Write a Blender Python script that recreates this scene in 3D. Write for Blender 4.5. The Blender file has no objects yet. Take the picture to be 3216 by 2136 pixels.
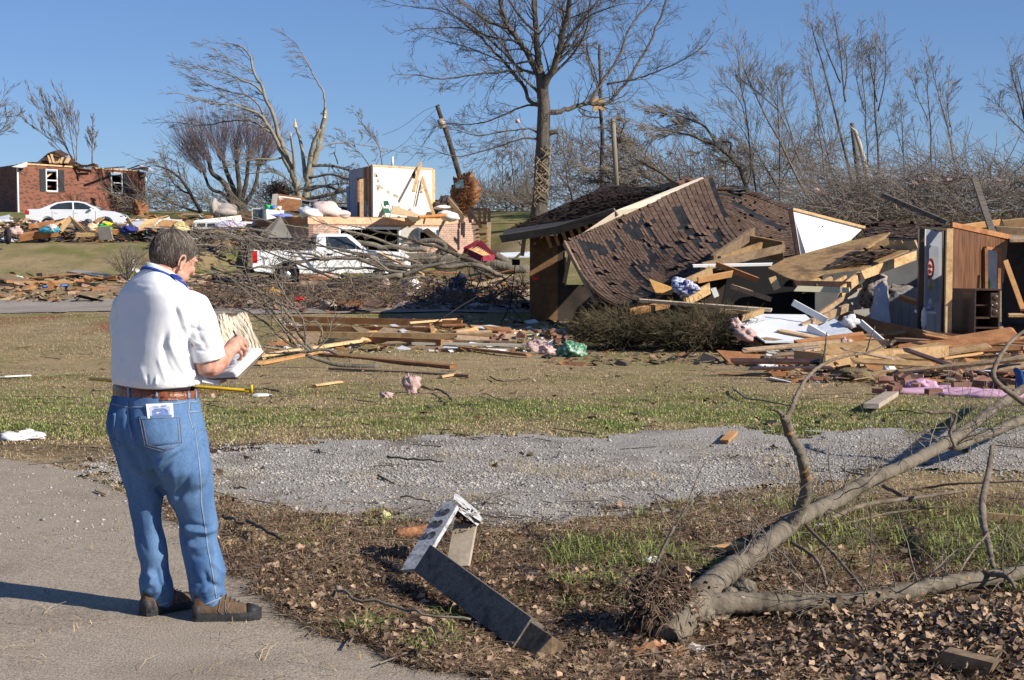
import bpy, math, random
import numpy as np
from mathutils import Vector, Matrix, Quaternion
# ------------------------------------------------------------------ camera, sky, sun, exposure
SC = bpy.context.scene
COL = SC.collection
F = 4770.0; HOR = 755.0; CAMZ = 1.72
PITCH = math.atan((1068.0 - HOR) / F)
cd = bpy.data.cameras.new('camera'); cam = bpy.data.objects.new('camera', cd); COL.objects.link(cam)
cam.location = (0, 0, CAMZ); cam.rotation_euler = (math.pi/2 - PITCH, 0, 0)
cd.sensor_width = 23.6; cd.lens = 23.6 * F / 3216.0; cd.clip_start = 0.1; cd.clip_end = 3000
SC.camera = cam
TOSUN = Vector((0.88, -0.47, 0)).normalized(); SUN_EL = math.radians(30)
TOSUN = Vector((TOSUN.x*math.cos(SUN_EL), TOSUN.y*math.cos(SUN_EL), math.sin(SUN_EL)))
wd = bpy.data.worlds.new('World'); SC.world = wd; wd.use_nodes = True
nt = wd.node_tree; bg = nt.nodes['Background']
sky = nt.nodes.new('ShaderNodeTexSky'); sky.sky_type = 'NISHITA'; sky.sun_disc = False
sky.sun_elevation = SUN_EL; sky.sun_rotation = math.atan2(TOSUN.x, TOSUN.y)
sky.air_density = 1.0; sky.dust_density = 0.0; sky.ozone_density = 4.0; sky.altitude = 1500
hs = nt.nodes.new('ShaderNodeMix'); hs.data_type = 'RGBA'; hs.blend_type = 'MULTIPLY'; hs.inputs[0].default_value = 1.0
hs.inputs[7].default_value = (0.80, 1.0, 1.36, 1)
gm_ = nt.nodes.new('ShaderNodeGamma'); gm_.inputs[1].default_value = 0.75; nt.links.new(sky.outputs[0], gm_.inputs[0]); nt.links.new(gm_.outputs[0], hs.inputs[6]); nt.links.new(hs.outputs[2], bg.inputs[0]); bg.inputs[1].default_value = 0.09
sl = bpy.data.lights.new('sun', 'SUN'); sl.energy = 5.0; sl.angle = math.radians(0.5); sl.color = (1.0, 0.93, 0.82)
so = bpy.data.objects.new('sun', sl); COL.objects.link(so); so.rotation_euler = TOSUN.to_track_quat('Z', 'Y').to_euler()
SC.view_settings.view_transform = 'Standard'; SC.view_settings.look = 'None'; SC.view_settings.gamma = 1
SC.view_settings.exposure = 0.42
# ------------------------------------------------------------------ helpers
rnd = random.Random(11)
def W(sx, sy, d):
    """the point seen at photograph position (sx, sy), d metres in front"""
    cx = (sx-1608)/F; cz = -(sy-1068)/F
    dy = math.cos(PITCH) + cz*math.sin(PITCH); dz = -math.sin(PITCH) + cz*math.cos(PITCH)
    t = d/dy
    return Vector((cx*t, d, CAMZ + dz*t))
def proj(P):
    """numpy: world points -> photograph position"""
    x = P[:, 0]; y = P[:, 1]; z = P[:, 2]-CAMZ
    dep = y*math.cos(PITCH) - z*math.sin(PITCH); up = y*math.sin(PITCH) + z*math.cos(PITCH)
    return 1608 + F*x/dep, 1068 - F*up/dep
def hsh(ix, iy, s=0):
    n = (ix.astype(np.int64)*374761393 + iy.astype(np.int64)*668265263 + s*1274126177) & 0x7fffffff
    n = ((n ^ (n >> 13))*1274126177) & 0x7fffffff
    n = ((n ^ (n >> 16))*974634777) & 0x7fffffff
    return (n & 0xffff)/65535.0
def vnoise(x, y, s=0):
    x = np.asarray(x, float); y = np.asarray(y, float)
    ix = np.floor(x); iy = np.floor(y); fx = x-ix; fy = y-iy
    fx = fx*fx*(3-2*fx); fy = fy*fy*(3-2*fy)
    a = hsh(ix, iy, s); b = hsh(ix+1, iy, s); c = hsh(ix, iy+1, s); d = hsh(ix+1, iy+1, s)
    return a + (b-a)*fx + (c-a)*fy + (a-b-c+d)*fx*fy
def fbm(x, y, o=4, s=0):
    v = 0; a = 0.5
    for k in range(o):
        v = v + a*vnoise(np.asarray(x)*2**k, np.asarray(y)*2**k, s+k); a *= 0.5
    return v
YS = [-400, 14, 27, 42, 48, 55, 60, 68, 75, 88, 110, 300, 900]
ZS = [0, 0, -0.55, -0.5, -0.4, -0.05, 0.35, 1.6, 2.05, 3.35, 3.8, 3.2, -2]
YC = [-400, 14, 27, 42, 48, 55, 70, 76, 84, 100, 110, 300, 900]
ZC = [0, 0, -0.55, -0.5, -0.4, -0.05, 0.1, 1.6, 2.9, 3.6, 3.8, 3.2, -2]
def gz(x, y):
    x = np.asarray(x, float); y = np.asarray(y, float)
    a = np.interp(y, YS, ZS); b = np.interp(y, YC, ZC)
    w = 1/(1+np.exp(-(x+13.5)/0.8)) * 1/(1+np.exp((x+1.2)/0.6))
    z = a*(1-w) + b*w
    z = z + (fbm(x*0.25+7, y*0.25, 3, 5)-0.44)*0.22*np.clip((y-9)/12, 0.1, 1)
    # near verge: leaf heaps to the right, a slight hollow by the post
    near = np.clip((10.5-y)/2.5, 0, 1)*np.clip((y-2)/2, 0, 1)
    z = z + near*0.07*np.exp(-((x-2.3)**2/0.9 + (y-6.1)**2/0.35))
    z = z - near*0.07*np.exp(-((x-0.55)**2/1.2 + (y-6.6)**2/0.5))
    z = z + near*(fbm(x*2.4, y*2.4, 4, 9)-0.46)*0.13*np.clip((x+1.0)/1.5, 0, 1)
    return z
def _h(ix, iy, s):
    n = (ix*374761393 + iy*668265263 + s*1274126177) & 0x7fffffff
    n = ((n ^ (n >> 13))*1274126177) & 0x7fffffff
    n = ((n ^ (n >> 16))*974634777) & 0x7fffffff
    return (n & 0xffff)/65535.0
def _fb(x, y, o, s):
    v = 0; a = .5
    for k in range(o):
        X = x*2**k; Y = y*2**k; ix = math.floor(X); iy = math.floor(Y); fx = X-ix; fy = Y-iy; fx = fx*fx*(3-2*fx); fy = fy*fy*(3-2*fy)
        p, q, r, t = _h(ix, iy, s+k), _h(ix+1, iy, s+k), _h(ix, iy+1, s+k), _h(ix+1, iy+1, s+k); v += a*(p+(q-p)*fx+(r-p)*fy+(p-q-r+t)*fx*fy); a *= .5
    return v
def _ip(y, A, B):
    for i in range(len(A)-1):
        if y <= A[i+1]: return B[i]+(B[i+1]-B[i])*(y-A[i])/(A[i+1]-A[i])
    return B[-1]
def _cl(v, a, b): return a if v < a else b if v > b else v
def gzs(x, y):
    w = 1/(1+math.exp(_cl(-(x+13.5)/0.8, -60, 60)))/(1+math.exp(_cl((x+1.2)/0.6, -60, 60))); z = _ip(y, YS, ZS)*(1-w)+_ip(y, YC, ZC)*w
    z += (_fb(x*0.25+7, y*0.25, 3, 5)-0.44)*0.22*_cl((y-9)/12, 0.1, 1)
    near = _cl((10.5-y)/2.5, 0, 1)*_cl((y-2)/2, 0, 1)
    if near > 0:
        z += near*0.07*math.exp(-((x-2.3)**2/0.9 + (y-6.1)**2/0.35)); z -= near*0.07*math.exp(-((x-0.55)**2/1.2 + (y-6.6)**2/0.5)); z += near*(_fb(x*2.4, y*2.4, 4, 9)-0.46)*0.13*_cl((x+1.0)/1.5, 0, 1)
    return z
def G(sx, sy, lift=0.0):
    """the terrain point seen at (sx, sy)"""
    d = 4.0; q = 4.0
    while d < 160:
        p = W(sx, sy, d)
        if p.z < gzs(p.x, p.y): break
        q = d; d *= 1.05
    for _ in range(12):
        m = (q+d)/2; p = W(sx, sy, m)
        if p.z < gzs(p.x, p.y): d = m
        else: q = m
    p = W(sx, sy, d); p.z = gzs(p.x, p.y)+lift
    return p
def tag(o, label=None, cat=None, group=None, kind=None):
    if label: o['label'] = label
    if cat: o['category'] = cat
    if group: o['group'] = group
    if kind: o['kind'] = kind
    return o
def empty(name, loc, label=None, cat=None, group=None):
    o = bpy.data.objects.new(name, None); COL.objects.link(o); o.location = loc; o.empty_display_size = 0.2
    return tag(o, label, cat, group)
def link(name, me, mats, parent=None, smooth=False):
    o = bpy.data.objects.new(name, me); COL.objects.link(o)
    for m in (mats if isinstance(mats, (list, tuple)) else [mats]): me.materials.append(m)
    if smooth: me.polygons.foreach_set('use_smooth', [True]*len(me.polygons))
    if parent is not None:
        o.parent = parent; o.matrix_parent_inverse = Matrix.Translation(-Vector(parent.location)) if parent.rotation_euler.z == 0 else Matrix.Identity(4)
    return o
def npmesh(name, V, Fq, mats, parent=None, smooth=False, midx=None, col=None):
    """V (n,3), Fq (m,k) numpy"""
    me = bpy.data.meshes.new(name); n = len(V); m, k = Fq.shape
    me.vertices.add(n); me.vertices.foreach_set('co', np.ascontiguousarray(V, np.float32).ravel())
    me.loops.add(m*k); me.loops.foreach_set('vertex_index', Fq.astype(np.int32).ravel())
    me.polygons.add(m); me.polygons.foreach_set('loop_start', np.arange(0, m*k, k, dtype=np.int32))
    me.polygons.foreach_set('loop_total', np.full(m, k, np.int32))
    if midx is not None: me.polygons.foreach_set('material_index', midx.astype(np.int32))
    if smooth: me.polygons.foreach_set('use_smooth', np.ones(m, bool))
    me.update(calc_edges=True)
    if col is not None:
        at = me.attributes.new('tint', 'FLOAT', 'FACE'); at.data.foreach_set('value', col.astype(np.float32))
    return link(name, me, mats, parent)
class MB:
    def __init__(s): s.v = []; s.f = []; s.m = []; s.t = []
    def add(s, vs, fs, m=0, t=0.5):
        b = len(s.v); s.v += [tuple(v) for v in vs]; s.f += [tuple(b+i for i in f) for f in fs]; s.m += [m]*len(fs); s.t += [t]*len(fs)
        return s
    def box(s, c, size, R=None, m=0, t=0.5, taper=1.0):
        hx, hy, hz = size[0]/2, size[1]/2, size[2]/2; c = Vector(c)
        vs = []
        for z in (-1, 1):
            k = taper if z > 0 else 1
            for x, y in ((-1, -1), (1, -1), (1, 1), (-1, 1)):
                p = Vector((x*hx*k, y*hy*k, z*hz)); p = (R @ p if R else p)+c; vs.append(p)
        return s.add(vs, [(0, 3, 2, 1), (4, 5, 6, 7), (0, 1, 5, 4), (1, 2, 6, 5), (2, 3, 7, 6), (3, 0, 4, 7)], m, t)
    def plank(s, A, B, w, th, up=(0, 0, 1), m=0, t=0.5, twist=0, jag=0):
        A = Vector(A); B = Vector(B); d = (B-A); L = d.length; d.normalize()
        up = Vector(up); side = d.cross(up)
        if side.length < 1e-3: side = Vector((1, 0, 0))
        side.normalize(); u = side.cross(d).normalized()
        if twist: q = Quaternion(d, twist); side = q @ side; u = q @ u
        vs = []
        for P, sg in ((A, -1), (B, 1)):
            for a, b in ((-1, -1), (1, -1), (1, 1), (-1, 1)):
                j = d*(sg*random.uniform(-jag, jag)) if jag else Vector()
                vs.append(P + side*(a*w/2) + u*(b*th/2) + j)
        return s.add(vs, [(0, 1, 2, 3), (7, 6, 5, 4), (0, 4, 5, 1), (1, 5, 6, 2), (2, 6, 7, 3), (3, 7, 4, 0)], m, t)
    def tube(s, pts, rad, n=8, m=0, t=0.5, cap=True):
        pts = [Vector(p) for p in pts]; rad = rad if isinstance(rad, (list, tuple)) else [rad]*len(pts)
        vs = []; N = None
        for i, p in enumerate(pts):
            a = pts[max(i-1, 0)]; b = pts[min(i+1, len(pts)-1)]; d = (b-a).normalized() if (b-a).length > 1e-9 else Vector((0, 0, 1))
            if N is None: N = d.orthogonal().normalized()
            N = (N - d*N.dot(d)); N = N.normalized() if N.length > 1e-6 else d.orthogonal().normalized()
            Bn = d.cross(N)
            for k in range(n):
                an = 2*math.pi*k/n; vs.append(p + (N*math.cos(an)+Bn*math.sin(an))*rad[i])
        fs = [(i*n+k, i*n+(k+1) % n, (i+1)*n+(k+1) % n, (i+1)*n+k) for i in range(len(pts)-1) for k in range(n)]
        if cap: fs += [tuple(reversed(range(n))), tuple((len(pts)-1)*n+k for k in range(n))]
        return s.add(vs, fs, m, t)
    def loft(s, rings, m=0, t=0.5, cap=True):
        n = len(rings[0]); vs = [p for r in rings for p in r]
        fs = [(i*n+k, i*n+(k+1) % n, (i+1)*n+(k+1) % n, (i+1)*n+k) for i in range(len(rings)-1) for k in range(n)]
        if cap: fs += [tuple(reversed(range(n))), tuple((len(rings)-1)*n+k for k in range(n))]
        return s.add(vs, fs, m, t)
    def slab(s, pts, thick, m=0, t=0.5, m2=None):
        """polygon extruded by the vector thick"""
        pts = [Vector(p) for p in pts]; th = Vector(thick); n = len(pts)
        s.add(pts+[p+th for p in pts], [tuple(range(n))], m, t)
        b = len(s.v)-2*n
        fs = [tuple(reversed(range(n, 2*n)))]+[(k, k+n, (k+1) % n+n, (k+1) % n) for k in range(n)]
        s.f += [tuple(b+i for i in f) for f in fs]; s.m += [m if m2 is None else m2]*len(fs); s.t += [t]*len(fs)
        return s
    def ball(s, c, r, R=None, nu=12, nv=8, m=0, t=0.5, fn=None):
        c = Vector(c); r = r if isinstance(r, (tuple, list)) else (r, r, r); vs = []
        for j in range(nv+1):
            th = math.pi*j/nv
            for i in range(nu):
                ph = 2*math.pi*i/nu; p = Vector((math.sin(th)*math.cos(ph), math.sin(th)*math.sin(ph), math.cos(th)))
                k = fn(p) if fn else 1.0
                p = Vector((p.x*r[0]*k, p.y*r[1]*k, p.z*r[2]*k)); vs.append((R @ p if R else p)+c)
        fs = [(j*nu+i, (j+1)*nu+i, (j+1)*nu+(i+1) % nu, j*nu+(i+1) % nu) for j in range(nv) for i in range(nu)]
        return s.add(vs, fs, m, t)
    def build(s, name, mats, parent=None, smooth=False):
        me = bpy.data.meshes.new(name); me.from_pydata(s.v, [], s.f); me.polygons.foreach_set('material_index', s.m)
        me.update(); at = me.attributes.new('tint', 'FLOAT', 'FACE'); at.data.foreach_set('value', s.t)
        return link(name, me, mats, parent, smooth)
def roughen(o, amp, fr, seed=1, ridge=0.0):
    me = o.data; n = len(me.vertices); V = np.zeros(n*3); me.vertices.foreach_get('co', V); V = V.reshape(-1, 3); N = np.zeros(n*3); me.vertices.foreach_get('normal', N); N = N.reshape(-1, 3)
    a = fbm(V[:, 0]*fr+V[:, 1]*fr*.7, V[:, 2]*fr+V[:, 1]*fr*.5, 4, seed)-.46
    if ridge: a = a + ridge*(np.abs(fbm(V[:, 0]*fr*4, V[:, 2]*fr*.8+V[:, 1]*fr*3, 2, seed+9)-.37)-.1)
    me.vertices.foreach_set('co', (V+N*(a*2*amp)[:, None]).ravel()); me.update()
def thing_mesh(name, mb, mats, loc, label, cat, group=None, smooth=False):
    """one-mesh thing with its origin at loc"""
    loc = Vector(loc); mb.v = [(x-loc.x, y-loc.y, z-loc.z) for x, y, z in mb.v]
    o = mb.build(name, mats, None, smooth); o.location = loc
    return tag(o, label, cat, group)
def segs_obj(name, segs, mats, parent=None, n=4, smooth=True):
    """tapered prisms between point pairs: rows x0 y0 z0 x1 y1 z1 r0 r1"""
    S = np.array(segs, float)
    A = S[:, 0:3]; B = S[:, 3:6]; D = B-A; L = np.linalg.norm(D, axis=1, keepdims=True)+1e-9; D /= L
    ref = np.where(np.abs(D[:, 2:3]) > 0.9, np.array([[1., 0, 0]]), np.array([[0, 0, 1.]]))
    N = np.cross(D, ref); N /= np.linalg.norm(N, axis=1, keepdims=True)+1e-9; Bn = np.cross(D, N)
    an = np.arange(n)*2*math.pi/n; c = np.cos(an)[None, :, None]; s_ = np.sin(an)[None, :, None]
    ring = N[:, None, :]*c + Bn[:, None, :]*s_
    V = np.concatenate([A[:, None, :]+ring*S[:, 6, None, None], B[:, None, :]+ring*S[:, 7, None, None]], axis=1).reshape(-1, 3)
    b = (np.arange(len(S))*2*n)[:, None, None]; k = np.arange(n)
    Fq = np.stack([k, (k+1) % n, (k+1) % n+n, k+n], axis=1)[None]+b
    return npmesh(name, V, Fq.reshape(-1, 4), mats, parent, smooth)
# ------------------------------------------------------------------ materials
MATS = {}
def M(name, cols, scale=6, detail=5, rough=0.85, bump=0.0, bscale=None, stretch=(1, 1, 1), orand=0.0, metal=0.0, tint=0.0, coat=0.0, spec=0.3, fine=0.0, fscale=60, world=False, bdist=0.02):
    """procedural material: two or three colours mixed by noise, optional fine grain, bump, random tint per object or face"""
    m = bpy.data.materials.new(name); m.use_nodes = True; t = m.node_tree; N = t.nodes; Lk = t.links; b = N['Principled BSDF']
    b.inputs['Roughness'].default_value = rough; b.inputs['Metallic'].default_value = metal
    b.inputs['Coat Weight'].default_value = coat; b.inputs['Specular IOR Level'].default_value = spec
    tc = N.new('ShaderNodeTexCoord')
    if world: g = N.new('ShaderNodeNewGeometry'); src = g.outputs['Position']
    else: src = tc.outputs['Object']
    mp = N.new('ShaderNodeMapping'); mp.inputs['Scale'].default_value = stretch; Lk.new(src, mp.inputs[0])
    if orand > 0 and not world:
        oi = N.new('ShaderNodeObjectInfo'); va = N.new('ShaderNodeVectorMath'); va.operation = 'SCALE'; va.inputs[0].default_value = (37, 91, 53)
        Lk.new(oi.outputs['Random'], va.inputs['Scale']); Lk.new(va.outputs[0], mp.inputs['Location'])
    nz = N.new('ShaderNodeTexNoise'); nz.inputs['Scale'].default_value = scale; nz.inputs['Detail'].default_value = detail; nz.inputs['Roughness'].default_value = 0.62
    Lk.new(mp.outputs[0], nz.inputs[0])
    cr = N.new('ShaderNodeValToRGB'); e = cr.color_ramp.elements
    e[0].position = 0.34; e[1].position = 0.66
    cols = [tuple(c)+(1,) for c in cols]; e[0].color = cols[0]; e[1].color = cols[-1]
    if len(cols) > 2:
        for i, c in enumerate(cols[1:-1]):
            x = e.new(0.34+0.32*(i+1)/(len(cols)-1)); x.color = c
    Lk.new(nz.outputs[0], cr.inputs[0]); out = cr.outputs[0]
    def mul(fac_out, lo, hi, out):
        mr = N.new('ShaderNodeMapRange'); mr.inputs[3].default_value = lo; mr.inputs[4].default_value = hi; Lk.new(fac_out, mr.inputs[0])
        mx = N.new('ShaderNodeVectorMath'); mx.operation = 'SCALE'; Lk.new(out, mx.inputs[0]); Lk.new(mr.outputs[0], mx.inputs['Scale']); return mx.outputs[0]
    if fine > 0:
        n2 = N.new('ShaderNodeTexNoise'); n2.inputs['Scale'].default_value = fscale; n2.inputs['Detail'].default_value = 3; Lk.new(mp.outputs[0], n2.inputs[0])
        mr = N.new('ShaderNodeMapRange'); mr.inputs[1].default_value = 0.3; mr.inputs[2].default_value = 0.7; mr.inputs[3].default_value = 1-fine; mr.inputs[4].default_value = 1+fine; Lk.new(n2.outputs[0], mr.inputs[0])
        mx = N.new('ShaderNodeVectorMath'); mx.operation = 'SCALE'; Lk.new(out, mx.inputs[0]); Lk.new(mr.outputs[0], mx.inputs['Scale']); out = mx.outputs[0]
    if orand > 0:
        oi = N.new('ShaderNodeObjectInfo'); out = mul(oi.outputs['Random'], 1-orand, 1+orand, out)
    if tint > 0:
        at = N.new('ShaderNodeAttribute'); at.attribute_name = 'tint'; out = mul(at.outputs['Fac'], 1-tint, 1+tint, out)
    Lk.new(out, b.inputs['Base Color'])
    if bump > 0:
        n3 = N.new('ShaderNodeTexNoise'); n3.inputs['Scale'].default_value = bscale or scale*3; n3.inputs['Detail'].default_value = 5; Lk.new(mp.outputs[0], n3.inputs[0])
        bp = N.new('ShaderNodeBump'); bp.inputs['Strength'].default_value = bump; bp.inputs['Distance'].default_value = bdist; Lk.new(n3.outputs[0], bp.inputs['Height']); Lk.new(bp.outputs[0], b.inputs['Normal'])
    MATS[name] = m; return m
def brickmat(name, c1, c2, mortar, bw=0.2, bh=0.075, dark=None, msize=0.01):
    m = bpy.data.materials.new(name); m.use_nodes = True; t = m.node_tree; N = t.nodes; Lk = t.links; b = N['Principled BSDF']; b.inputs['Roughness'].default_value = 0.9
    uv = N.new('ShaderNodeAttribute'); uv.attribute_name = 'wallco'
    br = N.new('ShaderNodeTexBrick'); br.inputs['Scale'].default_value = 1; br.inputs['Brick Width'].default_value = bw; br.inputs['Row Height'].default_value = bh
    br.inputs['Mortar Size'].default_value = msize; br.inputs['Bias'].default_value = 0.0
    br.inputs['Color1'].default_value = (*c1, 1); br.inputs['Color2'].default_value = (*c2, 1); br.inputs['Mortar'].default_value = (*mortar, 1)
    Lk.new(uv.outputs['Vector'], br.inputs['Vector']); out = br.outputs['Color']
    # some bricks burnt dark: a second brick field of the same size picks them
    b2 = N.new('ShaderNodeTexBrick'); b2.offset_frequency = 2
    for k, v in (('Scale', 1), ('Brick Width', bw), ('Row Height', bh), ('Mortar Size', 0.0), ('Bias', 0.0)): b2.inputs[k].default_value = v
    b2.inputs['Color1'].default_value = (0, 0, 0, 1); b2.inputs['Color2'].default_value = (1, 1, 1, 1); b2.inputs['Mortar'].default_value = (0, 0, 0, 1)
    mpp = N.new('ShaderNodeMapping'); mpp.inputs['Location'].default_value = (bw*40, bh*62, 0); Lk.new(uv.outputs['Vector'], mpp.inputs[0]); Lk.new(mpp.outputs[0], b2.inputs['Vector'])
    gt = N.new('ShaderNodeMath'); gt.operation = 'GREATER_THAN'; gt.inputs[1].default_value = 0.78; Lk.new(b2.outputs['Color'], gt.inputs[0])
    ml = N.new('ShaderNodeMath'); ml.operation = 'MULTIPLY'; ml.inputs[1].default_value = 0.75; Lk.new(gt.outputs[0], ml.inputs[0])
    mx = N.new('ShaderNodeMix'); mx.data_type = 'RGBA'; Lk.new(ml.outputs[0], mx.inputs[0]); Lk.new(out, mx.inputs[6]); mx.inputs[7].default_value = (*(dark or (0.05, 0.03, 0.03)), 1); out = mx.outputs[2]
    nz = N.new('ShaderNodeTexNoise'); nz.inputs['Scale'].default_value = 1.3; nz.inputs['Detail'].default_value = 6; Lk.new(uv.outputs['Vector'], nz.inputs[0])
    mr = N.new('ShaderNodeMapRange'); mr.inputs[3].default_value = 0.7; mr.inputs[4].default_value = 1.3; Lk.new(nz.outputs[0], mr.inputs[0])
    sc_ = N.new('ShaderNodeVectorMath'); sc_.operation = 'SCALE'; Lk.new(out, sc_.inputs[0]); Lk.new(mr.outputs[0], sc_.inputs['Scale']); Lk.new(sc_.outputs[0], b.inputs['Base Color'])
    bp = N.new('ShaderNodeBump'); bp.inputs['Strength'].default_value = 0.5; bp.inputs['Distance'].default_value = 0.01; bp.invert = True; Lk.new(br.outputs['Fac'], bp.inputs['Height']); Lk.new(bp.outputs[0], b.inputs['Normal'])
    return m
def wallco(o, ax, org):
    """metric wall coordinates (along ax, up) stored on the vertices, in world metres"""
    me = o.data; at = me.attributes.new('wallco', 'FLOAT_VECTOR', 'POINT'); co = np.zeros(len(me.vertices)*3); me.vertices.foreach_get('co', co); co = co.reshape(-1, 3)
    ax = np.array(Vector(ax).normalized()); u = (co-np.array(org)) @ ax
    at.data.foreach_set('vector', np.stack([u+200, co[:, 2]+50, np.zeros(len(co))], 1).astype(np.float32).ravel())
pine = M('fresh_pine', [(0.38, 0.225, 0.10), (0.58, 0.39, 0.20), (0.47, 0.28, 0.125)], 3, stretch=(1, 1, 1), orand=0.35, fine=0.18, fscale=30, rough=0.75)
oldwood = M('weathered_wood', [(0.20, 0.13, 0.08), (0.34, 0.24, 0.15), (0.26, 0.17, 0.10)], 3, orand=0.4, fine=0.25, fscale=25)
redwood = M('red_brown_wood', [(0.24, 0.10, 0.04), (0.40, 0.19, 0.08)], 3, orand=0.3, fine=0.2, fscale=30)
plywood = M('plywood', [(0.20, 0.115, 0.05), (0.34, 0.215, 0.10), (0.14, 0.08, 0.04)], 1.6, orand=0.15, fine=0.2, fscale=14, detail=8)
darkwood = M('dark_stained_wood', [(0.035, 0.018, 0.012), (0.08, 0.04, 0.025)], 5, rough=0.35, spec=0.5, fine=0.2)
greywood = M('grey_sawn_timber', [(0.10, 0.085, 0.07), (0.17, 0.145, 0.12), (0.07, 0.06, 0.05)], 4, stretch=(0.35, 3, 3), fine=0.3, fscale=40, bump=0.5, bscale=25)
white = M('white_board', [(0.72, 0.72, 0.70), (0.82, 0.82, 0.80)], 2, orand=0.08, fine=0.05)
cream = M('cream_plaster', [(0.70, 0.62, 0.50), (0.82, 0.76, 0.65), (0.78, 0.71, 0.60)], 1.1, detail=8, fine=0.07, fscale=12)
greyb = M('grey_board', [(0.36, 0.33, 0.28), (0.46, 0.43, 0.38)], 2, orand=0.15)
pink = M('pink_insulation', [(0.46, 0.29, 0.26), (0.64, 0.47, 0.43)], 14, bump=0.6, bscale=30, orand=0.1)
bark = M('grey_bark', [(0.075, 0.062, 0.048), (0.175, 0.15, 0.115), (0.12, 0.10, 0.078)], 3, detail=8, bump=0.9, bscale=9, fine=0.25, fscale=25, stretch=(1, 1, 0.35), bdist=0.05)
bark_pale = M('pale_smooth_bark', [(0.075, 0.060, 0.043), (0.185, 0.155, 0.115), (0.125, 0.104, 0.076)], 4, detail=8, bump=0.5, bscale=30, fine=0.16, fscale=45)
bark_dark = M('dark_bark', [(0.05, 0.04, 0.032), (0.11, 0.09, 0.07)], 3, bump=0.8, bscale=8, fine=0.3, fscale=20)
twig = M('twig_bark', [(0.14, 0.115, 0.09), (0.25, 0.21, 0.17)], 1.2, fine=0.2, fscale=8)
twig_red = M('reddish_twigs', [(0.165, 0.115, 0.115), (0.245, 0.175, 0.165)], 0.5)
snapped = M('torn_white_wood', [(0.55, 0.40, 0.25), (0.72, 0.58, 0.40)], 8, fine=0.2)
shingle = M('brown_shingles', [(0.082, 0.052, 0.040), (0.14, 0.092, 0.070), (0.108, 0.070, 0.053)], 1.5, detail=6, tint=0.28, fine=0.35, fscale=45, rough=0.95, spec=0.1)
felt = M('black_roofing_felt', [(0.018, 0.019, 0.022), (0.035, 0.036, 0.04)], 3, tint=0.3, fine=0.3, fscale=40, rough=0.9, spec=0.15)
blackm = M('black_matte', [(0.012, 0.012, 0.012), (0.02, 0.02, 0.02)], 3)
carwhite = M('white_car_paint', [(0.78, 0.79, 0.80), (0.82, 0.83, 0.84)], 1, rough=0.25, coat=0.6, spec=0.5)
glass = M('dark_glass', [(0.02, 0.03, 0.035), (0.04, 0.05, 0.055)], 2, rough=0.06, spec=0.7)
rubber = M('black_rubber', [(0.018, 0.018, 0.018), (0.03, 0.03, 0.03)], 8, rough=0.75)
steel = M('grey_steel', [(0.35, 0.35, 0.36), (0.5, 0.5, 0.5)], 6, rough=0.4, metal=0.7)
redlight = M('red_lens', [(0.42, 0.01, 0.01), (0.55, 0.02, 0.02)], 5, rough=0.15)
concrete = M('concrete', [(0.36, 0.34, 0.30), (0.46, 0.44, 0.40)], 3, fine=0.15, fscale=20, bump=0.3)
brickred = M('loose_brick', [(0.19, 0.085, 0.06), (0.32, 0.18, 0.13)], 6, orand=0.35, fine=0.2)
def flat(name, c, rough=0.7, **k): return M(name, [tuple(x*0.9 for x in c), tuple(min(1, x*1.08) for x in c)], 5, rough=rough, **k)
# ------------------------------------------------------------------ ground, road, drive
def inpoly(x, y, P):
    c = np.zeros(np.shape(x), bool); n = len(P)
    for i in range(n):
        x1, y1 = P[i]; x2, y2 = P[(i+1) % n]
        if y1 == y2: continue
        c ^= ((y1 > y) != (y2 > y)) & (x < (x2-x1)*(y-y1)/(y2-y1)+x1)
    return c
def gpoly(S): return [(p.x, p.y) for p in (G(a, b) for a, b in S)]
ROADP = gpoly([(-4000, 1380), (-1200, 1410), (0, 1440), (180, 1458), (300, 1500), (420, 1560), (560, 1640), (680, 1712), (740, 1775), (800, 1855), (900, 1930), (1060, 2000), (1250, 2060), (1430, 2105), (1560, 2150), (1750, 2250), (2200, 2500)])+[(4, 2), (6, -20), (-30, -20), (-30, 10)]
GRAVP = gpoly([(230, 1486), (330, 1450), (640, 1425), (800, 1392), (953, 1376), (1362, 1373), (1800, 1368), (2243, 1358), (3216, 1338), (4600, 1320), (4600, 1500), (3216, 1492), (2800, 1486), (2500, 1520), (2380, 1545), (2050, 1590), (1760, 1640), (1500, 1680), (1300, 1672), (1050, 1630), (820, 1580), (640, 1545), (430, 1545)])
def inroad(x, y, e=0.0): return inpoly(x + (fbm(x*2.5, y*2.5, 4, 21)-0.47)*0.35, y + (fbm(x*2.5, y*2.5, 4, 31)-0.47)*0.35 + e, ROADP)
def ingrav(x, y, e=0.0): return inpoly(x + (fbm(x*1.1, y*1.1, 5, 41)-0.47)*1.2 + (fbm(x*6, y*6, 3, 43)-.44)*.9, y + (fbm(x*1.6, y*1.6, 5, 51)-0.47)*1.3 + (fbm(x*6, y*6, 3, 53)-.44)*1.1, GRAVP)
def far_road(x, y):
    yc = 48.5 + 0.03*x + (fbm(x*0.3, y*0.3, 3, 3)-0.45)*1.2
    return (np.abs(y-yc) < 2.9) & (x < 3.5) & (x > -90)
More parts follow.
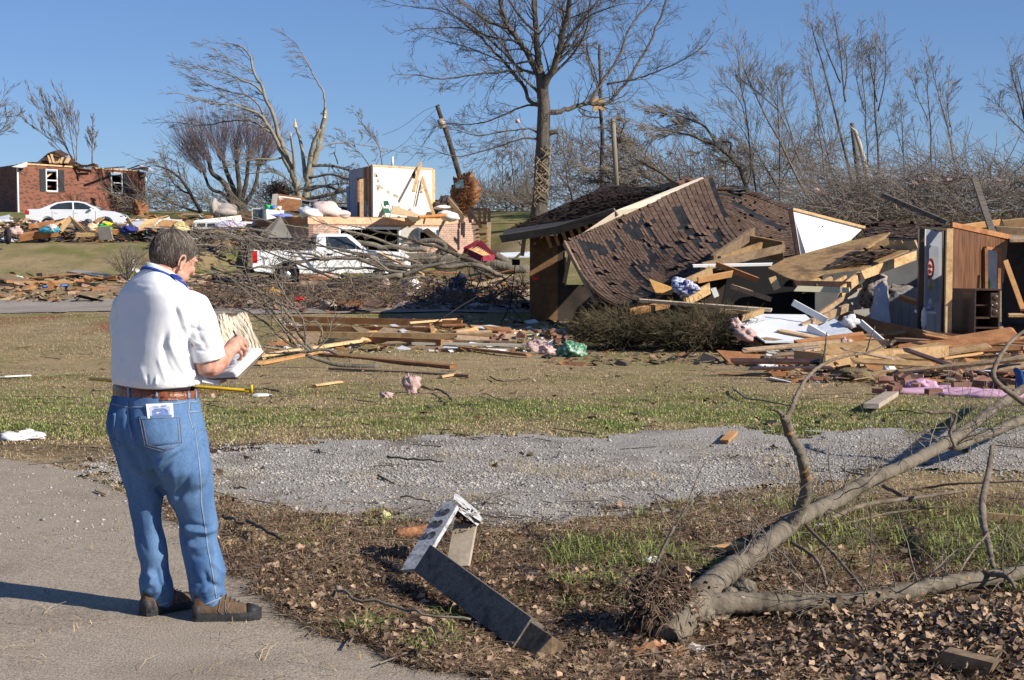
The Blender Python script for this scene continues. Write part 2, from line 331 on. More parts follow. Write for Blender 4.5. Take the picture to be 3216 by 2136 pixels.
def sheet(name, x0, x1, y0, y1, st, fn, mat, lift):
    xs = np.arange(x0, x1, st); ys = np.arange(y0, y1, st); X, Y = np.meshgrid(xs, ys)
    k = fn(X, Y); kc = k[:-1, :-1] & k[1:, 1:]
    nx = len(xs); I, J = np.nonzero(kc); a = I*nx+J
    Fq = np.stack([a, a+1, a+nx+1, a+nx], 1); used, inv = np.unique(Fq, return_inverse=True)
    V = np.stack([X.ravel(), Y.ravel(), gz(X, Y).ravel()+lift], 1)[used]
    return npmesh(name, V, inv.reshape(-1, 4), mat, None, True)
ys = np.concatenate([np.linspace(-60, 2.8, 14), 3*1.0125**np.arange(0, 460)])
us = np.linspace(-1, 1, 421); us = np.sign(us)*np.abs(us)**1.7
hw = np.maximum(15, 0.95*np.abs(ys)); X = us[None, :]*hw[:, None]; Y = np.repeat(ys[:, None], len(us), 1)
Z = gz(X, Y); rin = inroad(X, Y-0.12) & inroad(X, Y+0.12) & inroad(X-0.1, Y) & inroad(X+0.1, Y); gin = ingrav(X, Y)
fin = far_road(X, Y)
Z = Z - 0.035*(rin | gin) - 0.03*fin
V = np.stack([X.ravel(), Y.ravel(), Z.ravel()], 1); nx = len(us); I, J = np.meshgrid(np.arange(len(ys)-1), np.arange(nx-1), indexing='ij'); a = (I*nx+J).ravel()
gm = bpy.data.materials.new('yard_ground'); gm.use_nodes = True; t = gm.node_tree; N = t.nodes; Lk = t.links; b = N['Principled BSDF']; b.inputs['Roughness'].default_value = 0.95; b.inputs['Specular IOR Level'].default_value = 0.1
geo = N.new('ShaderNodeNewGeometry')
def nzn(sc, det=5):
    n = N.new('ShaderNodeTexNoise'); n.inputs['Scale'].default_value = sc; n.inputs['Detail'].default_value = det; n.inputs['Roughness'].default_value = 0.65; Lk.new(geo.outputs['Position'], n.inputs[0]); return n.outputs[0]
def mixc(f, a_, b_):
    x = N.new('ShaderNodeMix'); x.data_type = 'RGBA'; Lk.new(f, x.inputs[0])
    for s_, v in ((6, a_), (7, b_)):
        if isinstance(v, tuple): x.inputs[s_].default_value = (*v, 1)
        else: Lk.new(v, x.inputs[s_])
    return x.outputs[2]
def rampf(f, lo, hi):
    x = N.new('ShaderNodeMapRange'); x.inputs[1].default_value = lo; x.inputs[2].default_value = hi; Lk.new(f, x.inputs[0]); return x.outputs[0]
def attr(nm): x = N.new('ShaderNodeAttribute'); x.attribute_name = nm; return x.outputs['Fac']
def mulf(f, g):
    x = N.new('ShaderNodeMath'); x.operation = 'MULTIPLY'; Lk.new(f, x.inputs[0]); Lk.new(g, x.inputs[1]); return x.outputs[0]
f1 = rampf(nzn(38, 4), 0.35, 0.65); f2 = rampf(nzn(5, 6), 0.35, 0.65)
dry = mixc(f1, (0.24, 0.175, 0.095), (0.52, 0.39, 0.225)); dry = mixc(mulf(f2, f1), dry, (0.33, 0.23, 0.11)); f3 = rampf(nzn(1.1, 8), 0.42, 0.62); dry = mixc(f3, dry, mixc(rampf(nzn(14, 6), .4, .6), (0.16, 0.115, 0.06), (0.38, 0.29, 0.17)))
green = mixc(f1, (0.07, 0.09, 0.02), (0.20, 0.22, 0.065)); dirt = mixc(f1, (0.035, 0.021, 0.013), (0.15, 0.09, 0.055)); soil = mixc(f1, (0.20, 0.085, 0.045), (0.33, 0.16, 0.09))
c = mixc(attr('green'), dry, green); c = mixc(attr('soil'), c, soil); c = mixc(attr('dirt'), c, dirt); Lk.new(c, b.inputs['Base Color'])
bp = N.new('ShaderNodeBump'); bp.inputs['Strength'].default_value = 0.9; bp.inputs['Distance'].default_value = 0.03; Lk.new(nzn(30, 6), bp.inputs['Height']); Lk.new(bp.outputs[0], b.inputs['Normal'])
ground = npmesh('ground', V, np.stack([a, a+1, a+nx+1, a+nx], 1), gm, None, True); tag(ground, kind='structure')
def band(y, a_, b_, s): return 1/(1+np.exp(-(y-a_)/s)) * 1/(1+np.exp((y-b_)/s))
yy = Y.ravel(); xx = X.ravel()
n1 = fbm(xx*0.5, yy*0.35, 5, 61); n2 = fbm(xx*1.3, yy*1.3, 4, 71)
def greenf(x, y):
    n = fbm(x*0.5, y*0.35, 5, 61)
    g = band(y, 13.4, 17.8, 0.7)*0.95 + band(y, 17, 30, 1.0)*0.12 + band(y, 30, 56, 2)*0.25 + 0.45*(y > 56) + 0.35*(y > 70)
    g = g + 0.35*band(y, 6.5, 10, 0.5)*(x > 0)
    return np.clip(g*1.25 + (n-0.47)*2.4, 0, 1)*np.clip((fbm(x*2.2, y*2.2, 3, 62))*2.2-0.25, 0, 1)
def setattr_(nm, v): ground.data.attributes.new(nm, 'FLOAT', 'POINT').data.foreach_set('value', v.astype(np.float32))
setattr_('green', greenf(xx, yy))
dt = np.clip(band(yy, 2, 9.6, 0.5)*(1.05)+(n2-0.5)*2.2, 0, 1)*np.clip((11-yy), 0, 1) + np.clip(band(yy, 11.6, 13.4, 0.35)*1.2+(n2-0.62)*3, 0, 1)*(yy < 14)
setattr_('dirt', np.clip(dt, 0, 1))
setattr_('soil', np.clip(band(yy, 34.5, 41, 1.2)*(xx < -7)*1.5*(n1 > 0.44) + band(yy, 52, 56, 0.8)*0.6*(n1 > 0.5) + (n1-0.66)*5*(yy > 18)+ band(yy, 20, 23, 0.5)*(n1-0.5)*3, 0, 1))
asph = M('tan_asphalt', [(0.27, 0.22, 0.165), (0.345, 0.285, 0.22), (0.305, 0.25, 0.19)], 1.2, detail=8, fine=0.5, fscale=110, bump=0.7, bscale=170, world=True, bdist=0.006, rough=0.9)
road = sheet('road', -14, 3.2, 2.2, 13, 0.04, inroad, asph, 0.004); tag(road, kind='structure')
gravm = M('pale_gravel', [(0.17, 0.135, 0.10), (0.40, 0.365, 0.325), (0.29, 0.26, 0.22)], 0.9, detail=9, fine=0.5, fscale=75, bump=1.0, bscale=80, world=True, bdist=0.02, rough=0.95)
grav = sheet('gravel_driveway', -5.5, 9, 7.0, 15.5, 0.05, ingrav, gravm, 0.004); tag(grav, kind='structure')
fr = M('old_grey_asphalt', [(0.25, 0.215, 0.18), (0.36, 0.31, 0.26)], 0.6, detail=8, fine=0.25, fscale=20, world=True)
farroad = sheet('side_road', -60, 4, 43, 53, 0.2, far_road, fr, 0.01); tag(farroad, kind='structure')
# ------------------------------------------------------------------ loose ground cover (nobody could count it)
R_ = np.random.RandomState(4)
def scat(n, sx0, sx1, sy0, sy1, pw=1.0):
    """random ground points whose density is even over a stretch of the view"""
    sx = R_.uniform(sx0, sx1, n); sy = sy0+(sy1-sy0)*R_.uniform(0, 1, n)**pw
    z = np.zeros(n)
    for _ in range(4):
        d = (CAMZ-z)*F/(sy-HOR); x = (sx-1608)/F*d; z = gz(x, d)
    return x, d, z
def blades(name, x, y, z, h, w, lean, mat, tint=None, lay=0.0):
    n = len(x); an = R_.uniform(0, 6.283, n); h = h*R_.uniform(0.5, 1.3, n); le = R_.uniform(0.1, 1, n)*lean
    dx = np.cos(an); dy = np.sin(an); px = -dy; py = dx; w = w*R_.uniform(0.6, 1.2, n)
    b1 = np.stack([x-px*w/2, y-py*w/2, z-0.005], 1); b2 = np.stack([x+px*w/2, y+py*w/2, z-0.005], 1)
    up = 1-lay
    m = np.stack([x+dx*le*h*0.35, y+dy*le*h*0.35, z+h*0.55*up+0.004], 1); m1 = m-np.stack([px, py, px*0], 1)*w[:, None]*0.4; m2 = m+np.stack([px, py, px*0], 1)*w[:, None]*0.4
    tpt = np.stack([x+dx*le*h, y+dy*le*h, z+h*(0.95-0.35*le)*up+0.004], 1)
    V = np.stack([b1, b2, m2, m1, tpt, tpt+[0, 0, 0.001]], 1).reshape(-1, 3)
    o = np.arange(n)[:, None]*6; Fq = np.concatenate([o+[0, 1, 2, 3], o+[3, 2, 5, 4]], 0)
    tt = R_.uniform(0, 1, n) if tint is None else tint; tt = np.concatenate([tt, tt])
    o_ = npmesh(name, V, Fq, mat, None, False, col=tt); return o_
gg = M('green_grass', [(0.09, 0.13, 0.022), (0.26, 0.29, 0.09), (0.15, 0.19, 0.04)], 2, tint=0.5, world=True, rough=0.7)
dg = M('dead_grass', [(0.25, 0.18, 0.095), (0.48, 0.37, 0.21), (0.33, 0.23, 0.12)], 2, tint=0.5, world=True)
lf = M('dry_leaf', [(0.065, 0.042, 0.028), (0.32, 0.22, 0.145), (0.155, 0.097, 0.062)], 9, tint=0.75, world=True)
x, y, z = scat(120000, -700, 3900, 1110, 1400, 0.9); g = greenf(x, y); keep = (~ingrav(x, y)); x, y, z, g = x[keep], y[keep], z[keep], g[keep]
k = R_.uniform(0, 1, len(x)) < g*0.8
tag(blades('short_lawn_grass', x[k], y[k], z[k], 0.032, 0.009, 1.3, gg, lay=0.2), kind='stuff')
tag(blades('dry_lawn_grass', x[~k], y[~k], z[~k], 0.030, 0.008, 2.2, dg, lay=0.5), kind='stuff')
# verge grass in tufts near the camera
x, y, z = scat(75000, -300, 3900, 1560, 2330, 0.9); tn = fbm(x*1.5+3, y*1.5, 4, 81)*.6+fbm(x*7, y*7, 2, 83)*.42
tn = tn + .10*(y > 7.7)*(x > .2) - .05*(y < 7.2); k = (~inroad(x, y)) & (~ingrav(x, y)) & (tn > 0.50) & (x > -1.3)
cx, cy = x[k], y[k]; tag(blades('verge_grass', cx, cy, z[k], 0.10*np.clip((tn[k]-0.42)*7, 0.5, 1.5), 0.0055, 1.6, gg, lay=.2), kind='stuff')
x, y, z = scat(105000, -700, 3900, 1400, 2330, 0.9); tn = fbm(x*2+3, y*2, 4, 85); kk = (tn > .36+.16*(y < 8.2)*(x < 1.2)) ; x, y, z, tn = x[kk], y[kk], z[kk], tn[kk]
rr = R_.uniform(0, 1, len(x)); k = (~inroad(x, y+0.1) | (rr < 0.03)) & ((~ingrav(x, y)) | (tn > 0.60) | (rr < 0.06))
tag(blades('dead_grass_litter', x[k], y[k], z[k]+R_.uniform(0, 0.02, k.sum()), 0.10, 0.0045, 2.0, dg, lay=0.75), kind='stuff')
def leaves(name, x, y, z, size, mat):
    n = len(x); K = 9; an = np.arange(K)*2*math.pi/K; rad = np.array([1.0, .6, .85, .55, .8, .5, .7, .6, .75])
    P = np.zeros((n, K+1, 3)); s = size*R_.uniform(0.5, 1.25, n)
    P[:, 1:, 0] = np.cos(an)*rad; P[:, 1:, 1] = np.sin(an)*rad*0.8
    P[:, 1:, 2] = R_.uniform(-0.25, 0.5, (n, 1))*np.abs(P[:, 1:, 1]) * 1.3 + R_.uniform(-0.12, 0.2, (n, K))
    P *= s[:, None, None]/1.6
    a1, a2, a3 = R_.uniform(0, 6.28, n), R_.normal(0, 0.55, n), R_.normal(0, 0.55, n)
    def rot(P, a, i, j):
        c, s_ = np.cos(a)[:, None], np.sin(a)[:, None]; u = P[:, :, i]*c-P[:, :, j]*s_; v = P[:, :, i]*s_+P[:, :, j]*c; P[:, :, i] = u; P[:, :, j] = v
    rot(P, a2, 1, 2); rot(P, a3, 0, 2); rot(P, a1, 0, 1)
    P += np.stack([x, y, z], 1)[:, None, :]; k = np.arange(K)
    Fq = np.stack([np.zeros(K, int), k+1, (k+1) % K+1], 1)[None]+(np.arange(n)*(K+1))[:, None, None]
    tt = np.repeat(R_.uniform(0, 1, n), K); return npmesh(name, P.reshape(-1, 3), Fq.reshape(-1, 3), mat, None, False, col=tt)
x, y, z = scat(19000, 250, 3900, 1540, 2330, 0.75); tn = fbm(x*1.4+9, y*1.4, 4, 91)*.6+fbm(x*5, y*5, 3, 93)*.42-.03-.09*band(x, .1, 1.1, .2)*(y > 7.7)-.07*(x > 2)*(y > 7.2)
k = (~inroad(x, y+0.05)) & (tn + 0.14*np.clip((8.3-y)/2, -1, 1) > 0.41+0.1*R_.uniform(-1, 1, len(x))) & (~ingrav(x, y) | (tn > 0.62)); x, y, z = x[k], y[k], z[k]
tag(leaves('leaf_litter', x, y, z+R_.uniform(0.0, 0.05, len(x)), 0.043, lf), kind='stuff')
x, y, z = scat(60000, 500, 3900, 1560, 2250, .8); k = ~inroad(x, y+0.1) & ((fbm(x*3, y*3, 4, 97) > .42) | (R_.uniform(0, 1, len(x)) < .25)) & (~ingrav(x, y)); tag(leaves('leaf_shreds', x[k], y[k], z[k]+R_.uniform(0, .04, k.sum()), .02, lf), kind='stuff')
bf = M('brown_fibre', [(0.07, 0.04, 0.025), (0.26, 0.165, 0.10), (0.15, 0.09, 0.055)], 4, tint=.5, world=True)
x, y, z = scat(90000, 300, 3900, 1560, 2250, .85); k = ~inroad(x, y+0.1) & (~ingrav(x, y)); tag(blades('brown_fibre_litter', x[k], y[k], z[k]+R_.uniform(0, .03, k.sum()), .09, .004, 2.2, bf, lay=.7), kind='stuff')
# the heap of torn leaves beside the fallen trunk
n = 9000; x = R_.normal(2.3, 0.75, n); y = R_.normal(6.15, 0.38, n); k = x > 0.9
x, y = x[k], y[k]; z = gz(x, y)+R_.uniform(0, 0.09, len(x)); tag(leaves('torn_leaf_heap', x, y, z, 0.042, lf), kind='stuff')
n = 900; x = R_.uniform(-6, 9, n); y = R_.uniform(11, 27, n); k = (fbm(x, y, 3, 12) > 0.5); tag(leaves('scattered_leaves', x[k], y[k], gz(x, y)[k]+0.02, 0.07, lf), kind='stuff')
def stones(name, x, y, z, size, mat, flat_=0.6):
    n = len(x); B = np.array([[1, 0, 0], [-1, 0, 0], [0, 1, 0], [0, -1, 0], [0, 0, 1], [0, 0, -1]], float)
    P = B[None]*R_.uniform(0.6, 1.25, (n, 6, 1)) + R_.uniform(-0.25, 0.25, (n, 6, 3)); P[:, :, 2] *= flat_
    P *= (size*np.exp(R_.normal(0, 0.4, n)))[:, None, None]/2; an = R_.uniform(0, 6.28, n); c, s_ = np.cos(an)[:, None], np.sin(an)[:, None]
    u = P[:, :, 0]*c-P[:, :, 1]*s_; v = P[:, :, 0]*s_+P[:, :, 1]*c; P[:, :, 0] = u; P[:, :, 1] = v; P += np.stack([x, y, z], 1)[:, None, :]
    f = np.array([[0, 2, 4], [2, 1, 4], [1, 3, 4], [3, 0, 4], [2, 0, 5], [1, 2, 5], [3, 1, 5], [0, 3, 5]])
    Fq = f[None]+(np.arange(n)*6)[:, None, None]; tt = np.repeat(R_.uniform(0, 1, n), 8); return npmesh(name, P.reshape(-1, 3), Fq.reshape(-1, 3), mat, None, False, col=tt)
stm = M('gravel_stone', [(0.23, 0.21, 0.19), (0.44, 0.415, 0.38)], 3, tint=0.4, world=True)
x, y, z = scat(120000, -500, 3900, 1340, 1720, 0.8); ig = ingrav(x+R_.normal(0, .2, len(x)), y+R_.normal(0, .35, len(x))); tn = fbm(x*0.9+3, y*0.9, 5, 95); rr = R_.uniform(0, 1, len(x))
tn = tn - 0.12*(y < 10.5) ; k = ((ig & (tn > 0.42)) | (ig & (rr < 0.25)) | (~ig & (rr < 0.05))) & (~inroad(x, y+.05) | (rr < .03)); x, y, z = x[k], y[k], z[k]
tag(stones('loose_gravel', x, y, z+0.006, 0.0155, stm), kind='stuff')
x, y, z = scat(9000, -500, 1700, 1430, 2136, 0.8); ir = inroad(x, y); ir2 = inroad(x, y+0.25) & inroad(x-0.2, y-0.2); k = ((ir & ~ir2) | (ir & (y > 9.6))) & (R_.uniform(0, 1, len(x)) < 0.12)
tag(stones('road_edge_grit', x[k], y[k], z[k]+0.006, 0.0065, stm), kind='stuff')
# short twigs and splinters trodden into the verge and the yard
def litter_sticks(name, n, sx0, sx1, sy0, sy1, L, r, mat, cond=None, pw=1.0, zr=0.03, n_=4):
    x, y, z = scat(n, sx0, sx1, sy0, sy1, pw)
    if cond is not None: k = cond(x, y); x, y, z = x[k], y[k], z[k]
    m = len(x); an = R_.uniform(0, 6.28, m); l = L*np.exp(R_.normal(0, 0.6, m)); dx = np.cos(an)*l/2; dy = np.sin(an)*l/2
    r = r*np.exp(R_.normal(0, 0.3, m)); z0 = gz(x-dx, y-dy)+r+R_.uniform(0, zr, m); z1 = gz(x+dx, y+dy)+r+R_.uniform(0, zr, m)
    return tag(segs_obj(name, np.stack([x-dx, y-dy, z0, x+dx, y+dy, z1, r, r*0.6], 1), mat, None, n_), kind='stuff')
litter_sticks('twig_litter', 3600, -200, 3900, 1560, 2330, 0.16, 0.0035, twig, lambda x, y: ~inroad(x, y+0.08), 0.8)
litter_sticks('yard_twigs', 420, -700, 3900, 1080, 1560, 0.20, 0.005, bark_dark, lambda x, y: ~inroad(x, y) & (~ingrav(x, y) | (R_.uniform(0, 1, len(x)) < .15)), 1.0, 0.02)
x, y, z = scat(60000, -700, 3900, 985, 1115, 1.0); tag(blades('dry_lawn_grass', x, y, z, .035, .012, 2.0, dg, lay=.45), kind='stuff')
# ------------------------------------------------------------------ the man with the clipboard
from mathutils.bvhtree import BVHTree
D0 = 6.86
def remesh(mb, vox, smooth_it=4, lam=0.5):
    me = bpy.data.meshes.new('t'); me.from_pydata(mb.v, [], mb.f); me.update()
    o = bpy.data.objects.new('t', me); COL.objects.link(o); m = o.modifiers.new('r', 'REMESH'); m.mode = 'VOXEL'; m.voxel_size = vox
    dg = bpy.context.evaluated_depsgraph_get(); e = bpy.data.meshes.new_from_object(o.evaluated_get(dg)); bpy.data.objects.remove(o)
    n = len(e.vertices); V = np.zeros(n*3); e.vertices.foreach_get('co', V); V = V.reshape(-1, 3)
    E = np.zeros(len(e.edges)*2, int); e.edges.foreach_get('vertices', E); E = E.reshape(-1, 2)
    for _ in range(smooth_it):
        S = np.zeros_like(V); c = np.zeros(n); np.add.at(S, E[:, 0], V[E[:, 1]]); np.add.at(S, E[:, 1], V[E[:, 0]]); np.add.at(c, E[:, 0], 1); np.add.at(c, E[:, 1], 1)
        V = V + lam*(S/c[:, None]-V)
    e.vertices.foreach_set('co', V.ravel()); e.update(); return e
def normals(e): n = np.zeros(len(e.vertices)*3); e.vertices.foreach_get('normal', n); return n.reshape(-1, 3)
def coords(e): n = np.zeros(len(e.vertices)*3); e.vertices.foreach_get('co', n); return n.reshape(-1, 3)
def pdist(px, py, pts):
    best = np.full(len(px), 1e9); tt = np.zeros(len(px)); L = len(pts)-1
    for i in range(L):
        ax, ay = pts[i]; bx, by = pts[i+1]; dx, dy = bx-ax, by-ay
        t = np.clip(((px-ax)*dx+(py-ay)*dy)/(dx*dx+dy*dy+1e-9), 0, 1); d = np.hypot(px-ax-t*dx, py-ay-t*dy)
        m = d < best; best = np.where(m, d, best); tt = np.where(m, (i+t)/L, tt)
    return best, tt
def sculpt(e, strokes, wr=0.0, wf=20):
    V = coords(e); Nn = normals(e); px, py = proj(V); face = np.clip(0.35-Nn[:, 1], 0, 1); face = np.minimum(face*1.6, 1); D = np.zeros(len(V))
    for pts, w, amp in strokes:
        d, t = pdist(px, py, pts); D += amp*np.exp(-(d/w)**2)*np.clip(np.minimum(t, 1-t)*5+0.15, 0, 1)*face
    if wr: D += wr*((fbm(V[:, 0]*wf+V[:, 1]*wf*0.6, V[:, 2]*wf*0.8, 3, 7)-0.44)*2)
    e.vertices.foreach_set('co', (V+Nn*D[:, None]).ravel()); e.update()
def ringp(C, a, b, r, f, n=30, sq=2.3, k=0.0, kr=0.0):
    C = Vector(C); out = []
    for i in range(n):
        t = 2*math.pi*i/n; c, s = math.cos(t), math.sin(t)
        u = math.copysign(abs(c)**(2/sq), c)*a; v = math.copysign(abs(s)**(2/sq), s)*b
        p = C + r*u + f*v; p.z += -k*v - kr*u; out.append(p)
    return out
def axes(deg): a = math.radians(deg); f = Vector((math.cos(a), math.sin(a), 0)); return Vector((f.y, -f.x, 0)), f
def rows(L, ratio, deg, dy, n=30, sq=2.3, k=0.0):
    """horizontal outlines from photograph rows: (sy, left, right[, dy, ratio, k])"""
    out = []; r, f = axes(deg)
    for q in L:
        sy, l, rr = q[:3]; dd = q[3] if len(q) > 3 and q[3] is not None else dy; ra = q[4] if len(q) > 4 and q[4] is not None else ratio; kk = q[5] if len(q) > 5 else k
        C = W((l+rr)/2, sy, D0+dd); hwm = (rr-l)/2/F*(D0+dd); a = hwm/math.sqrt(r.x**2+(ra*f.x)**2); out.append(ringp(C, a, a*ra, r, f, n, sq, kk))
    return out
skin = M('skin', [(0.50, 0.25, 0.17), (0.60, 0.33, 0.24), (0.46, 0.20, 0.13)], 14, rough=0.5, fine=0.08, fscale=90, bump=0.15, bscale=200, bdist=0.003)
skin.node_tree.nodes['Principled BSDF'].inputs['Subsurface Weight'].default_value = 0.0
shirtm = M('white_cotton_pique', [(0.74, 0.74, 0.76), (0.80, 0.80, 0.82)], 3, rough=0.95, spec=0.05, bump=0.35, bscale=260, bdist=0.003)
denim = M('blue_denim', [(0.045, 0.105, 0.235), (0.115, 0.205, 0.36), (0.075, 0.15, 0.295)], 2.2, detail=3, rough=0.95, spec=0.05, fine=0.16, fscale=130, bump=0.4, bscale=300, bdist=0.002, stretch=(1.6, 1.6, 0.5))
denim_d = M('denim_seam', [(0.045, 0.095, 0.21), (0.09, 0.16, 0.30)], 60, rough=0.95, spec=0.05)
denim_l = M('denim_worn_edge', [(0.17, 0.27, 0.43), (0.24, 0.34, 0.48)], 50, rough=0.95, spec=0.05)
thread = M('faded_thread', [(0.15, 0.15, 0.16), (0.24, 0.24, 0.25)], 40)
leather = M('tooled_leather', [(0.045, 0.014, 0.007), (0.26, 0.085, 0.03), (0.12, 0.036, 0.014)], 55, detail=3, rough=0.32, spec=0.5, bump=1.0, bscale=90, bdist=0.004)
hairm = M('grey_brown_hair', [(0.05, 0.038, 0.029), (0.17, 0.13, 0.10)], 9, tint=0.75, rough=0.5, spec=0.4)
hairg = M('grey_hair', [(0.22, 0.20, 0.185), (0.32, 0.30, 0.28)], 9, tint=0.5, rough=0.5, spec=0.4)
bluecord = M('blue_webbing', [(0.015, 0.045, 0.26), (0.03, 0.08, 0.38)], 60, rough=0.6)
bootbr = M('brown_nubuck', [(0.085, 0.052, 0.03), (0.155, 0.10, 0.062)], 14, rough=0.9, bump=0.3, bscale=80)
bootbk = M('black_boot_rubber', [(0.022, 0.022, 0.024), (0.04, 0.04, 0.042)], 20, rough=0.6)
paper = M('paper', [(0.76, 0.76, 0.80), (0.82, 0.82, 0.86)], 4, rough=0.9, spec=0.1)
tr, tf = axes(47)
# ---- head frame
hdeg = 46; pit = math.radians(24); hf = Vector((math.cos(math.radians(hdeg))*math.cos(pit), math.sin(math.radians(hdeg))*math.cos(pit), -math.sin(pit)))
hr = Vector((math.sin(math.radians(hdeg)), -math.cos(math.radians(hdeg)), 0)); hu = hr.cross(hf)
HC = W(546, 803, D0+0.06); HR = Matrix((hr, hf, hu)).transposed()*1.055
def H(x, y, z): return HC + HR @ Vector((x, y, z))
body = MB()
body.ball(H(0, 0, 0), (0.078, 0.099, 0.098), HR, 24, 16)
body.ball(H(0, 0.036, -0.045), (0.066, 0.060, 0.078), HR, 20, 14)
body.ball(H(0, 0.052, -0.092), (0.044, 0.042, 0.034), HR, 16, 10); body.ball(H(0, 0.078, -0.105), (0.022, 0.018, 0.017), HR)
body.tube([H(0, 0.098, 0.012), H(0, 0.108, -0.015), H(0, 0.121, -0.034), H(0, 0.106, -0.045)], [0.008, 0.010, 0.014, 0.010], 10)
for s in (-1, 1):
    body.ball(H(s*0.036, 0.076, -0.030), (0.026, 0.022, 0.022), HR); body.ball(H(s*0.028, 0.086, 0.014), (0.026, 0.012, 0.009), HR)
    body.ball(H(s*0.042, 0.040, -0.075), (0.028, 0.038, 0.030), HR); body.ball(H(s*0.013, 0.110, -0.040), (0.009, 0.009, 0.008), HR)
    # ear: rim, lobe and bowl
    ez = -0.030; rim = [H(s*(0.079+0.010*math.sin(t*0.5)), -0.004+0.017*math.cos(t), ez+0.031*math.sin(t)) for t in [q*math.pi/7-1.2 for q in range(0, 13)]]
    body.tube(rim, 0.0058, 8); body.ball(H(s*0.082, 0.004, ez-0.030), (0.007, 0.009, 0.012), HR); body.ball(H(s*0.079, 0.004, ez), (0.006, 0.014, 0.026), HR)
body.ball(H(0, 0.096, -0.062), (0.024, 0.012, 0.007), HR); body.ball(H(0, 0.094, -0.073), (0.021, 0.012, 0.007), HR)
nb = W(512, 905, D0-0.005)
body.tube([H(0, -0.012, -0.02), H(0, -0.022, -0.08), (H(0, -0.03, -0.10)+nb)/2, nb, nb+Vector((0, 0, -0.08))], [0.062, 0.062, 0.064, 0.070, 0.10], 20)
core = [(905, 445, 575, 0, .9), (960, 395, 600, 0, .6), (1100, 380, 605, 0, .6), (1250, 385, 600, 0, .65), (1400, 395, 600, 0, .5), (1450, 420, 590, 0, .4)]
body.loft(rows(core, 0.6, 60, 0.0))
# right arm, bent, hand closed round a pen
el = W(652, 1152, D0-0.09); wr_ = W(715, 1108, D0+0.04)
body.tube([W(604, 968, D0-0.05), W(628, 1060, D0-0.09), W(643, 1120, D0-0.10), el, W(664, 1148, D0-0.08)], [0.055, 0.054, 0.053, 0.055, 0.050], 16)
body.tube([el, W(662, 1150, D0-0.07), W(688, 1133, D0-0.03), wr_, W(726, 1097, D0+0.07)], [0.052, 0.053, 0.050, 0.034, 0.034], 16)
pc = W(738, 1085, D0+0.10); pr = (W(762, 1072, D0+0.14)-W(716, 1105, D0+0.04)).normalized()
body.tube([W(722, 1100, D0+0.06), W(732, 1088, D0+0.085), W(744, 1080, D0+0.11), W(750, 1078, D0+0.125)], [0.031, 0.036, 0.036, 0.026], 14)
FG = [[(748, 1060, .10), (765, 1066, .15), (773, 1083, .175), (768, 1100, .175)], [(755, 1070, .09), (771, 1081, .13), (774, 1099, .15), (765, 1111, .15)],
      [(755, 1084, .075), (768, 1097, .10), (767, 1114, .125), (757, 1122, .125)], [(748, 1099, .055), (758, 1112, .08), (756, 1127, .10), (747, 1131, .10)]]
for q, rr in zip(FG, (0.0105, 0.0105, 0.010, 0.0088)):
    body.tube([W(a*0.5+735*0.5, b*0.5+1085*0.5, D0+0.08) for a, b, c in q[:1]]+[W(a, b, D0+c) for a, b, c in q], [rr*1.1, rr*1.12, rr, rr*0.92, rr*0.78], 10)
    for k, (a, b, c) in enumerate(q): body.ball(W(a, b, D0+c), rr*(1.16 if k < 3 else 0.85))
body.tube([W(724, 1086, D0+.10), W(733, 1066, D0+.14), W(746, 1055, D0+.17), W(760, 1064, D0+.19), W(768, 1080, D0+.19)], [0.016, 0.014, 0.0115, 0.0105, 0.009], 10)
# left arm goes round in front and carries the board from below
le = W(455, 1150, D0+0.24); lw = W(610, 1180, D0+0.36)
body.tube([W(405, 968, D0+0.09), W(400, 1060, D0+0.15), le], [0.054, 0.050, 0.047], 14); body.tube([le, W(530, 1172, D0+0.31), lw], [0.048, 0.044, 0.031], 14)
body.tube([lw, W(640, 1182, D0+0.37), W(664, 1184, D0+0.36)], [0.030, 0.036, 0.030], 12)
for k in range(4): body.tube([W(655, 1178+k*7, D0+0.40-k*0.028), W(690, 1176+k*8, D0+0.37-k*0.028), W(712, 1170+k*8, D0+0.345-k*0.028)], [0.011, 0.010, 0.008], 8)
body.tube([W(640, 1175, D0+0.34), W(660, 1160, D0+0.30), W(680, 1156, D0+0.29)], [0.014, 0.012, 0.009], 8)
# legs inside the jeans, feet inside the boots
RH = G(612, 1950); LH = G(454, 1936)
def fdir(deg): a = math.radians(deg); return Vector((math.cos(a), math.sin(a), 0))
RF, LF = fdir(10), fdir(48)
for hip, knee, hc, fd in ((W(590, 1450, D0), W(622, 1670, D0+0.02), RH, RF), (W(440, 1450, D0+0.02), W(470, 1690, D0+0.05), LH, LF)):
    ank = hc+fd*0.075+Vector((0, 0, 0.11)); body.tube([hip, knee, ank], [0.055, 0.045, 0.028], 14); body.tube([ank, ank+fd*0.09+Vector((0, 0, -0.06)), hc+fd*0.22+Vector((0, 0, 0.03))], [0.026, 0.024, 0.014], 12)
be = remesh(body, 0.0042, 5, 0.5)
person = link('person', be, skin, None, True)
tag(person, 'man in white polo shirt and blue jeans standing on the road, writing on a clipboard', 'person')
def bvh(e): return BVHTree.FromPolygons([v.co for v in e.vertices], [p.vertices for p in e.polygons])
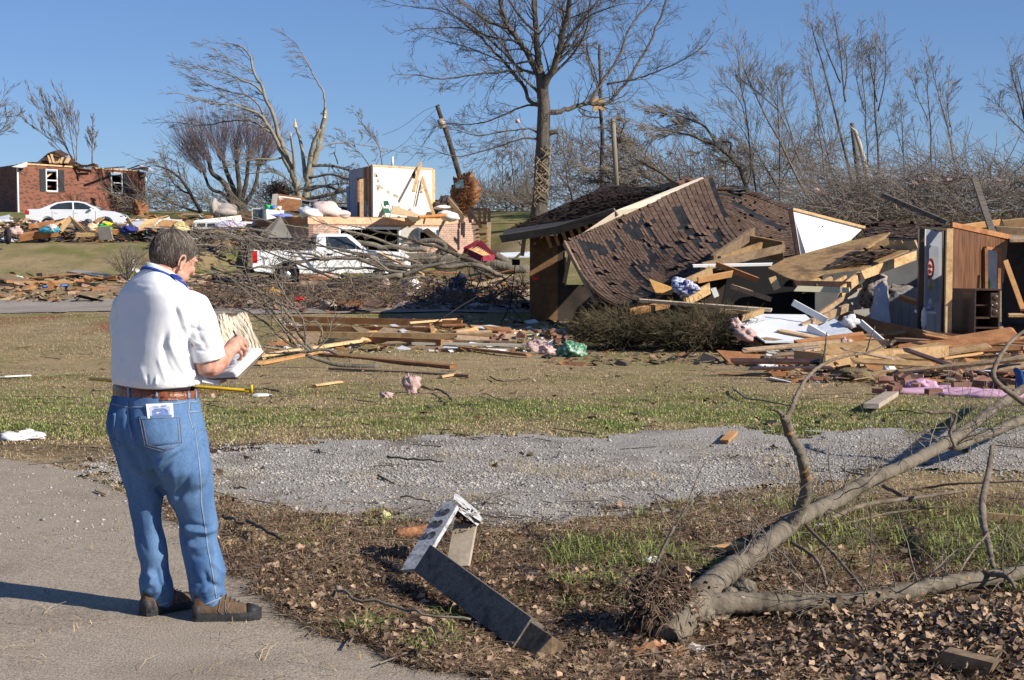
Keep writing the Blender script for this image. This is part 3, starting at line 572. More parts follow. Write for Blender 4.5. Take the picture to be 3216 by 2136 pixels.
# ---- shirt
sh = MB()
sh.loft(rows([(862, 458, 562, 0.0, .95, .5), (885, 436, 583, 0, .82, .42), (905, 402, 604, 0, .7, .3), (930, 372, 622, 0, .62, .12), (965, 360, 634, 0, .58), (1010, 355, 632, 0, .60), (1060, 352, 626, 0, .64), (1110, 352, 624, 0, .68), (1160, 352, 628, 0, .70), (1192, 353, 633, 0, .70), (1208, 358, 628, 0, .68, -0.03)], 0.6, 47, 0, 40, 2.7))
sh.tube([W(585, 950, D0-0.03), W(606, 965, D0-0.05), W(628, 1010, D0-0.07), W(642, 1060, D0-0.09), W(653, 1110, D0-0.095), W(657, 1128, D0-0.09)], [0.065, 0.079, 0.078, 0.074, 0.073, 0.074], 24)
sh.tube([W(425, 945, D0+0.06), W(405, 965, D0+0.08), W(396, 1010, D0+0.12), W(400, 1060, D0+0.15), W(410, 1100, D0+0.18)], [0.066, 0.078, 0.078, 0.074, 0.074], 24)
se = remesh(sh, 0.006, 7, 0.5)
S1 = [([(560, 950), (572, 985), (585, 1030), (592, 1060)], 10.1, 0.0125), ([(548, 960), (560, 1000), (577, 1050)], 7.0, -0.0094), ([(600, 1000), (592, 1050), (600, 1100), (612, 1142)], 7.0, -0.0062),
      ([(545, 1030), (533, 1075), (545, 1110), (566, 1150), (590, 1190)], 9.4, 0.0140), ([(520, 1040), (512, 1090), (525, 1140), (553, 1190), (585, 1206)], 8.6, -0.0094), ([(556, 1050), (565, 1100), (583, 1140)], 9.4, -0.0109),
      ([(495, 1120), (510, 1165), (528, 1205)], 7.0, 0.0062), ([(420, 895), (450, 902), (480, 900)], 6.2, 0.0031), ([(440, 1150), (455, 1200)], 9.4, 0.0047), ([(380, 1120), (392, 1200)], 9.4, 0.0047), ([(410, 1060), (400, 1130), (410, 1195)], 14.0, -0.0047),
      ([(625, 985), (618, 1030), (632, 1080)], 7.0, -0.0055), ([(650, 1000), (648, 1060), (668, 1100)], 7.8, 0.0047), ([(628, 1060), (650, 1100)], 5.5, -0.0039), ([(590, 925), (615, 960), (630, 1010)], 9.4, -0.0031),
      ([(600, 1100), (603, 1150), (618, 1195)], 7.0, 0.0094), ([(580, 1160), (600, 1185), (622, 1200)], 5.5, -0.0062), ([(365, 960), (372, 1010), (362, 1050)], 7.0, -0.0062), ([(400, 1178), (404, 1206)], 3, -.005), ([(430, 1182), (428, 1208)], 3, .005), ([(462, 1176), (466, 1208)], 3, -.005), ([(492, 1180), (490, 1210)], 3.5, .006), ([(520, 1170), (528, 1210)], 3, -.006), ([(548, 1168), (552, 1212)], 3.5, .007), ([(600, 1180), (596, 1216)], 3, .006), ([(615, 1175), (612, 1215)], 3, -.006), ([(575, 1010), (600, 1030), (640, 1040)], 5, -.006), ([(585, 1050), (610, 1075), (645, 1085)], 4, .006), ([(590, 1075), (615, 1098), (650, 1105)], 4, -.006)]
sculpt(se, S1, 0.002, 14)
shirt = link('shirt', se, shirtm, person, True)
sb = bvh(se)
def ray(bv, sx, sy, off=0.0):
    o = Vector(cam.location); d = (W(sx, sy, D0)-o).normalized(); h = bv.ray_cast(o, d, 12)
    if h[0] is None: return None, None
    n = h[1]; n = n if n.dot(d) < 0 else -n
    return h[0]+n*off, n
def path_on(bv, pts, off, step=6):
    out = []; last = None
    for i in range(len(pts)-1):
        (ax, ay), (bx, by) = pts[i], pts[i+1]; m = max(1, int(math.hypot(bx-ax, by-ay)/step))
        for k in range(m+(i == len(pts)-2)):
            t = k/m; p, n = ray(bv, ax+(bx-ax)*t, ay+(by-ay)*t, off)
            if p is not None: out.append((p, n))
    return out
def ribbon_on(mb, bv, pts, wpx, off, th=0.0016, step=6, m=0):
    """a flat strap laid on a surface along photograph points"""
    q = path_on(bv, pts, off, step)
    if len(q) < 2: return
    hw_ = wpx/F*D0/2; rings = []
    for i, (p, n) in enumerate(q):
        d = (q[min(i+1, len(q)-1)][0]-q[max(i-1, 0)][0]).normalized(); s = d.cross(n).normalized()
        rings.append([p-s*hw_-n*th, p+s*hw_-n*th, p+s*hw_+n*th, p-s*hw_+n*th])
    mb.loft(rings, m)
def patch_on(mb, bv, quad, nu, nv, off, th=0.004, m=0):
    P = [[None]*(nu+1) for _ in range(nv+1)]
    for j in range(nv+1):
        for i in range(nu+1):
            u, v = i/nu, j/nv; sx = (quad[0][0]*(1-u)+quad[1][0]*u)*(1-v)+(quad[3][0]*(1-u)+quad[2][0]*u)*v; sy = (quad[0][1]*(1-u)+quad[1][1]*u)*(1-v)+(quad[3][1]*(1-u)+quad[2][1]*u)*v
            p, n = ray(bv, sx, sy, off); P[j][i] = (p, n)
            if p is None: return
    vs = [P[j][i][0] for j in range(nv+1) for i in range(nu+1)]+[P[j][i][0]-P[j][i][1]*th for j in range(nv+1) for i in range(nu+1)]
    w = nu+1; o = w*(nv+1); fs = [(j*w+i, j*w+i+1, (j+1)*w+i+1, (j+1)*w+i) for j in range(nv) for i in range(nu)]
    bd = [i for i in range(w)]+[j*w+nu for j in range(1, nv+1)]+[nv*w+i for i in range(nu-1, -1, -1)]+[j*w for j in range(nv-1, 0, -1)]
    fs += [(bd[k], bd[k]+o, bd[(k+1) % len(bd)]+o, bd[(k+1) % len(bd)]) for k in range(len(bd))]; mb.add(vs, fs, m)
# hems, shoulder seam, collar
hm = MB(); ribbon_on(hm, sb, [(612, 1133), (650, 1122), (692, 1106)], 1.6, 0.0005, 0.001); ribbon_on(hm, sb, [(590, 928), (600, 965), (606, 1010), (598, 1050)], 1.8, 0.0, 0.0012); ribbon_on(hm, sb, [(480, 895), (515, 888), (560, 905)], 1.5, 0, 0.001); hm.build('seam', shirtm, shirt)
co = MB(); cc = W(511, 868, D0+0.0); hw0 = 50/F*D0
R1 = [ringp(cc+Vector((-0.002, 0, -0.012))+tf*0.010, hw0*1.30, hw0*1.35, tr, tf, 36, 2.1, 0.5), ringp(cc+Vector((0, 0, 0.002))+tf*0.006, hw0*1.17, hw0*1.2, tr, tf, 36, 2.1, 0.5), ringp(cc+Vector((0, 0, 0.018)), hw0*1.07, hw0*1.08, tr, tf, 36, 2.1, 0.5), ringp(cc+Vector((0, 0, 0.022)), hw0*1.02, hw0*1.03, tr, tf, 36, 2.1, 0.5), ringp(cc+Vector((0, 0, 0.02)), hw0*0.96, hw0*1.0, tr, tf, 36, 2.1, 0.60), ringp(cc+Vector((0, 0, -0.02)), hw0*0.95, hw0*1.0, tr, tf, 36, 2.1, 0.62)]
co.loft(R1, cap=False); collar = co.build('collar', shirtm, shirt, True)
# ---- jeans
je = MB()
je.loft(rows([(1232, 354, 622, 0, .68), (1262, 347, 627, -0.005, .72), (1300, 339, 634, -0.015, .78), (1340, 336, 642, -0.02, .80), (1380, 346, 652, -0.015, .78), (1425, 358, 660, -0.005, .70), (1470, 371, 667, 0, .58), (1505, 390, 660, 0.01, .42), (1530, 410, 640, 0.01, .34)], 0.7, 52, 0, 40, 2.4))
LL = [(1430, 362, 512, 0.02), (1470, 372, 515, 0.02), (1510, 384, 516, 0.02), (1557, 398, 514, 0.025), (1600, 406, 508, 0.03), (1649, 416, 509, 0.03), (1700, 422, 522, 0.035), (1736, 430, 528, 0.035), (1771, 441, 531, 0.04), (1800, 440, 534, 0.045), (1828, 435, 544, 0.05), (1863, 440, 546, 0.08), (1886, 446, 543, 0.09), (1904, 448, 542, 0.09, .9, 0.22)]
RL = [(1430, 520, 660, -0.01), (1470, 521, 667, -0.01), (1510, 516, 670, -0.01), (1560, 520, 673, -0.005), (1613, 550, 681, 0), (1644, 562, 688, 0), (1690, 561, 683, 0), (1741, 570, 698, 0), (1794, 583, 713, -0.01), (1828, 590, 705, -0.02), (1850, 593, 708, 0), (1880, 598, 715, 0), (1902, 600, 717, 0, .9, 0.28)]
je.loft(rows(LL, 0.85, 50, 0, 26, 2.2)); je.loft(rows(RL, 0.80, 35, 0, 26, 2.2))
jm = remesh(je, 0.006, 12, 0.5)
J1 = [([(503, 1240), (500, 1300), (503, 1350), (497, 1400)], 5, -0.004), ([(402, 1262), (405, 1330), (428, 1390), (458, 1440), (478, 1495), (514, 1556)], 10, -0.022), ([(470, 1480), (485, 1520), (505, 1548)], 14, -.012), ([(485, 1475), (515, 1440), (560, 1405)], 10, 0.012), ([(500, 1490), (540, 1445), (590, 1410)], 10, -0.010),
      ([(545, 1470), (545, 1540), (556, 1600)], 12, 0.010), ([(632, 1420), (600, 1480), (560, 1560), (552, 1600)], 10, -0.010), ([(655, 1420), (640, 1500), (610, 1570)], 12, 0.006),
      ([(566, 1650), (600, 1668), (650, 1672), (684, 1660)], 8, 0.012), ([(575, 1632), (610, 1650), (655, 1655)], 7, -0.010), ([(572, 1690), (610, 1696), (655, 1680)], 9, -0.011), ([(580, 1712), (620, 1722), (665, 1705)], 9, 0.008), ([(600, 1745), (635, 1752), (680, 1735)], 9, -0.006),
      ([(596, 1845), (625, 1862), (655, 1850)], 9, 0.012), ([(640, 1790), (655, 1830), (690, 1845)], 9, -0.012), ([(605, 1815), (630, 1835), (660, 1820)], 9, -0.008), ([(640, 1880), (670, 1862), (705, 1858)], 9, 0.008), ([(660, 1760), (690, 1790), (708, 1800)], 8, 0.008),
      ([(462, 1790), (478, 1815), (470, 1842)], 8, 0.014), ([(445, 1780), (452, 1825), (448, 1850)], 7, -0.012), ([(455, 1850), (480, 1862), (500, 1850)], 8, 0.010), ([(450, 1872), (470, 1885), (480, 1890)], 6, 0.008), ([(490, 1780), (500, 1830), (520, 1860)], 9, -0.009), ([(470, 1560), (480, 1620), (470, 1680)], 12, 0.007), ([(430, 1600), (440, 1680), (460, 1740)], 9, -0.006), ([(500, 1640), (508, 1690), (500, 1740)], 8, -0.008),
      ([(370, 1390), (400, 1420), (440, 1440)], 9, -0.010), ([(380, 1440), (420, 1470), (470, 1480)], 10, 0.006), ([(640, 1290), (648, 1340), (655, 1400)], 7, -0.005), ([(630, 1350), (655, 1362)], 5, -0.006), ([(628, 1375), (660, 1385)], 5, 0.005), ([(632, 1400), (664, 1412)], 5, -0.005)]
sculpt(jm, J1, 0.003, 16)
jeans = link('jeans', jm, denim, person, True); jb = bvh(jm)
pk = MB(); patch_on(pk, jb, [(434, 1309), (563, 1302), (572, 1392), (454, 1405)], 12, 9, 0.0045, 0.006)
pk.v += []; b_ = pk
patch_on(pk, jb, [(454, 1405), (572, 1392), (548, 1408), (500, 1418)], 8, 3, 0.0045, 0.006); pocket = pk.build('pocket', denim, jeans, True)
pk2 = MB(); patch_on(pk2, jb, [(340, 1298), (364, 1298), (360, 1380), (350, 1370)], 4, 8, 0.004, 0.006); patch_on(pk2, jb, [(350, 1372), (360, 1380), (380, 1392), (372, 1404)], 3, 3, 0.004, 0.006); pk2.build('pocket', denim, jeans, True)
st = MB(); sd = MB()
for pts in ([(436, 1318), (562, 1311)], [(440, 1313), (458, 1400), (516, 1418), (570, 1392), (562, 1308)], [(449, 1320), (465, 1395), (516, 1409), (562, 1386), (555, 1315)]): ribbon_on(st, jb, pts, 1.5, 0.006, 0.0008, 5)
for pts in ([(352, 1268), (400, 1280), (500, 1278), (585, 1262)], [(401, 1262), (403, 1330), (415, 1378)], [(596, 1262), (620, 1264)], [(590, 1295), (628, 1292)], [(596, 1258), (592, 1300), (605, 1348)], [(612, 1350), (622, 1420), (630, 1500), (632, 1580), (645, 1660), (652, 1720), (668, 1800), (680, 1880)], [(601, 1913), (640, 1900), (690, 1880), (714, 1866)], [(452, 1900), (490, 1903), (530, 1892)]):
    ribbon_on(sd, jb, pts, 4.5, 0.0008, 0.0012, 5); ribbon_on(st, jb, [(a+3, b+1) for a, b in pts], 1.3, 0.0022, 0.0008, 5)
sd.build('seam', denim_l, jeans, True); st.build('stitching', thread, jeans, True)
# belt and loops
bl = MB(); lo = rows([(1250, 352, 624, 0, .68, -.03), (1228, 352, 625, 0, .68, -.03), (1210, 355, 624, 0, .68, -.03)], 0.68, 52, 0, 44, 2.4)
inner = rows([(1210, 360, 618, 0, .68, -.03), (1250, 358, 618, 0, .68, -.03)], 0.68, 52, 0, 44, 2.4)
for R in lo+inner:
    for p in R: p.z -= (p.x-W(490, 1228, D0).x)*0.09
bl.loft([lo[0], lo[1], lo[2], inner[0], inner[1]], cap=False); belt = bl.build('belt', leather, person, True)
bb = bvh(belt.data)
for sx, y0, y1 in ((404, 1206, 1256), (491, 1208, 1256), (591, 1216, 1260), (614, 1222, 1262)):
    q = MB(); ribbon_on(q, bb, [(sx, y0+3), (sx+1, y1-8)], 9, 0.003, 0.0018, 5); q.build('belt_loop', denim_l, jeans, True)
q = MB(); ribbon_on(q, jb, [(503, 1256), (558, 1255)], 6, 0.003, 0.002); q.build('leather_tab', leather, jeans)
# lanyard round the collar
ln = MB(); LR = [ringp(cc+Vector((0, 0, dz))+tf*0.008, hw0*(1.30+e), hw0*(1.36+e), tr, tf, 40, 2.1, 0.5) for dz, e in ((-0.016, .05), (-0.004, .02), (-0.003, .05), (-0.016, .10))]
ln.loft(LR+[LR[0]], cap=False); ln.ball(W(555, 869, D0-0.085), (0.03, 0.006, 0.008), Matrix.Rotation(0.42, 3, 'Y')); ln.build('lanyard', bluecord, person, True)
# ---- hair: a cap following the skull and thousands of combed strands
hc = MB(); nu, nv = 48, 30; vs = []
def hairline(x, y):
    if y < -0.035: return -0.078
    if y < 0.028: return -0.078+(y+0.035)/0.063*0.072
    return -0.006+min(1, (y-0.028)/0.05)*0.062
def hsurf(p, k=1.0): return Vector((p.x*0.0845*k, p.y*0.106*k-0.005, p.z*0.103*k+0.008))
idx = {}
for j in range(nv+1):
    for i in range(nu):
        th = math.pi*j/nv; ph = 2*math.pi*i/nu; p = Vector((math.sin(th)*math.cos(ph), math.sin(th)*math.sin(ph), math.cos(th))); q = hsurf(p); q2 = q*(1+0.02*math.sin(ph*9+th*5)+0.015*math.sin(ph*23)); hl = hairline(q.x, q.y)
        if q2.z < hl: q2.z = hl; q2.x *= 0.93; q2.y *= 0.93
        vs.append(H(*q2))
hc.add(vs, [(j*nu+i, (j+1)*nu+i, (j+1)*nu+(i+1) % nu, j*nu+(i+1) % nu) for j in range(nv) for i in range(nu) if (math.cos(math.pi*(j+.5)/nv)*0.103+0.008 > hairline(0, math.sin(math.pi*(j+.5)/nv)*math.sin(2*math.pi*(i+.5)/nu)*0.106-0.005)-0.006)], 0, 0.1)
crown_ = Vector((0.01, -0.55, 0.84)); rs = random.Random(5)
for _ in range(9000):
    p = Vector((rs.gauss(0, 1), rs.gauss(0, 1), rs.gauss(0, 1))).normalized(); q = hsurf(p)
    if q.z < hairline(q.x, q.y)+0.012*rs.random(): continue
    d = p-crown_; d -= p*d.dot(p)
    if d.length < 1e-3: continue
    d.normalize(); d = (d+Vector((rs.gauss(0, .22), rs.gauss(0, .22), -0.25+rs.gauss(0, .12)))); k = 1.012+rs.random()*0.035; pts = []; g = rs.random()
    for s_ in range(6):
        q = hsurf(p, k)
        if s_ > 1 and q.z < hairline(q.x, q.y)-0.010: break
        pts.append(H(*q)); p = (p+(d-p*d.dot(p)).normalized()*0.085).normalized(); k -= 0.004
    if len(pts) > 2: hc.tube(pts, [0.0007]*(len(pts)-1)+[0.0003], 3, m=1 if (rs.random() < (0.6 if (pts[0]-H(0.05, 0.06, 0.0)).length < 0.055 else 0.10+0.25*(q.z > 0.07))) else 0, t=rs.random(), cap=False)
hc.build('hair', [hairm, hairg], person, True)
gl = MB()
gl.tube([H(0.080, 0.0, -0.004), H(0.080, 0.05, -0.002), H(0.074, 0.098, -0.004)], 0.0012, 6); gl.tube([H(-0.08, 0.0, -0.004), H(-0.08, 0.05, -0.002), H(-0.074, 0.098, -0.004)], 0.0012, 6)
for s in (-1, 1): gl.tube([H(s*0.036+0.029*math.cos(t*math.pi/8), 0.108, -0.014+0.021*math.sin(t*math.pi/8)) for t in range(17)], 0.0013, 6)
gl.tube([H(-0.008, 0.108, -0.008), H(0.008, 0.108, -0.008)], 0.0013, 6)
glo = gl.build('glasses', M('brass_wire', [(0.30, 0.18, 0.09), (0.4, 0.26, 0.14)], 5, metal=0.8, rough=0.3), person, True)
# ---- boots
def boot(name, heel, deg):
    f = fdir(deg); s = Vector((f.y, -f.x, 0)); e = empty(name, heel); e.parent = person; e.matrix_parent_inverse = Matrix.Identity(4)
    def P(x, y, z): return heel+s*x+f*y+Vector((0, 0, z))
    Y = [(-0.010, .030, .042), (0.01, .040, .044), (.05, .044, .042), (.10, .044, .038), (.15, .049, .038), (.20, .054, .038), (.245, .051, .040), (.28, .038, .044), (.300, .020, .046)]
    so_ = MB(); so_.loft([[P(-w, y, 0.004), P(w, y, 0.004), P(w*1.03, y, h*0.6), P(w*0.98, y, h), P(-w*0.98, y, h), P(-w*1.03, y, h*0.6)] for y, w, h in Y])
    for k in range(11):
        y = 0.012+k*0.027; w = np.interp(y, [a[0] for a in Y], [a[1] for a in Y])
        if 3.2 < k < 5.2: continue
        for sg in (-1, 1): so_.box(P(sg*w*0.72, y, 0.006), (w*0.62, 0.017, 0.014), Matrix.Rotation(math.atan2(f.y, f.x)-math.pi/2, 3, 'Z'))
    so_.build('sole', bootbk, e, False)
    U = [(-0.008, .020, .075, .05), (0.0, .034, .125, .045), (.04, .040, .150, .04), (.08, .041, .152, .04), (.115, .041, .128, .04), (.15, .043, .102, .04), (.19, .047, .083, .04), (.23, .046, .070, .04), (.265, .036, .060, .04), (.288, .020, .050, .04)]
    up = MB(); rg = []
    for y, w, h, _ in U:
        rr = []
        for k in range(16):
            t = math.pi*k/15; rr.append(P(w*math.cos(t)*(1-0.35*max(0, (h-0.09)/0.06)*math.sin(t)), y, 0.022+(h-0.022)*math.sin(t)**0.75))
        rg.append(rr)
    up.loft(rg); up.build('upper', bootbr, e, True)
    cap = MB(); cap.loft([[P(w*1.05*math.cos(math.pi*k/15), y+0.004, 0.022+(h+0.004-0.022)*math.sin(math.pi*k/15)**0.75) for k in range(16)] for y, w, h, _ in U[-3:]]); cap.build('toe_cap', bootbk, e, True)
    hc_ = MB(); hc_.loft([[P(w*1.05*math.cos(math.pi*k/15), y-0.003, 0.022+(0.085-0.022)*math.sin(math.pi*k/15)**0.5) for k in range(16)] for y, w in ((-0.010, .024), (0.0, .036), (.03, .041))]); hc_.build('heel_cup', bootbk, e, True)
    lc = MB()
    for k in range(5):
        y = 0.118+k*0.019; h = np.interp(y, [u[0] for u in U], [u[2] for u in U]); lc.tube([P(-0.025, y, h-0.012), P(0.0, y+0.006, h+0.005), P(0.025, y, h-0.012)], 0.0026, 6)
        lc.tube([P(0.030, y, h-0.018), P(0.043, y-0.012+0.012*(k % 2), 0.05), P(0.046, y+0.01, 0.034)], 0.0014, 5, 1)
    lc.build('laces', [bootbk, thread], e, True)
boot('boot', RH, 10); boot('boot', LH, 48)
# ---- what he carries
Ac, Bc, Cc, Dc = W(672, 1088, D0+0.42), W(828, 1106, D0+0.24), W(748, 1188, D0+0.06), W(612, 1192, D0+0.22)
n_ = (Bc-Ac).cross(Dc-Ac).normalized(); n_ = n_ if n_.z > 0 else -n_
cb = empty('clipboard', (Ac+Bc+Cc+Dc)/4, 'clipboard with a thick pad of curling white paper in the man\'s hands', 'clipboard')
q = MB(); q.slab([Ac, Bc, Cc, Dc], -n_*0.006); q.build('board', M('hardboard', [(0.16, 0.11, 0.07), (0.24, 0.18, 0.12)], 9), cb)
rs = random.Random(3)
def sheet_p(c, u, v, dz): return (c[0]*(1-u)+c[1]*u)*(1-v)+(c[3]*(1-u)+c[2]*u)*v+n_*dz
pg = MB()
for k in range(9):
    j = [Vector((rs.uniform(-.006, .006), rs.uniform(-.006, .006), 0)) for _ in range(4)]; c4 = [a*(0.965)+((Ac+Bc+Cc+Dc)/4)*0.035+jj for a, jj in zip((Ac, Bc, Cc, Dc), j)]; cu = 0.004+0.018*k/9
    G_ = [[sheet_p(c4, u/6, v/6, 0.002+k*0.0018+cu*(u/6)**2*(0.4+0.6*(v/6))) for u in range(7)] for v in range(7)]; vs = [p for r_ in G_ for p in r_]
    pg.add(vs+[p-n_*0.0015 for p in vs], [(a*7+b, a*7+b+1, a*7+b+8, a*7+b+7) for a in range(6) for b in range(6)]+[(49+a*7+b+7, 49+a*7+b+8, 49+a*7+b+1, 49+a*7+b) for a in range(6) for b in range(6)]+[(a, 49+a, 50+a, a+1) for a in range(6)]+[(42+a, 43+a, 92+a, 91+a) for a in range(6)]+[(a*7+6, 49+a*7+6, 49+a*7+13, a*7+13) for a in range(6)])
pg.build('paper', paper, cb, True)
q = MB(); c1 = [W(625, 1188, D0+0.20), W(700, 1190, D0+0.15), W(680, 1207, D0+0.10), W(632, 1200, D0+0.14)]; q.slab(c1, (0, 0, -0.003)); q.build('paper', paper, cb)
pn = MB(); pn.tube([W(772, 1104, D0+0.2), W(752, 1072, D0+0.165), W(733, 1040, D0+0.13)], [0.002, 0.0048, 0.0048], 8); pn.tube([W(736, 1046, D0+.129), W(740, 1056, D0+.138)], 0.0022, 6)
thing_mesh('pen', pn, M('dark_blue_plastic', [(0.01, 0.02, 0.05), (0.02, 0.03, 0.08)], 5, rough=0.3), W(750, 1070, D0+0.17), 'dark blue pen held in the man\'s right hand', 'pen', None, True)
pts = [ray(bvh(pocket.data), 470, 1312, 0.004)[0], ray(bvh(pocket.data), 545, 1308, 0.004)[0]]
bo = empty('booklet', pts[0], 'white booklet with a blue print sticking out of the man\'s back pocket', 'booklet')
nrm = Vector((-0.35, -0.93, 0.12)).normalized(); ww = W(543, 1290, 6.7)-W(465, 1290, 6.7); dd = W(503, 1290, D0)
base = (ray(jb, 466, 1316, 0.007)[0], ray(jb, 544, 1311, 0.007)[0]); top = (ray(jb, 463, 1271, 0.012)[0], ray(jb, 541, 1267, 0.012)[0])
bq = [top[0], top[1], base[1], base[0]]; bn = (bq[1]-bq[0]).cross(bq[3]-bq[0]).normalized(); bn = bn if bn.y < 0 else -bn
q = MB(); q.slab([p for p in bq], -bn*0.005); q.build('cover', paper, bo)
def bp_(u, v, dz): return (bq[0]*(1-u)+bq[1]*u)*(1-v)+(bq[3]*(1-u)+bq[2]*u)*v+bn*dz
q = MB(); blue_l = M('pale_blue_ink', [(0.42, 0.5, 0.66), (0.5, 0.57, 0.7)], 60); blue_d = M('dark_blue_ink', [(0.08, 0.13, 0.34), (0.25, 0.32, 0.55)], 160, detail=2)
q.add([bp_(u, v, 0.0008) for u, v in ((.12, .22), (.88, .22), (.88, 1), (.12, 1))], [(0, 1, 2, 3)], 0); q.add([bp_(u, v, 0.0014) for u, v in ((.2, .5), (.3, .36), (.68, .36), (.8, .5), (.84, 1), (.18, 1))], [(0, 1, 2, 3, 4, 5)], 1); q.add([bp_(u, v, 0.002) for u, v in ((.36, .62), (.66, .62), (.66, .7), (.36, .7))], [(0, 1, 2, 3)], 2)
q.build('printed_emblem', [blue_l, blue_d, paper], bo)
# ------------------------------------------------------------------ buildings
def PL(L): return [W(*p) for p in L]
def wallpt(sx, z, A, B):
    """point of the upright plane through A and B seen at column sx, at height z"""
    k = (sx-1608)/F/math.cos(PITCH); dx, dy = B.x-A.x, B.y-A.y
    # along the ray of column sx, x = k' * y up to the small pitch term
    k = (sx-1608)/F*math.cos(PITCH)
    t = (k*A.y-A.x)/(dx-k*dy); return Vector((A.x+dx*t, A.y+dy*t, z))
def wnorm(A, B): n = Vector((B.y-A.y, -(B.x-A.x), 0)).normalized(); return n if n.y < 0 else -n
def wpiece(mb, A, B, x0, x1, z0, z1, th=0.12, off=0.0, m=0):
    n = wnorm(A, B); P = [wallpt(x0, z0, A, B), wallpt(x1, z0, A, B), wallpt(x1, z1, A, B), wallpt(x0, z1, A, B)]
    return mb.slab([p+n*off for p in P], -n*th, m)
def ply(name, pts, th, mat, parent=None, n=None):
    P = PL(pts) if not isinstance(pts[0], Vector) else pts
    if n is None: n = (P[1]-P[0]).cross(P[2]-P[0]).normalized(); n = n if n.y < 0 else -n
    mb = MB(); mb.slab(P, -n*th); return mb.build(name, mat, parent)
def plyT(name, pts, th, mat, label, cat, group=None):
    P = PL(pts) if not isinstance(pts[0], Vector) else pts
    n = (P[1]-P[0]).cross(P[2]-P[0]).normalized(); n = n if n.y < 0 else -n
    mb = MB(); mb.slab(P, -n*th); c = sum(P, Vector())/len(P); return thing_mesh(name, mb, mat, c, label, cat, group)
def boardT(x0, y0, d0, x1, y1, d1, w, th, mat, label, name='board', cat='board', up=(0, 0, 1), group=None, twist=0, jag=0.05):
    """a board between two seen points; a depth of None lays that end on the ground"""
    A = W(x0, y0, d0) if d0 else G(x0, y0, th*0.6); B = W(x1, y1, d1) if d1 else G(x1, y1, th*0.6)
    mb = MB(); mb.plank(A, B, w, th, up, twist=twist, jag=jag); return thing_mesh(name, mb, mat, (A+B)/2, label, cat, group)
def shingled(P, nu, nv, parent, name='shingles', mask=None, seed=1, lift=0.014, swap=False):
    """rows of separate shingle tabs over the surface P(u, v); rows run along u"""
    rs = random.Random(seed); mb = MB(); base = MB()
    g = 14; base.add([P(i/g, j/g) for j in range(g+1) for i in range(g+1)], [(j*(g+1)+i, j*(g+1)+i+1, (j+1)*(g+1)+i+1, (j+1)*(g+1)+i) for j in range(g) for i in range(g)])
    for j in range(nv):
        off = (j % 2)*0.5+rs.uniform(-.08, .08); rowt = rs.random()
        for i in range(-1, nu+1):
            u0 = max(0, (i+off+0.03)/nu); u1 = min(1, (i+off+0.97)/nu)
            if u1-u0 < 0.1/nu: continue
            v0 = (j+0.04)/nv; v1 = min(1, (j+1.12)/nv); blk = mask(u0, v0, rs) if mask else rs.random() < 0.03
            a, b, c, d = P(u0, v0), P(u1, v0), P(u1, v1), P(u0, v1); n = (b-a).cross(d-a).normalized(); n = n if n.dot(Vector((0, 0, CAMZ+3))-a) > 0 else -n
            l0 = 0.007 if blk else 0.006+lift*rs.uniform(0.5, 1.7); 
            if not blk and rs.random() < 0.05: l0 *= 4
            mb.add([a+n*l0, b+n*(l0+rs.uniform(-.004, .004)), c+n*0.003, d+n*0.003], [(0, 1, 2, 3)], 1 if blk else 0, rowt*.45+rs.random()*.55)
    if parent is None: return mb, base
    mb.build(name, [shingle, felt], parent); return mb
def gridslab(name, P, g, th, mat, par):
    mb = MB(); top = [P(i/g, j/g)-Vector((0, 0, .012)) for j in range(g+1) for i in range(g+1)]; o = (g+1)**2
    mb.add(top+[p-Vector((0, 0, th)) for p in top], [(j*(g+1)+i, j*(g+1)+i+1, (j+1)*(g+1)+i+1, (j+1)*(g+1)+i) for j in range(g) for i in range(g)]+[(o+j*(g+1)+i, o+(j+1)*(g+1)+i, o+(j+1)*(g+1)+i+1, o+j*(g+1)+i+1) for j in range(g) for i in range(g)])
    bd = [i for i in range(g+1)]+[j*(g+1)+g for j in range(1, g+1)]+[g*(g+1)+i for i in range(g-1, -1, -1)]+[j*(g+1) for j in range(g-1, 0, -1)]
    mb.f += [(bd[k], bd[k]+o, bd[(k+1) % len(bd)]+o, bd[(k+1) % len(bd)]) for k in range(len(bd))]; mb.m += [0]*len(bd); mb.t += [.5]*len(bd)
    return mb.build(name, mat, par)
def bil(a, b, c, d, sag=0.0, hump=0.0):
    """a bottom-left, b bottom-right, c top-right, d top-left"""
    def P(u, v):
        p = (a*(1-u)+b*u)*(1-v)+(d*(1-u)+c*u)*v; p.z += hump*math.sin(math.pi*u)*math.sin(math.pi*v)-sag*math.sin(math.pi*u); return p
    return P
# ---- brick house on the hill, far left
LA, LB = W(60, 600, 88), W(459, 600, 98); LA.z = LB.z = 0
redbrick = brickmat('red_brick_wall', (0.27, 0.092, 0.05), (0.20, 0.065, 0.038), (0.19, 0.115, 0.085), 0.22, 0.075, (0.065, 0.035, 0.03), .009)
bh = empty('brick_house', Vector((-25, 93, 3.3)), 'red brick house on the hill with its roof torn off and dark shutters', 'house')
zt, zb = 6.10, 3.05
def zat(sy, sx, A, B): p = wallpt(sx, 0, A, B); return W(sx, sy, p.y).z
mb = MB(); w1 = (147, 184); w2 = (351, 387); zw1 = (zat(602, 165, LA, LB), zat(532, 165, LA, LB)); zw2 = (zat(608, 370, LA, LB), zat(542, 370, LA, LB))
for x0, x1, z0, z1 in ((60, w1[0], zb, zt), (w1[1], w2[0], zb+.3, zt), (w2[1], 459, zb+0.3, zt), (w1[0], w1[1], zb, zw1[0]), (w1[0], w1[1], zw1[1], zt), (w2[0], w2[1], zb+.3, zw2[0]), (w2[0], w2[1], zw2[1], zt)): wpiece(mb, LA, LB, x0, x1, z0, z1)
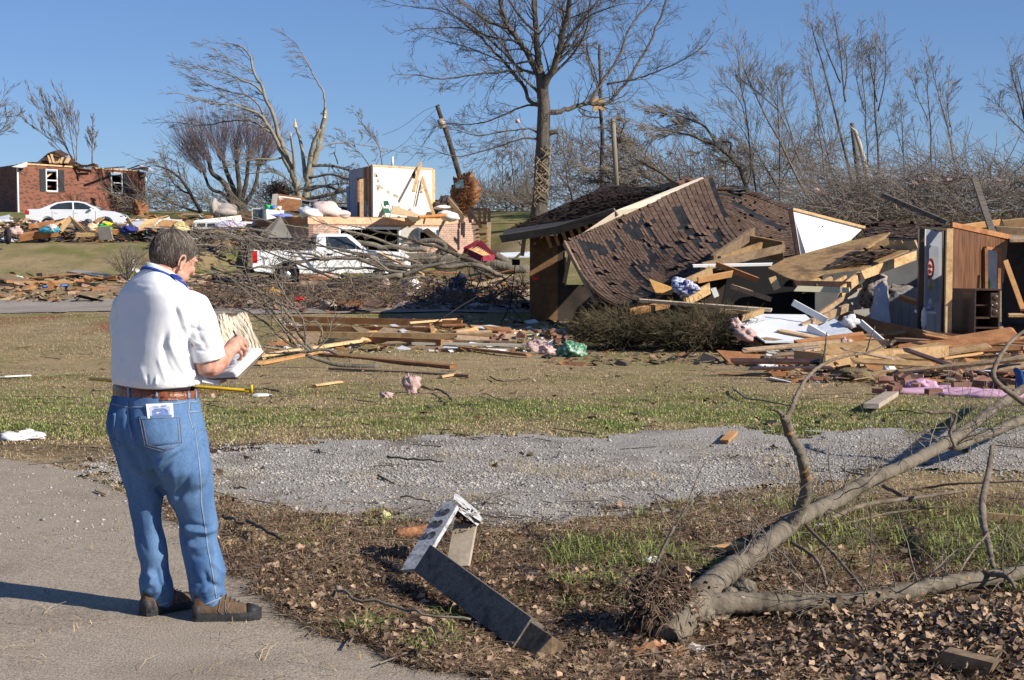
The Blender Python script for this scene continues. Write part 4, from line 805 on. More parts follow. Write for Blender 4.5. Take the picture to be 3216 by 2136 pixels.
wl = mb.build('wall', redbrick, bh); wallco(wl, LB-LA, LA)
LC = W(-190, 600, 104); LC.z = 0; mb = MB(); wpiece(mb, LC, LA, -188, 59.5, zb-0.5, zt); wl = mb.build('wall', redbrick, bh); wallco(wl, LC-LA, LA)
LD = LC+(LB-LA); mb = MB(); mb.slab([Vector((LB.x, LB.y, zb)), Vector((LD.x, LD.y, zb)), Vector((LD.x, LD.y, zt)), Vector((LB.x, LB.y, zt))], Vector((-.12, 0, 0))); wl = mb.build('wall', redbrick, bh); wallco(wl, LD-LB, LB)
mb = MB(); mb.slab([Vector((LC.x, LC.y, zb)), Vector((LD.x, LD.y, zb)), Vector((LD.x, LD.y, zt)), Vector((LC.x, LC.y, zt))], Vector((0, .12, 0))); wl = mb.build('wall', redbrick, bh); wallco(wl, LD-LC, LC)
mb = MB(); P4 = [Vector((p.x, p.y, zt-0.35)) for p in (LA, LB, LD, LC)]; mb.slab([p+(sum(P4, Vector())/4-p)*0.03 for p in P4], (0, 0, 0.05)); mb.build('ceiling', oldwood, bh)
mb = MB(); P4 = [Vector((p.x, p.y, zb+0.4)) for p in (LA, LB, LD, LC)]; mb.slab([p+(sum(P4, Vector())/4-p)*0.03 for p in P4], (0, 0, 0.05)); mb.build('floor', darkwood, bh)
for (x0, x1), (z0, z1) in ((w1, zw1), (w2, zw2)):
    mb = MB(); wpiece(mb, LA, LB, x0, x0+3, z0, z1, .05, .03); wpiece(mb, LA, LB, x1-3, x1, z0, z1, .05, .03); wpiece(mb, LA, LB, x0+3, x1-3, z0, z0+.07, .05, .03); wpiece(mb, LA, LB, x0+3, x1-3, z1-.05, z1, .05, .03); wpiece(mb, LA, LB, x0+3, x1-3, (z0+z1)/2-.03, (z0+z1)/2+.04, .05, .03)
    wf = mb.build('window', white, bh); mb = MB(); wpiece(mb, LA, LB, x0+3, x1-3, z0-.10, z0-.005, .05, .05); mb.build('sill', redbrick, wf)
mb = MB(); n = wnorm(LA, LB); mb.plank(wallpt(150, zw1[0]+.6, LA, LB)-n*.5, wallpt(182, zw1[1]-.15, LA, LB)-n*.4, .2, .1); mb.build('rafter', pine, bh)
shut = M('charcoal_shutter', [(0.035, 0.038, 0.042), (0.055, 0.058, 0.062)], 8, rough=0.6)
for x0, x1, z0, z1 in ((128, 145, *zw1), (186, 204, *zw1), (390, 405, *zw2), (335, 349, zw2[1]-.28, zw2[1])):
    mb = MB(); wpiece(mb, LA, LB, x0, x1, z0, z1, .04, .045); k = z0+.08
    while k < z1-.08: wpiece(mb, LA, LB, x0+2.2, x1-2.2, k, k+.03, .015, .062); k += .075
    mb.build('shutter', shut, bh)
mb = MB(); wpiece(mb, LA, LB, 54.5, 58.5, zb, zt-.1, .06, .1); mb.build('downpipe', white, bh)
mb = MB(); wpiece(mb, LA, LB, 457, 461, zb+.3, zt-.3, .06, .05); mb.build('corner_trim', white, bh)
mb = MB()
for x0, x1, z in ((75, 235, zt), (240, 300, zt+.1), (300, 440, zt)): wpiece(mb, LA, LB, x0, x1, z, z+.09, .25, .06)
mb.build('top_plate', pine, bh)
mb = MB(); mb.slab(PL([(36, 524, 87), (76, 511, 87.5), (75, 526, 87.6), (68, 527, 87.5)]), (0, .6, .1)); mb.build('broken_eave', white, bh); mb = MB(); mb.slab(PL([(438, 521, 97), (478, 537, 97), (466, 540, 97), (442, 533, 97.3)]), (0, .6, .1)); mb.build('broken_eave', white, bh)
mb = MB(); rs = random.Random(4)
mb.slab(PL([(116, 510, 92), (150, 481, 94), (165, 478, 95), (212, 505, 93), (205, 513, 91)]), (0.2, 3, -0.2)); mb.slab(PL([(150, 481, 93), (168, 477, 93), (200, 492, 93), (188, 497, 92.5)]), (0, 1.2, .2))
for k in range(26): x = rs.uniform(80, 440); mb.plank(W(x, 512+rs.uniform(-4, 4)+(x-60)*.05, 92), W(x+rs.uniform(15, 60), 508+rs.uniform(-6, 6)+(x-60)*.05, 92+rs.uniform(-1, 3)), .16, .06)
mb.build('torn_roof', M('dark_torn_roof', [(0.03, 0.018, 0.012), (0.13, 0.07, 0.04)], 3), bh)
for x0, x1 in ((125, 210), (330, 410)): mb = MB(); wpiece(mb, LA, LB, x0, x1, zb+.5, zt-.4, .1, -1.6); mb.build('inner_wall_or_backing', darkwood, bh)  # dark backing sheets added behind the windows so the openings look unlit
mb = MB()
for k in range(8): x = 160+k*7+rs.uniform(-3, 3); mb.plank(W(x, 512, 91), W(x+rs.uniform(-12, 14), 484+rs.uniform(0, 22), 92), .13, .05)
mb.build('rafter', pine, bh)
# ---- basement house in the middle, only its brick ground floor left
CA, CB = W(970, 700, 67), W(1487, 700, 74); CA.z = CB.z = 0
CC = W(783, 700, 80); CC.z = 0; CD = CB+(CC-CA)
tanbrick = brickmat('mixed_brick_wall', (0.52, 0.27, 0.19), (0.38, 0.17, 0.11), (0.50, 0.41, 0.33), 0.24, 0.095, (0.30, 0.235, 0.19), 0.018)
ch = empty('basement_house', Vector((-6, 71, 0)), 'house swept away above its brick garage floor, one cream room still standing', 'house')
zf = 2.80; zbt = 2.44
mb = MB()
for x0, x1, z0, z1 in ((970, 1064, -0.3, zbt), (1378, 1400, -.3, zbt), (1400, 1487, -.3, zf+.02), (1313, 1378, -.3, 1.6), (1064, 1378, zbt-.12, zbt)): wpiece(mb, CA, CB, x0, x1, z0, z1, .2)
wl = mb.build('wall', tanbrick, ch); wallco(wl, CB-CA, CA)
mb = MB(); mb.slab([Vector((CA.x, CA.y, -.3)), Vector((CC.x, CC.y, -.3)), Vector((CC.x, CC.y, zbt)), Vector((CA.x, CA.y, zbt))], (0.2, 0, 0)); wl = mb.build('wall', tanbrick, ch); wallco(wl, CC-CA, CA)
mb = MB(); mb.slab([Vector((CB.x, CB.y, -.3)), Vector((CD.x, CD.y, -.3)), Vector((CD.x, CD.y, zf)), Vector((CB.x, CB.y, zf))], (-0.2, 0, 0)); mb.slab([Vector((CC.x, CC.y, -.3)), Vector((CD.x, CD.y, -.3)), Vector((CD.x, CD.y, zf)), Vector((CC.x, CC.y, zf))], (0, 0.2, 0)); wl = mb.build('wall', tanbrick, ch); wallco(wl, CC-CA, CA)
mb = MB(); wpiece(mb, CA, CB, 1256, 1312, -.3, zbt-.12, .18, -.01); mb.build('block_pier', concrete, ch)
mb = MB(); wpiece(mb, CA, CB, 966, 1395, zbt+.004, zf-.05, .05, .035); n = wnorm(CA, CB)
q0, q1, q2 = wallpt(1395, 0, CA, CB)+n*.035, wallpt(1440, 0, CA, CB)+n*.035, wallpt(1462, 0, CA, CB)+n*.035
mb.slab([Vector((q0.x, q0.y, zbt+.03)), Vector((q1.x, q1.y, zbt+.1)), Vector((q2.x, q2.y, zf-.05)), Vector((q0.x, q0.y, zf-.05))], -n*.05)
mb.build('rim_beam', M('pink_pine_beam', [(0.60, 0.34, 0.20), (0.72, 0.47, 0.30)], 1.2, fine=.15, fscale=9), ch)
mb = MB(); s_ = Vector((CC.x-CA.x, CC.y-CA.y, 0)); mb.slab([Vector((CA.x-.05, CA.y, zbt+.004)), Vector((CC.x-.05, CC.y, zbt+.004)), Vector((CC.x-.05, CC.y, zf-.05)), Vector((CA.x-.05, CA.y, zf-.05))], (0.05, 0, 0)); mb.build('rim_beam', redwood, ch)
mb = MB(); cen = (CA+CB+CC+CD)/4; mb.slab([Vector((p.x, p.y, zf-.09))+(cen-p)*.004 for p in (CA, CB, CD, CC)], (0, 0, .07)); mb.build('deck', plywood, ch)
mb = MB(); cen.z = 0; mb.slab([Vector((p.x, p.y, 0.05))+(cen-p)*.02 for p in (CA, CB, CD, CC)], (0, 0, .03)); mb.build('garage_floor', concrete, ch)
mb = MB()
for x0, x1, z0, z1 in ((1062, 1068, 0, zbt-.12), (1251, 1257, 0, zbt-.12), (1068, 1251, zbt-.22, zbt-.12)): wpiece(mb, CA, CB, x0, x1, z0, z1, .12, .04)
mb.build('garage_door_frame', white, ch)
mb = MB()
for x0, x1, z0, z1 in ((1313, 1319, 1.6, zbt-.12), (1366, 1378, 1.6, zbt-.12), (1319, 1366, zbt-.34, zbt-.12), (1319, 1366, 1.6, 1.68)): wpiece(mb, CA, CB, x0, x1, z0, z1, .1, .03)
mb.build('window', M('grey_white_frame', [(0.55, 0.57, 0.6), (0.66, 0.68, 0.7)], 3), ch)
# the room left standing
RA, RB, RC = W(1172, 600, 70), W(1366, 600, 73.5), W(1101, 600, 75); 
for p in (RA, RB, RC): p.z = 0
RD = RB+(RC-RA); zr = 5.16
mb = MB(); wpiece(mb, RA, RB, 1173, 1358, zf, zr-.06, .1); mb.build('plaster_wall', cream, ch)
torn = M('torn_plaster', [(0.28, 0.26, 0.24), (0.42, 0.38, 0.33)], 9); n = wnorm(RA, RB)
rs = random.Random(8)
def blot(mb, sx, sy, rx, ry, off, m=0, k=9, rot=0.0):
    P = []
    for i in range(k):
        a = 2*math.pi*i/k; r_ = rs.uniform(.55, 1.1); u, v = math.cos(a)*rx*r_, math.sin(a)*ry*r_; u, v = u*math.cos(rot)-v*math.sin(rot), u*math.sin(rot)+v*math.cos(rot); x, y = sx+u, sy+v
        P.append(wallpt(x, zat(y, x, RA, RB), RA, RB)+n*off)
    mb.slab(P, -n*.008, m)
mb = MB()
for a in ((1180, 550, 8, 9), (1194, 586, 16, 7, .5), (1188, 568, 5, 8), (1221, 603, 7, 7), (1243, 615, 12, 7, .4), (1322, 592, 7, 12), (1320, 560, 3, 3), (1268, 560, 3, 1.5), (1180, 636, 2, 3), (1282, 649, 1.5, 3), (1267, 616, 1, 1)): blot(mb, *a[:4], 0.011, rot=a[4] if len(a) > 4 else 0)
mb.build('torn_patch', torn, ch); mb = MB(); blot(mb, 1302, 552, 8, 15, .013); blot(mb, 1184, 553, 3, 4, .020); mb.build('hole', blackm, ch)
mb = MB(); blot(mb, 1187, 592, 4, 10, .02); blot(mb, 1324, 603, 6, 4, .02); mb.build('torn_patch', plywood, ch)
mb = MB(); wpiece(mb, RA, RB, 1170, 1358, zr-.06, zr+.02, .14, .03); mb.build('top_plate', pine, ch)
mb = MB(); wpiece(mb, RA, RB, 1358, 1366, zf, zr-.04, .14, .02); mb.build('corner_post', pine, ch)
mb = MB(); wpiece(mb, RC, RA, 1144, 1170, zf, zr, .1, 0); wpiece(mb, RC, RA, 1124, 1144, 5.0-.35, zr, .1, 0); wpiece(mb, RC, RA, 1101, 1124, zf, zr, .1, 0)
bleach = M('bleached_blue_board', [(0.42, 0.45, 0.52), (0.58, 0.61, 0.68)], 4)
for k in range(5): wpiece(mb, RC, RA, 1101.5+k*4.6, 1104.2+k*4.6, zf, zr-.03, .02, .02, 1)
for k in range(5): wpiece(mb, RC, RA, 1125+k*4, 1127.5+k*4, 4.7, zr-.03, .02, .02, 1)
for k in range(4): wpiece(mb, RC, RA, 1145.5+k*4.4, 1148+k*4.4, zf, zf+.95-k*.2, .02, .02, 1)
mb.build('side_wall', [redwood, bleach], ch)
mb = MB(); wpiece(mb, RC, RD, 1102, 1340, zf, zr-.1, .1); mb.slab([Vector((RB.x, RB.y+.1, zf)), Vector((RD.x, RD.y, zf)), Vector((RD.x, RD.y, zr-.05)), Vector((RB.x, RB.y+.1, zr-.05))], (-.1, 0, 0)); mb.build('inner_wall_or_backing', oldwood, ch)
mb = MB(); wpiece(mb, RC, RA, 1146, 1149, zf, 4.65, .12, .05); wpiece(mb, RC, RA, 1159, 1161, zf, zr-.02, .05, .05); wpiece(mb, RC, RA, 1132, 1134, 3.9, 4.6, .05, -.2); mb.build('stud', pine, ch)
mb = MB(); q = wallpt(1264, 5.1, RA, RB)-n*.6; mb.tube([q, q+Vector((0, 0, .55))], .055, 12); mb.build('vent_pipe', white, ch, True)
mb = MB(); wpiece(mb, RA, RB, 1231, 1256, zat(666, 1243, RA, RB), zat(645, 1243, RA, RB), .05, .05); vo = mb.build('air_vent', concrete, ch)
mb = MB()
for k in range(5): z = zat(662, 1243, RA, RB)+k*.055; wpiece(mb, RA, RB, 1235, 1253, z, z+.03, .01, .058)
mb.build('louvre', greyb, vo)
# furniture and bedding flung over the deck
def deckpt(sx, sy, z): # the point of the deck height seen at (sx, sy)
    return None
gp = M('green_painted_metal', [(0.03, 0.14, 0.10), (0.045, 0.19, 0.14)], 4, rough=.45)
d_ = 70.2; fc = empty('folding_chair', W(1216, 682, d_), 'dark green folding chair standing against the cream wall of the open room', 'chair')
mb = MB(); mb.plank(W(1198, 636, d_+.35), W(1219, 636, d_+.4), .16, .02, (0, 1, .1)); mb.plank(W(1196, 640, d_+.35), W(1221, 640, d_+.4), .14, .02, (0, 1, .1)); mb.build('backrest', gp, fc)
mb = MB(); mb.slab(PL([(1200, 654, d_+.3), (1221, 654, d_+.35), (1228, 667, d_-.1), (1206, 668, d_-.15)]), (0, 0, -.03)); mb.build('seat', gp, fc)
for a, b in (((1195, 634), (1212, 683)), ((1219, 634), (1229, 664)), ((1227, 664), (1224, 682)), ((1206, 666), (1205, 683))):
    mb = MB(); mb.tube([W(*a, d_+.3), W(*b, d_-.2)], .018, 6); mb.build('leg', gp, fc)
def blob(name, sx, sy, d, r, mat, label, cat, seed=1, amp=.3, group=None, lift=0, fr=2.2, ground=False, nu=22, nv=14):
    rs_ = random.Random(seed); ox, oy = rs_.uniform(0, 99), rs_.uniform(0, 99)
    def fn(p):
        a = _fb(p.x*fr*.6+ox+p.z*1.3, p.y*fr*.6+oy-p.z, 3, seed)*2-.9; b2 = abs(_fb(p.x*fr*1.6+oy+p.z*2, p.z*fr*1.3+ox+p.y, 3, seed+5)-.44)*5-.6; return max(.3, 1+amp*(a*1.1+b2*.42))
    c = G(sx, sy) if ground else W(sx, sy, d); 
    if ground: c.z += r[2]*.6
    mb = MB(); mb.ball(c, r, None, nu, nv, fn=fn); o = thing_mesh(name, mb, mat, c, label, cat, group, True); return o
tanq = M('tan_ribbed_foam', [(0.60, 0.44, 0.28), (0.74, 0.58, 0.40)], 4)
mb = MB(); A, B = W(1232, 672, 68.6), W(1316, 684, 70)
for k in range(24):
    t = k/24; p = A*(1-t)+B*t; h = .34*math.sin(min(1, t*2.2+.25)*math.pi*.55)*(1-t*.75)+.06; mb.box(p+Vector((0, .3, h/2)), ((B-A).length/24*.8, 1.0, h), None)
thing_mesh('foam_mattress', mb, tanq, (A+B)/2, 'tan ribbed foam mattress curling up in front of the green folding chair', 'mattress')
orangew = M('turned_orange_wood', [(0.45, 0.16, 0.04), (0.58, 0.24, 0.07)], 6, rough=.35)
mb = MB(); A, B = W(1314, 682, 68.8), W(1404, 676, 70.2); N_ = 26; mb.tube([A+(B-A)*(k/N_) for k in range(N_+1)], [(.05+.035*abs(math.sin(k*1.4)) if k < 13 else .085) for k in range(N_+1)], 10)
thing_mesh('bedpost', mb, orangew, (A+B)/2, 'turned orange wooden bedpost lying on the edge of the open deck', 'bedpost', None, True)
wcl = M('white_bedding', [(0.70, 0.66, 0.62), (0.80, 0.78, 0.75)], 2, bump=.4, bscale=10); pcl = M('faded_pink_cloth', [(0.62, 0.48, 0.43), (0.72, 0.60, 0.55)], 3)
blob('pillow', 1412, 679, 70.6, (.5, .5, .26), wcl, 'white pillow at the right end of the deck past the orange bedpost', 'pillow', 3)
blob('pillow', 1306, 672, 71.0, (.42, .3, .34), wcl, 'white pillow heaped behind the tan ribbed mattress', 'pillow', 4)
blob('bedding', 1024, 661, 68.3, (.68, .5, .42), pcl, 'big rounded bundle of pale bedding on the left of the deck', 'bedding', 5)
blob('bedding', 978, 671, 68.0, (.52, .5, .28), wcl, 'low white bundle beside the big rounded bedding bundle, on its left', 'bedding', 6)
blob('bedding', 1066, 674, 68.6, (.48, .5, .2), pcl, 'flat crumpled bedding between the big bundle and the striped wall', 'bedding', 7)
blob('clothes_bundle', 960, 662, 68.4, (.34, .4, .2), M('pale_blue_cloth', [(0.30, 0.45, 0.55), (0.7, 0.72, 0.75)], 7), 'small pale blue bundle of clothes above the low white bundle', 'clothes', 8)
boardT(1298, 602, 71.0, 1321, 511, 72.5, .16, .05, pine, 'loose pine stud leaning across the top of the cream wall', up=(0, 1, 0))
boardT(1364, 680, 71.4, 1319, 543, 72.9, .16, .05, pine, 'long pine stud leaning down the right of the cream wall', up=(0, 1, 0))
boardT(1356, 622, 71.7, 1332, 556, 72.4, .10, .03, white, 'white trim strip leaning beside the long pine stud on the cream wall', up=(0, 1, 0))
boardT(1456, 690, 71.5, 1405, 628, 73.5, .32, .06, oldwood, 'wide weathered board propped at the right end of the deck', up=(0, 1, .3))
blob('dark_rubble_heap', 1395, 664, 73.6, (.75, .6, .7), M('charred_rubble', [(0.025, 0.02, 0.02), (0.11, 0.08, 0.07)], 6, bump=.6), 'dark rubble heap right of the cream room', 'rubble', 9, .6, fr=4)
blob('white_rag', 1388, 652, 72.8, (.34, .2, .1), wcl, 'white rag on the dark rubble heap beside the cream room', 'rag', 10, .6)
# television, cabinet, toys
tvs = M('pale_plastic', [(0.55, 0.55, 0.56), (0.66, 0.66, 0.67)], 3, rough=.5)
tv = empty('television', W(815, 690, 69), 'old pale tube television standing in the debris left of the deck', 'television')
mb = MB(); mb.slab(PL([(791, 653, 69), (836, 655, 69), (836, 691, 69), (791, 692, 69)]), (0.05, .5, 0)); mb.build('case', tvs, tv)
mb = MB(); mb.slab(PL([(796, 657, 68.98), (824, 658, 68.98), (824, 687, 68.98), (796, 688, 68.98)]), (0, .01, 0)); mb.build('screen', glass, tv)
plyT('storage_box', [(836, 658, 68.6), (892, 661, 68.9), (893, 680, 68.9), (838, 690, 68.6)], .6, white, 'white storage box right of the old television', 'box')
for k, (x, y, c, nm) in enumerate(((842, 650, (0.03, .45, .12), 'green'), (858, 652, (.03, .16, .6), 'blue'), (875, 655, (.6, .6, .6), 'white'), (866, 658, (.7, .45, .05), 'yellow'))):
    blob('toy', x, y, 68.9, (.14, .12, .11), flat('toy_'+nm, c, .4), nm+' plastic toy on the white storage box', 'toy', 20+k, .5)
blob('blue_cloth', 884, 678, 68.2, (.45, .3, .1), flat('blue_cloth', (.22, .26, .6)), 'blue cloth draped at the front of the white storage box', 'cloth', 24, .5)
# fallen panels left of the room
st_ = empty('fallen_siding_wall', W(925, 680, 75), 'fallen wall panel of brown boards streaked with white behind the bedding', 'wall panel')
P = PL([(868, 612, 75), (948, 622, 75), (1000, 658, 74), (985, 682, 73), (852, 652, 74)]); mb = MB(); mb.slab(P, (0, .12, .05)); mb.build('panel', redwood, st_)
mb = MB()
for k in range(5): mb.plank(W(875+k*2, 619+k*8, 74.8-k*.15), W(945+k*3, 628+k*8, 74.8-k*.15), .13, .02, (0, -1, .3))
mb.build('white_streak', white, st_)
plyT('greyboard_sheet', [(856, 610, 74.4), (872, 608, 74.4), (866, 650, 73.8), (850, 654, 73.8)], .06, greyb, 'upright grey board at the left end of the streaked fallen wall panel', 'board')
wn = empty('fallen_window', W(975, 660, 73), 'fallen window frame leaning right of the streaked wall panel', 'window')
mb = MB()
for a, b in (((945, 628), (1003, 634)), ((1003, 634), (998, 660)), ((998, 660), (948, 656)), ((948, 656), (945, 628)), ((974, 631), (973, 658)), ((946, 642), (1001, 647))): mb.plank(W(*a, 73.2), W(*b, 73), .05, .05)
mb.build('frame', greyb, wn); mb = MB(); mb.slab(PL([(946, 629, 73.25), (1002, 635, 73.25), (997, 659, 73.05), (949, 655, 73.05)]), (0, .01, 0)); mb.build('pane', glass, wn)
plyT('tarpaulin', [(1000, 640, 76), (1098, 652, 76), (1098, 688, 75.5), (1030, 684, 75)], .08, M('dark_green_tarp', [(0.02, 0.035, 0.03), (0.05, 0.07, 0.06)], 2), 'dark green sheet behind the bedding on the deck', 'sheet')
plyT('leaning_sheet', [(1087, 585, 76), (1101, 583, 76), (1100, 684, 75.4), (1091, 684, 75.4)], .05, bleach, 'pale blue panel standing against the left of the striped room wall', 'panel')
sofac = M('taupe_upholstery', [(0.33, 0.29, 0.26), (0.43, 0.38, 0.34)], 3)
so2 = empty('sofa', W(700, 680, 74), 'taupe sofa lying in the debris left of the old television', 'sofa')
for nm, sx, sy, r in (('arm', 673, 652, (.24, .5, .45)), ('backrest', 705, 655, (.6, .3, .28)), ('seat', 705, 668, (.6, .5, .26)), ('cushion', 680, 645, (.3, .3, .18))): 
    mb = MB(); mb.ball(W(sx, sy, 74), r, None, 18, 10, fn=lambda p: 1+.08*math.sin(p.x*9)); mb.build(nm, sofac, so2, True)
wp_ = empty('fallen_window_wall', W(640, 705, 68), 'fallen white wall piece with a long window, lying below the taupe sofa', 'wall piece')
mb = MB(); mb.slab(PL([(608, 693, 68), (755, 676, 69), (762, 708, 69), (722, 716, 68), (602, 722, 68)]), (0, .15, -.02)); mb.build('panel', cream, wp_)
mb = MB(); mb.slab(PL([(612, 697, 67.95), (716, 695, 67.95), (716, 716, 67.95), (612, 718, 67.95)]), (0, .02, 0)); wf = mb.build('window_frame', white, wp_)
mb = MB()
for a, b in ((620, 645), (652, 676), (682, 708)): mb.slab(PL([(a, 702, 67.93), (b, 701, 67.93), (b, 711, 67.93), (a, 712, 67.93)]), (0, .015, 0))
mb.build('pane', glass, wf)
blob('quilt', 725, 708, 67.2, (.6, .3, .25), M('patterned_quilt', [(0.1, 0.16, 0.4), (0.7, 0.7, 0.75), (0.5, 0.15, 0.3)], 12, detail=2), 'blue and pink patterned quilt on the right end of the fallen white wall piece', 'quilt', 31, .5)
plyT('grey_drywall', [(882, 680, 64.5), (918, 747, 64), (842, 746, 63.6), (822, 730, 64)], .05, M('grey_mdf', [(0.15, 0.14, 0.12), (0.21, 0.195, 0.17)], 1), 'diamond-shaped grey board propped at the left corner of the brick garage', 'board')
boardT(820, 736, 63.9, 880, 680, 64.6, .09, .05, oldwood, 'thin edge strip along the left of the diamond-shaped grey board', 'edge_strip', 'strip')
boardT(1430, 795, 62, 1337, 722, 62.8, .24, .05, pine, 'long pale board slanting down in front of the basement house window', up=(0, 1, .2), jag=.2)
boardT(1190, 795, 57.5, 1330, 862, 56.5, .14, .05, M('orange_pine', [(0.48, 0.24, 0.09), (0.6, 0.34, 0.14)], 3), 'orange board slanting through the branches over the white pickup hood')
cr = empty('drawer_crate', W(1500, 790, 61), 'red-edged slatted crate tipped over at the right end of the fallen trunk', 'crate')
maroon = M('maroon_paint', [(0.22, 0.02, 0.035), (0.3, 0.035, 0.06)], 5); Q = PL([(1458, 786, 61), (1505, 760, 61), (1552, 808, 60.5), (1515, 812, 60)])
mb = MB()
for k in range(4): mb.plank(Q[k], Q[(k+1) % 4], .22, .05, (0, 1, 0))
mb.build('side', maroon, cr); mb = MB(); 
for k in range(11): t = (k+.5)/11; mb.plank(Q[0]*(1-t)+Q[3]*t+Vector((0, .1, 0)), Q[1]*(1-t)+Q[2]*t+Vector((0, .1, 0)), .10, .02, (0, 1, .3))
mb.build('slat', pine, cr)
sr = empty('deck_stairs', W(1520, 780, 71), 'dark brown wooden deck stairs and railing at the right end of the basement house', 'stairs')
mb = MB()
for a, b, d in (((1470, 658), (1530, 658), 73), ((1536, 656), (1536, 720), 72.5), ((1500, 700), (1536, 700), 72.5), ((1472, 660), (1512, 716), 71.5), ((1480, 658), (1480, 690), 73), ((1506, 660), (1506, 700), 73), ((1522, 660), (1522, 700), 73), ((1470, 658), (1478, 700), 71.5)): mb.plank(W(*a, d), W(*b, d), .14, .1, (0, 1, .1)); mb.build('railing', darkwood, sr); mb = MB()
mb = MB()
for k in range(6): mb.plank(W(1500, 718+k*13, 71-k*.3), W(1534, 716+k*13, 71-k*.3), .3, .05)
mb.build('step', redwood, sr); mb = MB(); mb.plank(W(1490, 700, 71.8), W(1502, 775, 69.6), .3, .08, (0, 1, 0)); mb.plank(W(1536, 700, 71.8), W(1534, 790, 69.6), .2, .08, (0, 1, 0)); mb.build('stringer', oldwood, sr)
# ---- the collapsed brown house
hh = empty('collapsed_house', Vector((5, 36, -.5)), 'collapsed brown house with its shingled roof broken and tipped forward', 'house')
def quadP(L, **k): return bil(*PL(L), **k)
zg = -0.62
HA, HB = W(1665, 900, 41), W(2360, 900, 41.5); HA.z = HB.z = 0
mb = MB(); wpiece(mb, HA, HB, 1665, 1752, zg, 1.85, .12); mb.build('wall', M('tan_plywood_wall', [(0.13, 0.068, 0.03), (0.19, 0.105, 0.05)], 1, fine=.2, fscale=8, detail=8), hh)
mb = MB()
for x0, x1, z0, z1 in ((1752, 1776, zg, 2.1), (1776, 1838, zg, .52), (1776, 1838, 1.4, 2.3), (1838, 2330, zg, 2.3)): wpiece(mb, HA, HB, x0, x1, z0, z1, .12, -.01)
mb.build('wall', M('shadow_dark_wall', [(0.03, 0.022, 0.018), (0.06, 0.045, 0.035)], 2), hh)  # dark wall, its colour deepened to hold the tipped slab's shadow
mb = MB()
for x0, x1, z0, z1 in ((1774, 1779, .5, 1.42), (1834, 1839, .5, 1.42)): wpiece(mb, HA, HB, x0, x1, z0, z1, .1, .02)
mb.plank(W(1772, 890, 40.9), W(1790, 800, 40.9), .1, .05, (0, 1, 0)); mb.build('window_frame', oldwood, hh)
HL = HA+Vector((0.1, 9, 0)); mb = MB(); mb.slab([Vector((HA.x, HA.y+.12, zg)), Vector((HL.x, HL.y, zg)), Vector((HL.x, HL.y, 1.9)), Vector((HA.x, HA.y+.12, 1.9))], (.12, 0, 0)); mb.build('wall', redwood, hh)
ra = PL([(1582, 724, 44), (1938, 664, 38.5), (2110, 588, 46), (1904, 582, 51)]); PA = bil(*ra)
def mA(u, v, rs): return rs.random() < .015 or (v > .8 and 0.0 < u < .95 and rs.random() < .35) or (abs(v-.35) < .02 and .25 < u < .4)
rf = gridslab('roof', PA, 30, .05, felt, hh); shingled(PA, 40, 56, rf, mask=mA, seed=2, lift=.008)
mb = MB(); e0, e1, e2 = W(1573, 750, 40.5), W(1750, 722, 39.5), W(1935, 665, 38.3); mb.plank(e0, e1, .22, .05, (0, 1, .4)); mb.plank(e1, e2, .22, .05, (0, 1, .4)); mb.build('fascia', M('grey_brown_fascia', [(0.10, 0.085, 0.07), (0.16, 0.135, 0.11)], 3), rf)
mb = MB(); mb.slab([W(1584, 722, 43.9), W(1936, 668, 38.4), W(1935, 672, 38.3), W(1575, 747, 40.5)], (0, 0, -.02)); mb.build('soffit', M('dark_soffit', [(0.04, 0.035, 0.03), (0.07, 0.06, 0.05)], 3), rf)
mb = MB()
for k in range(7): x = 1735+k*24; mb.plank(W(x, 790-k*9, 41.3), W(x-22, 728-k*7, 40.2), .09, .05, (0, 1, 0))
mb.build('rafter', oldwood, hh)
# tipped roof slab
def bez(t, p): a = 1-t; return p[0]*a**3+p[1]*3*a*a*t+p[2]*3*a*t*t+p[3]*t**3
c0 = PL([(1774, 757, 37.6), (1815, 860, 36.9), (1868, 960, 35.2), (1990, 966, 34.2)]); c1 = PL([(1900, 702, 38.2), (1975, 815, 37.4), (2040, 925, 35.4), (2120, 915, 34.6)]); c2 = PL([(2010, 650, 38.8), (2070, 760, 38.0), (2125, 850, 36), (2215, 868, 35)]); c3 = PL([(2236, 550, 40), (2272, 660, 39), (2310, 760, 37), (2400, 792, 36)])
def PS(u, v):
    a = bez(v, c0); b = bez(v, c1); c = bez(v, c2); d = bez(v, c3)
    x = u*3
    # interpolate the four ribs smoothly
    w = [max(0, 1-abs(x-k)) for k in range(4)]; p = a*w[0]+b*w[1]+c*w[2]+d*w[3]
    wob = .05*math.sin(u*17+v*3)*v + .05*math.sin(u*31+v*5)*(v**2)
    return p+Vector((0, -1, .4))*wob
def mS(u, v, rs):
    # here u runs down the slab, v across it
    x, y = v, u
    pat = ((.10, .03, .03, .22), (.20, .12, .035, .12), (.27, .12, .025, .10), (.33, .08, .02, .16), (.46, .06, .03, .16), (.52, .05, .035, .2), (.58, .08, .02, .12), (.62, .06, .02, .42), (.40, .40, .03, .16), (.47, .38, .03, .22), (.53, .30, .03, .2), (.36, .45, .02, .1), (.80, .12, .025, .5), (.98, .0, .02, .45), (.90, .5, .02, .12), (.30, .42, .02, .3), (.18, .55, .02, .4), (.22, .68, .03, .2), (.72, .45, .02, .12), (.86, .60, .02, .08), (.66, .55, .02, .08), (.15, .08, .02, .1))
    for cx_, cy_, wx, hy in pat:
        if abs(x-cx_) < wx and cy_ < y < cy_+hy and rs.random() < .8: return True
    return rs.random() < .008
ts = empty('tipped_roof', PS(.5, 1), 'big sheet of brown shingled roof tipped on edge and sagging, black felt showing through', 'roof piece')
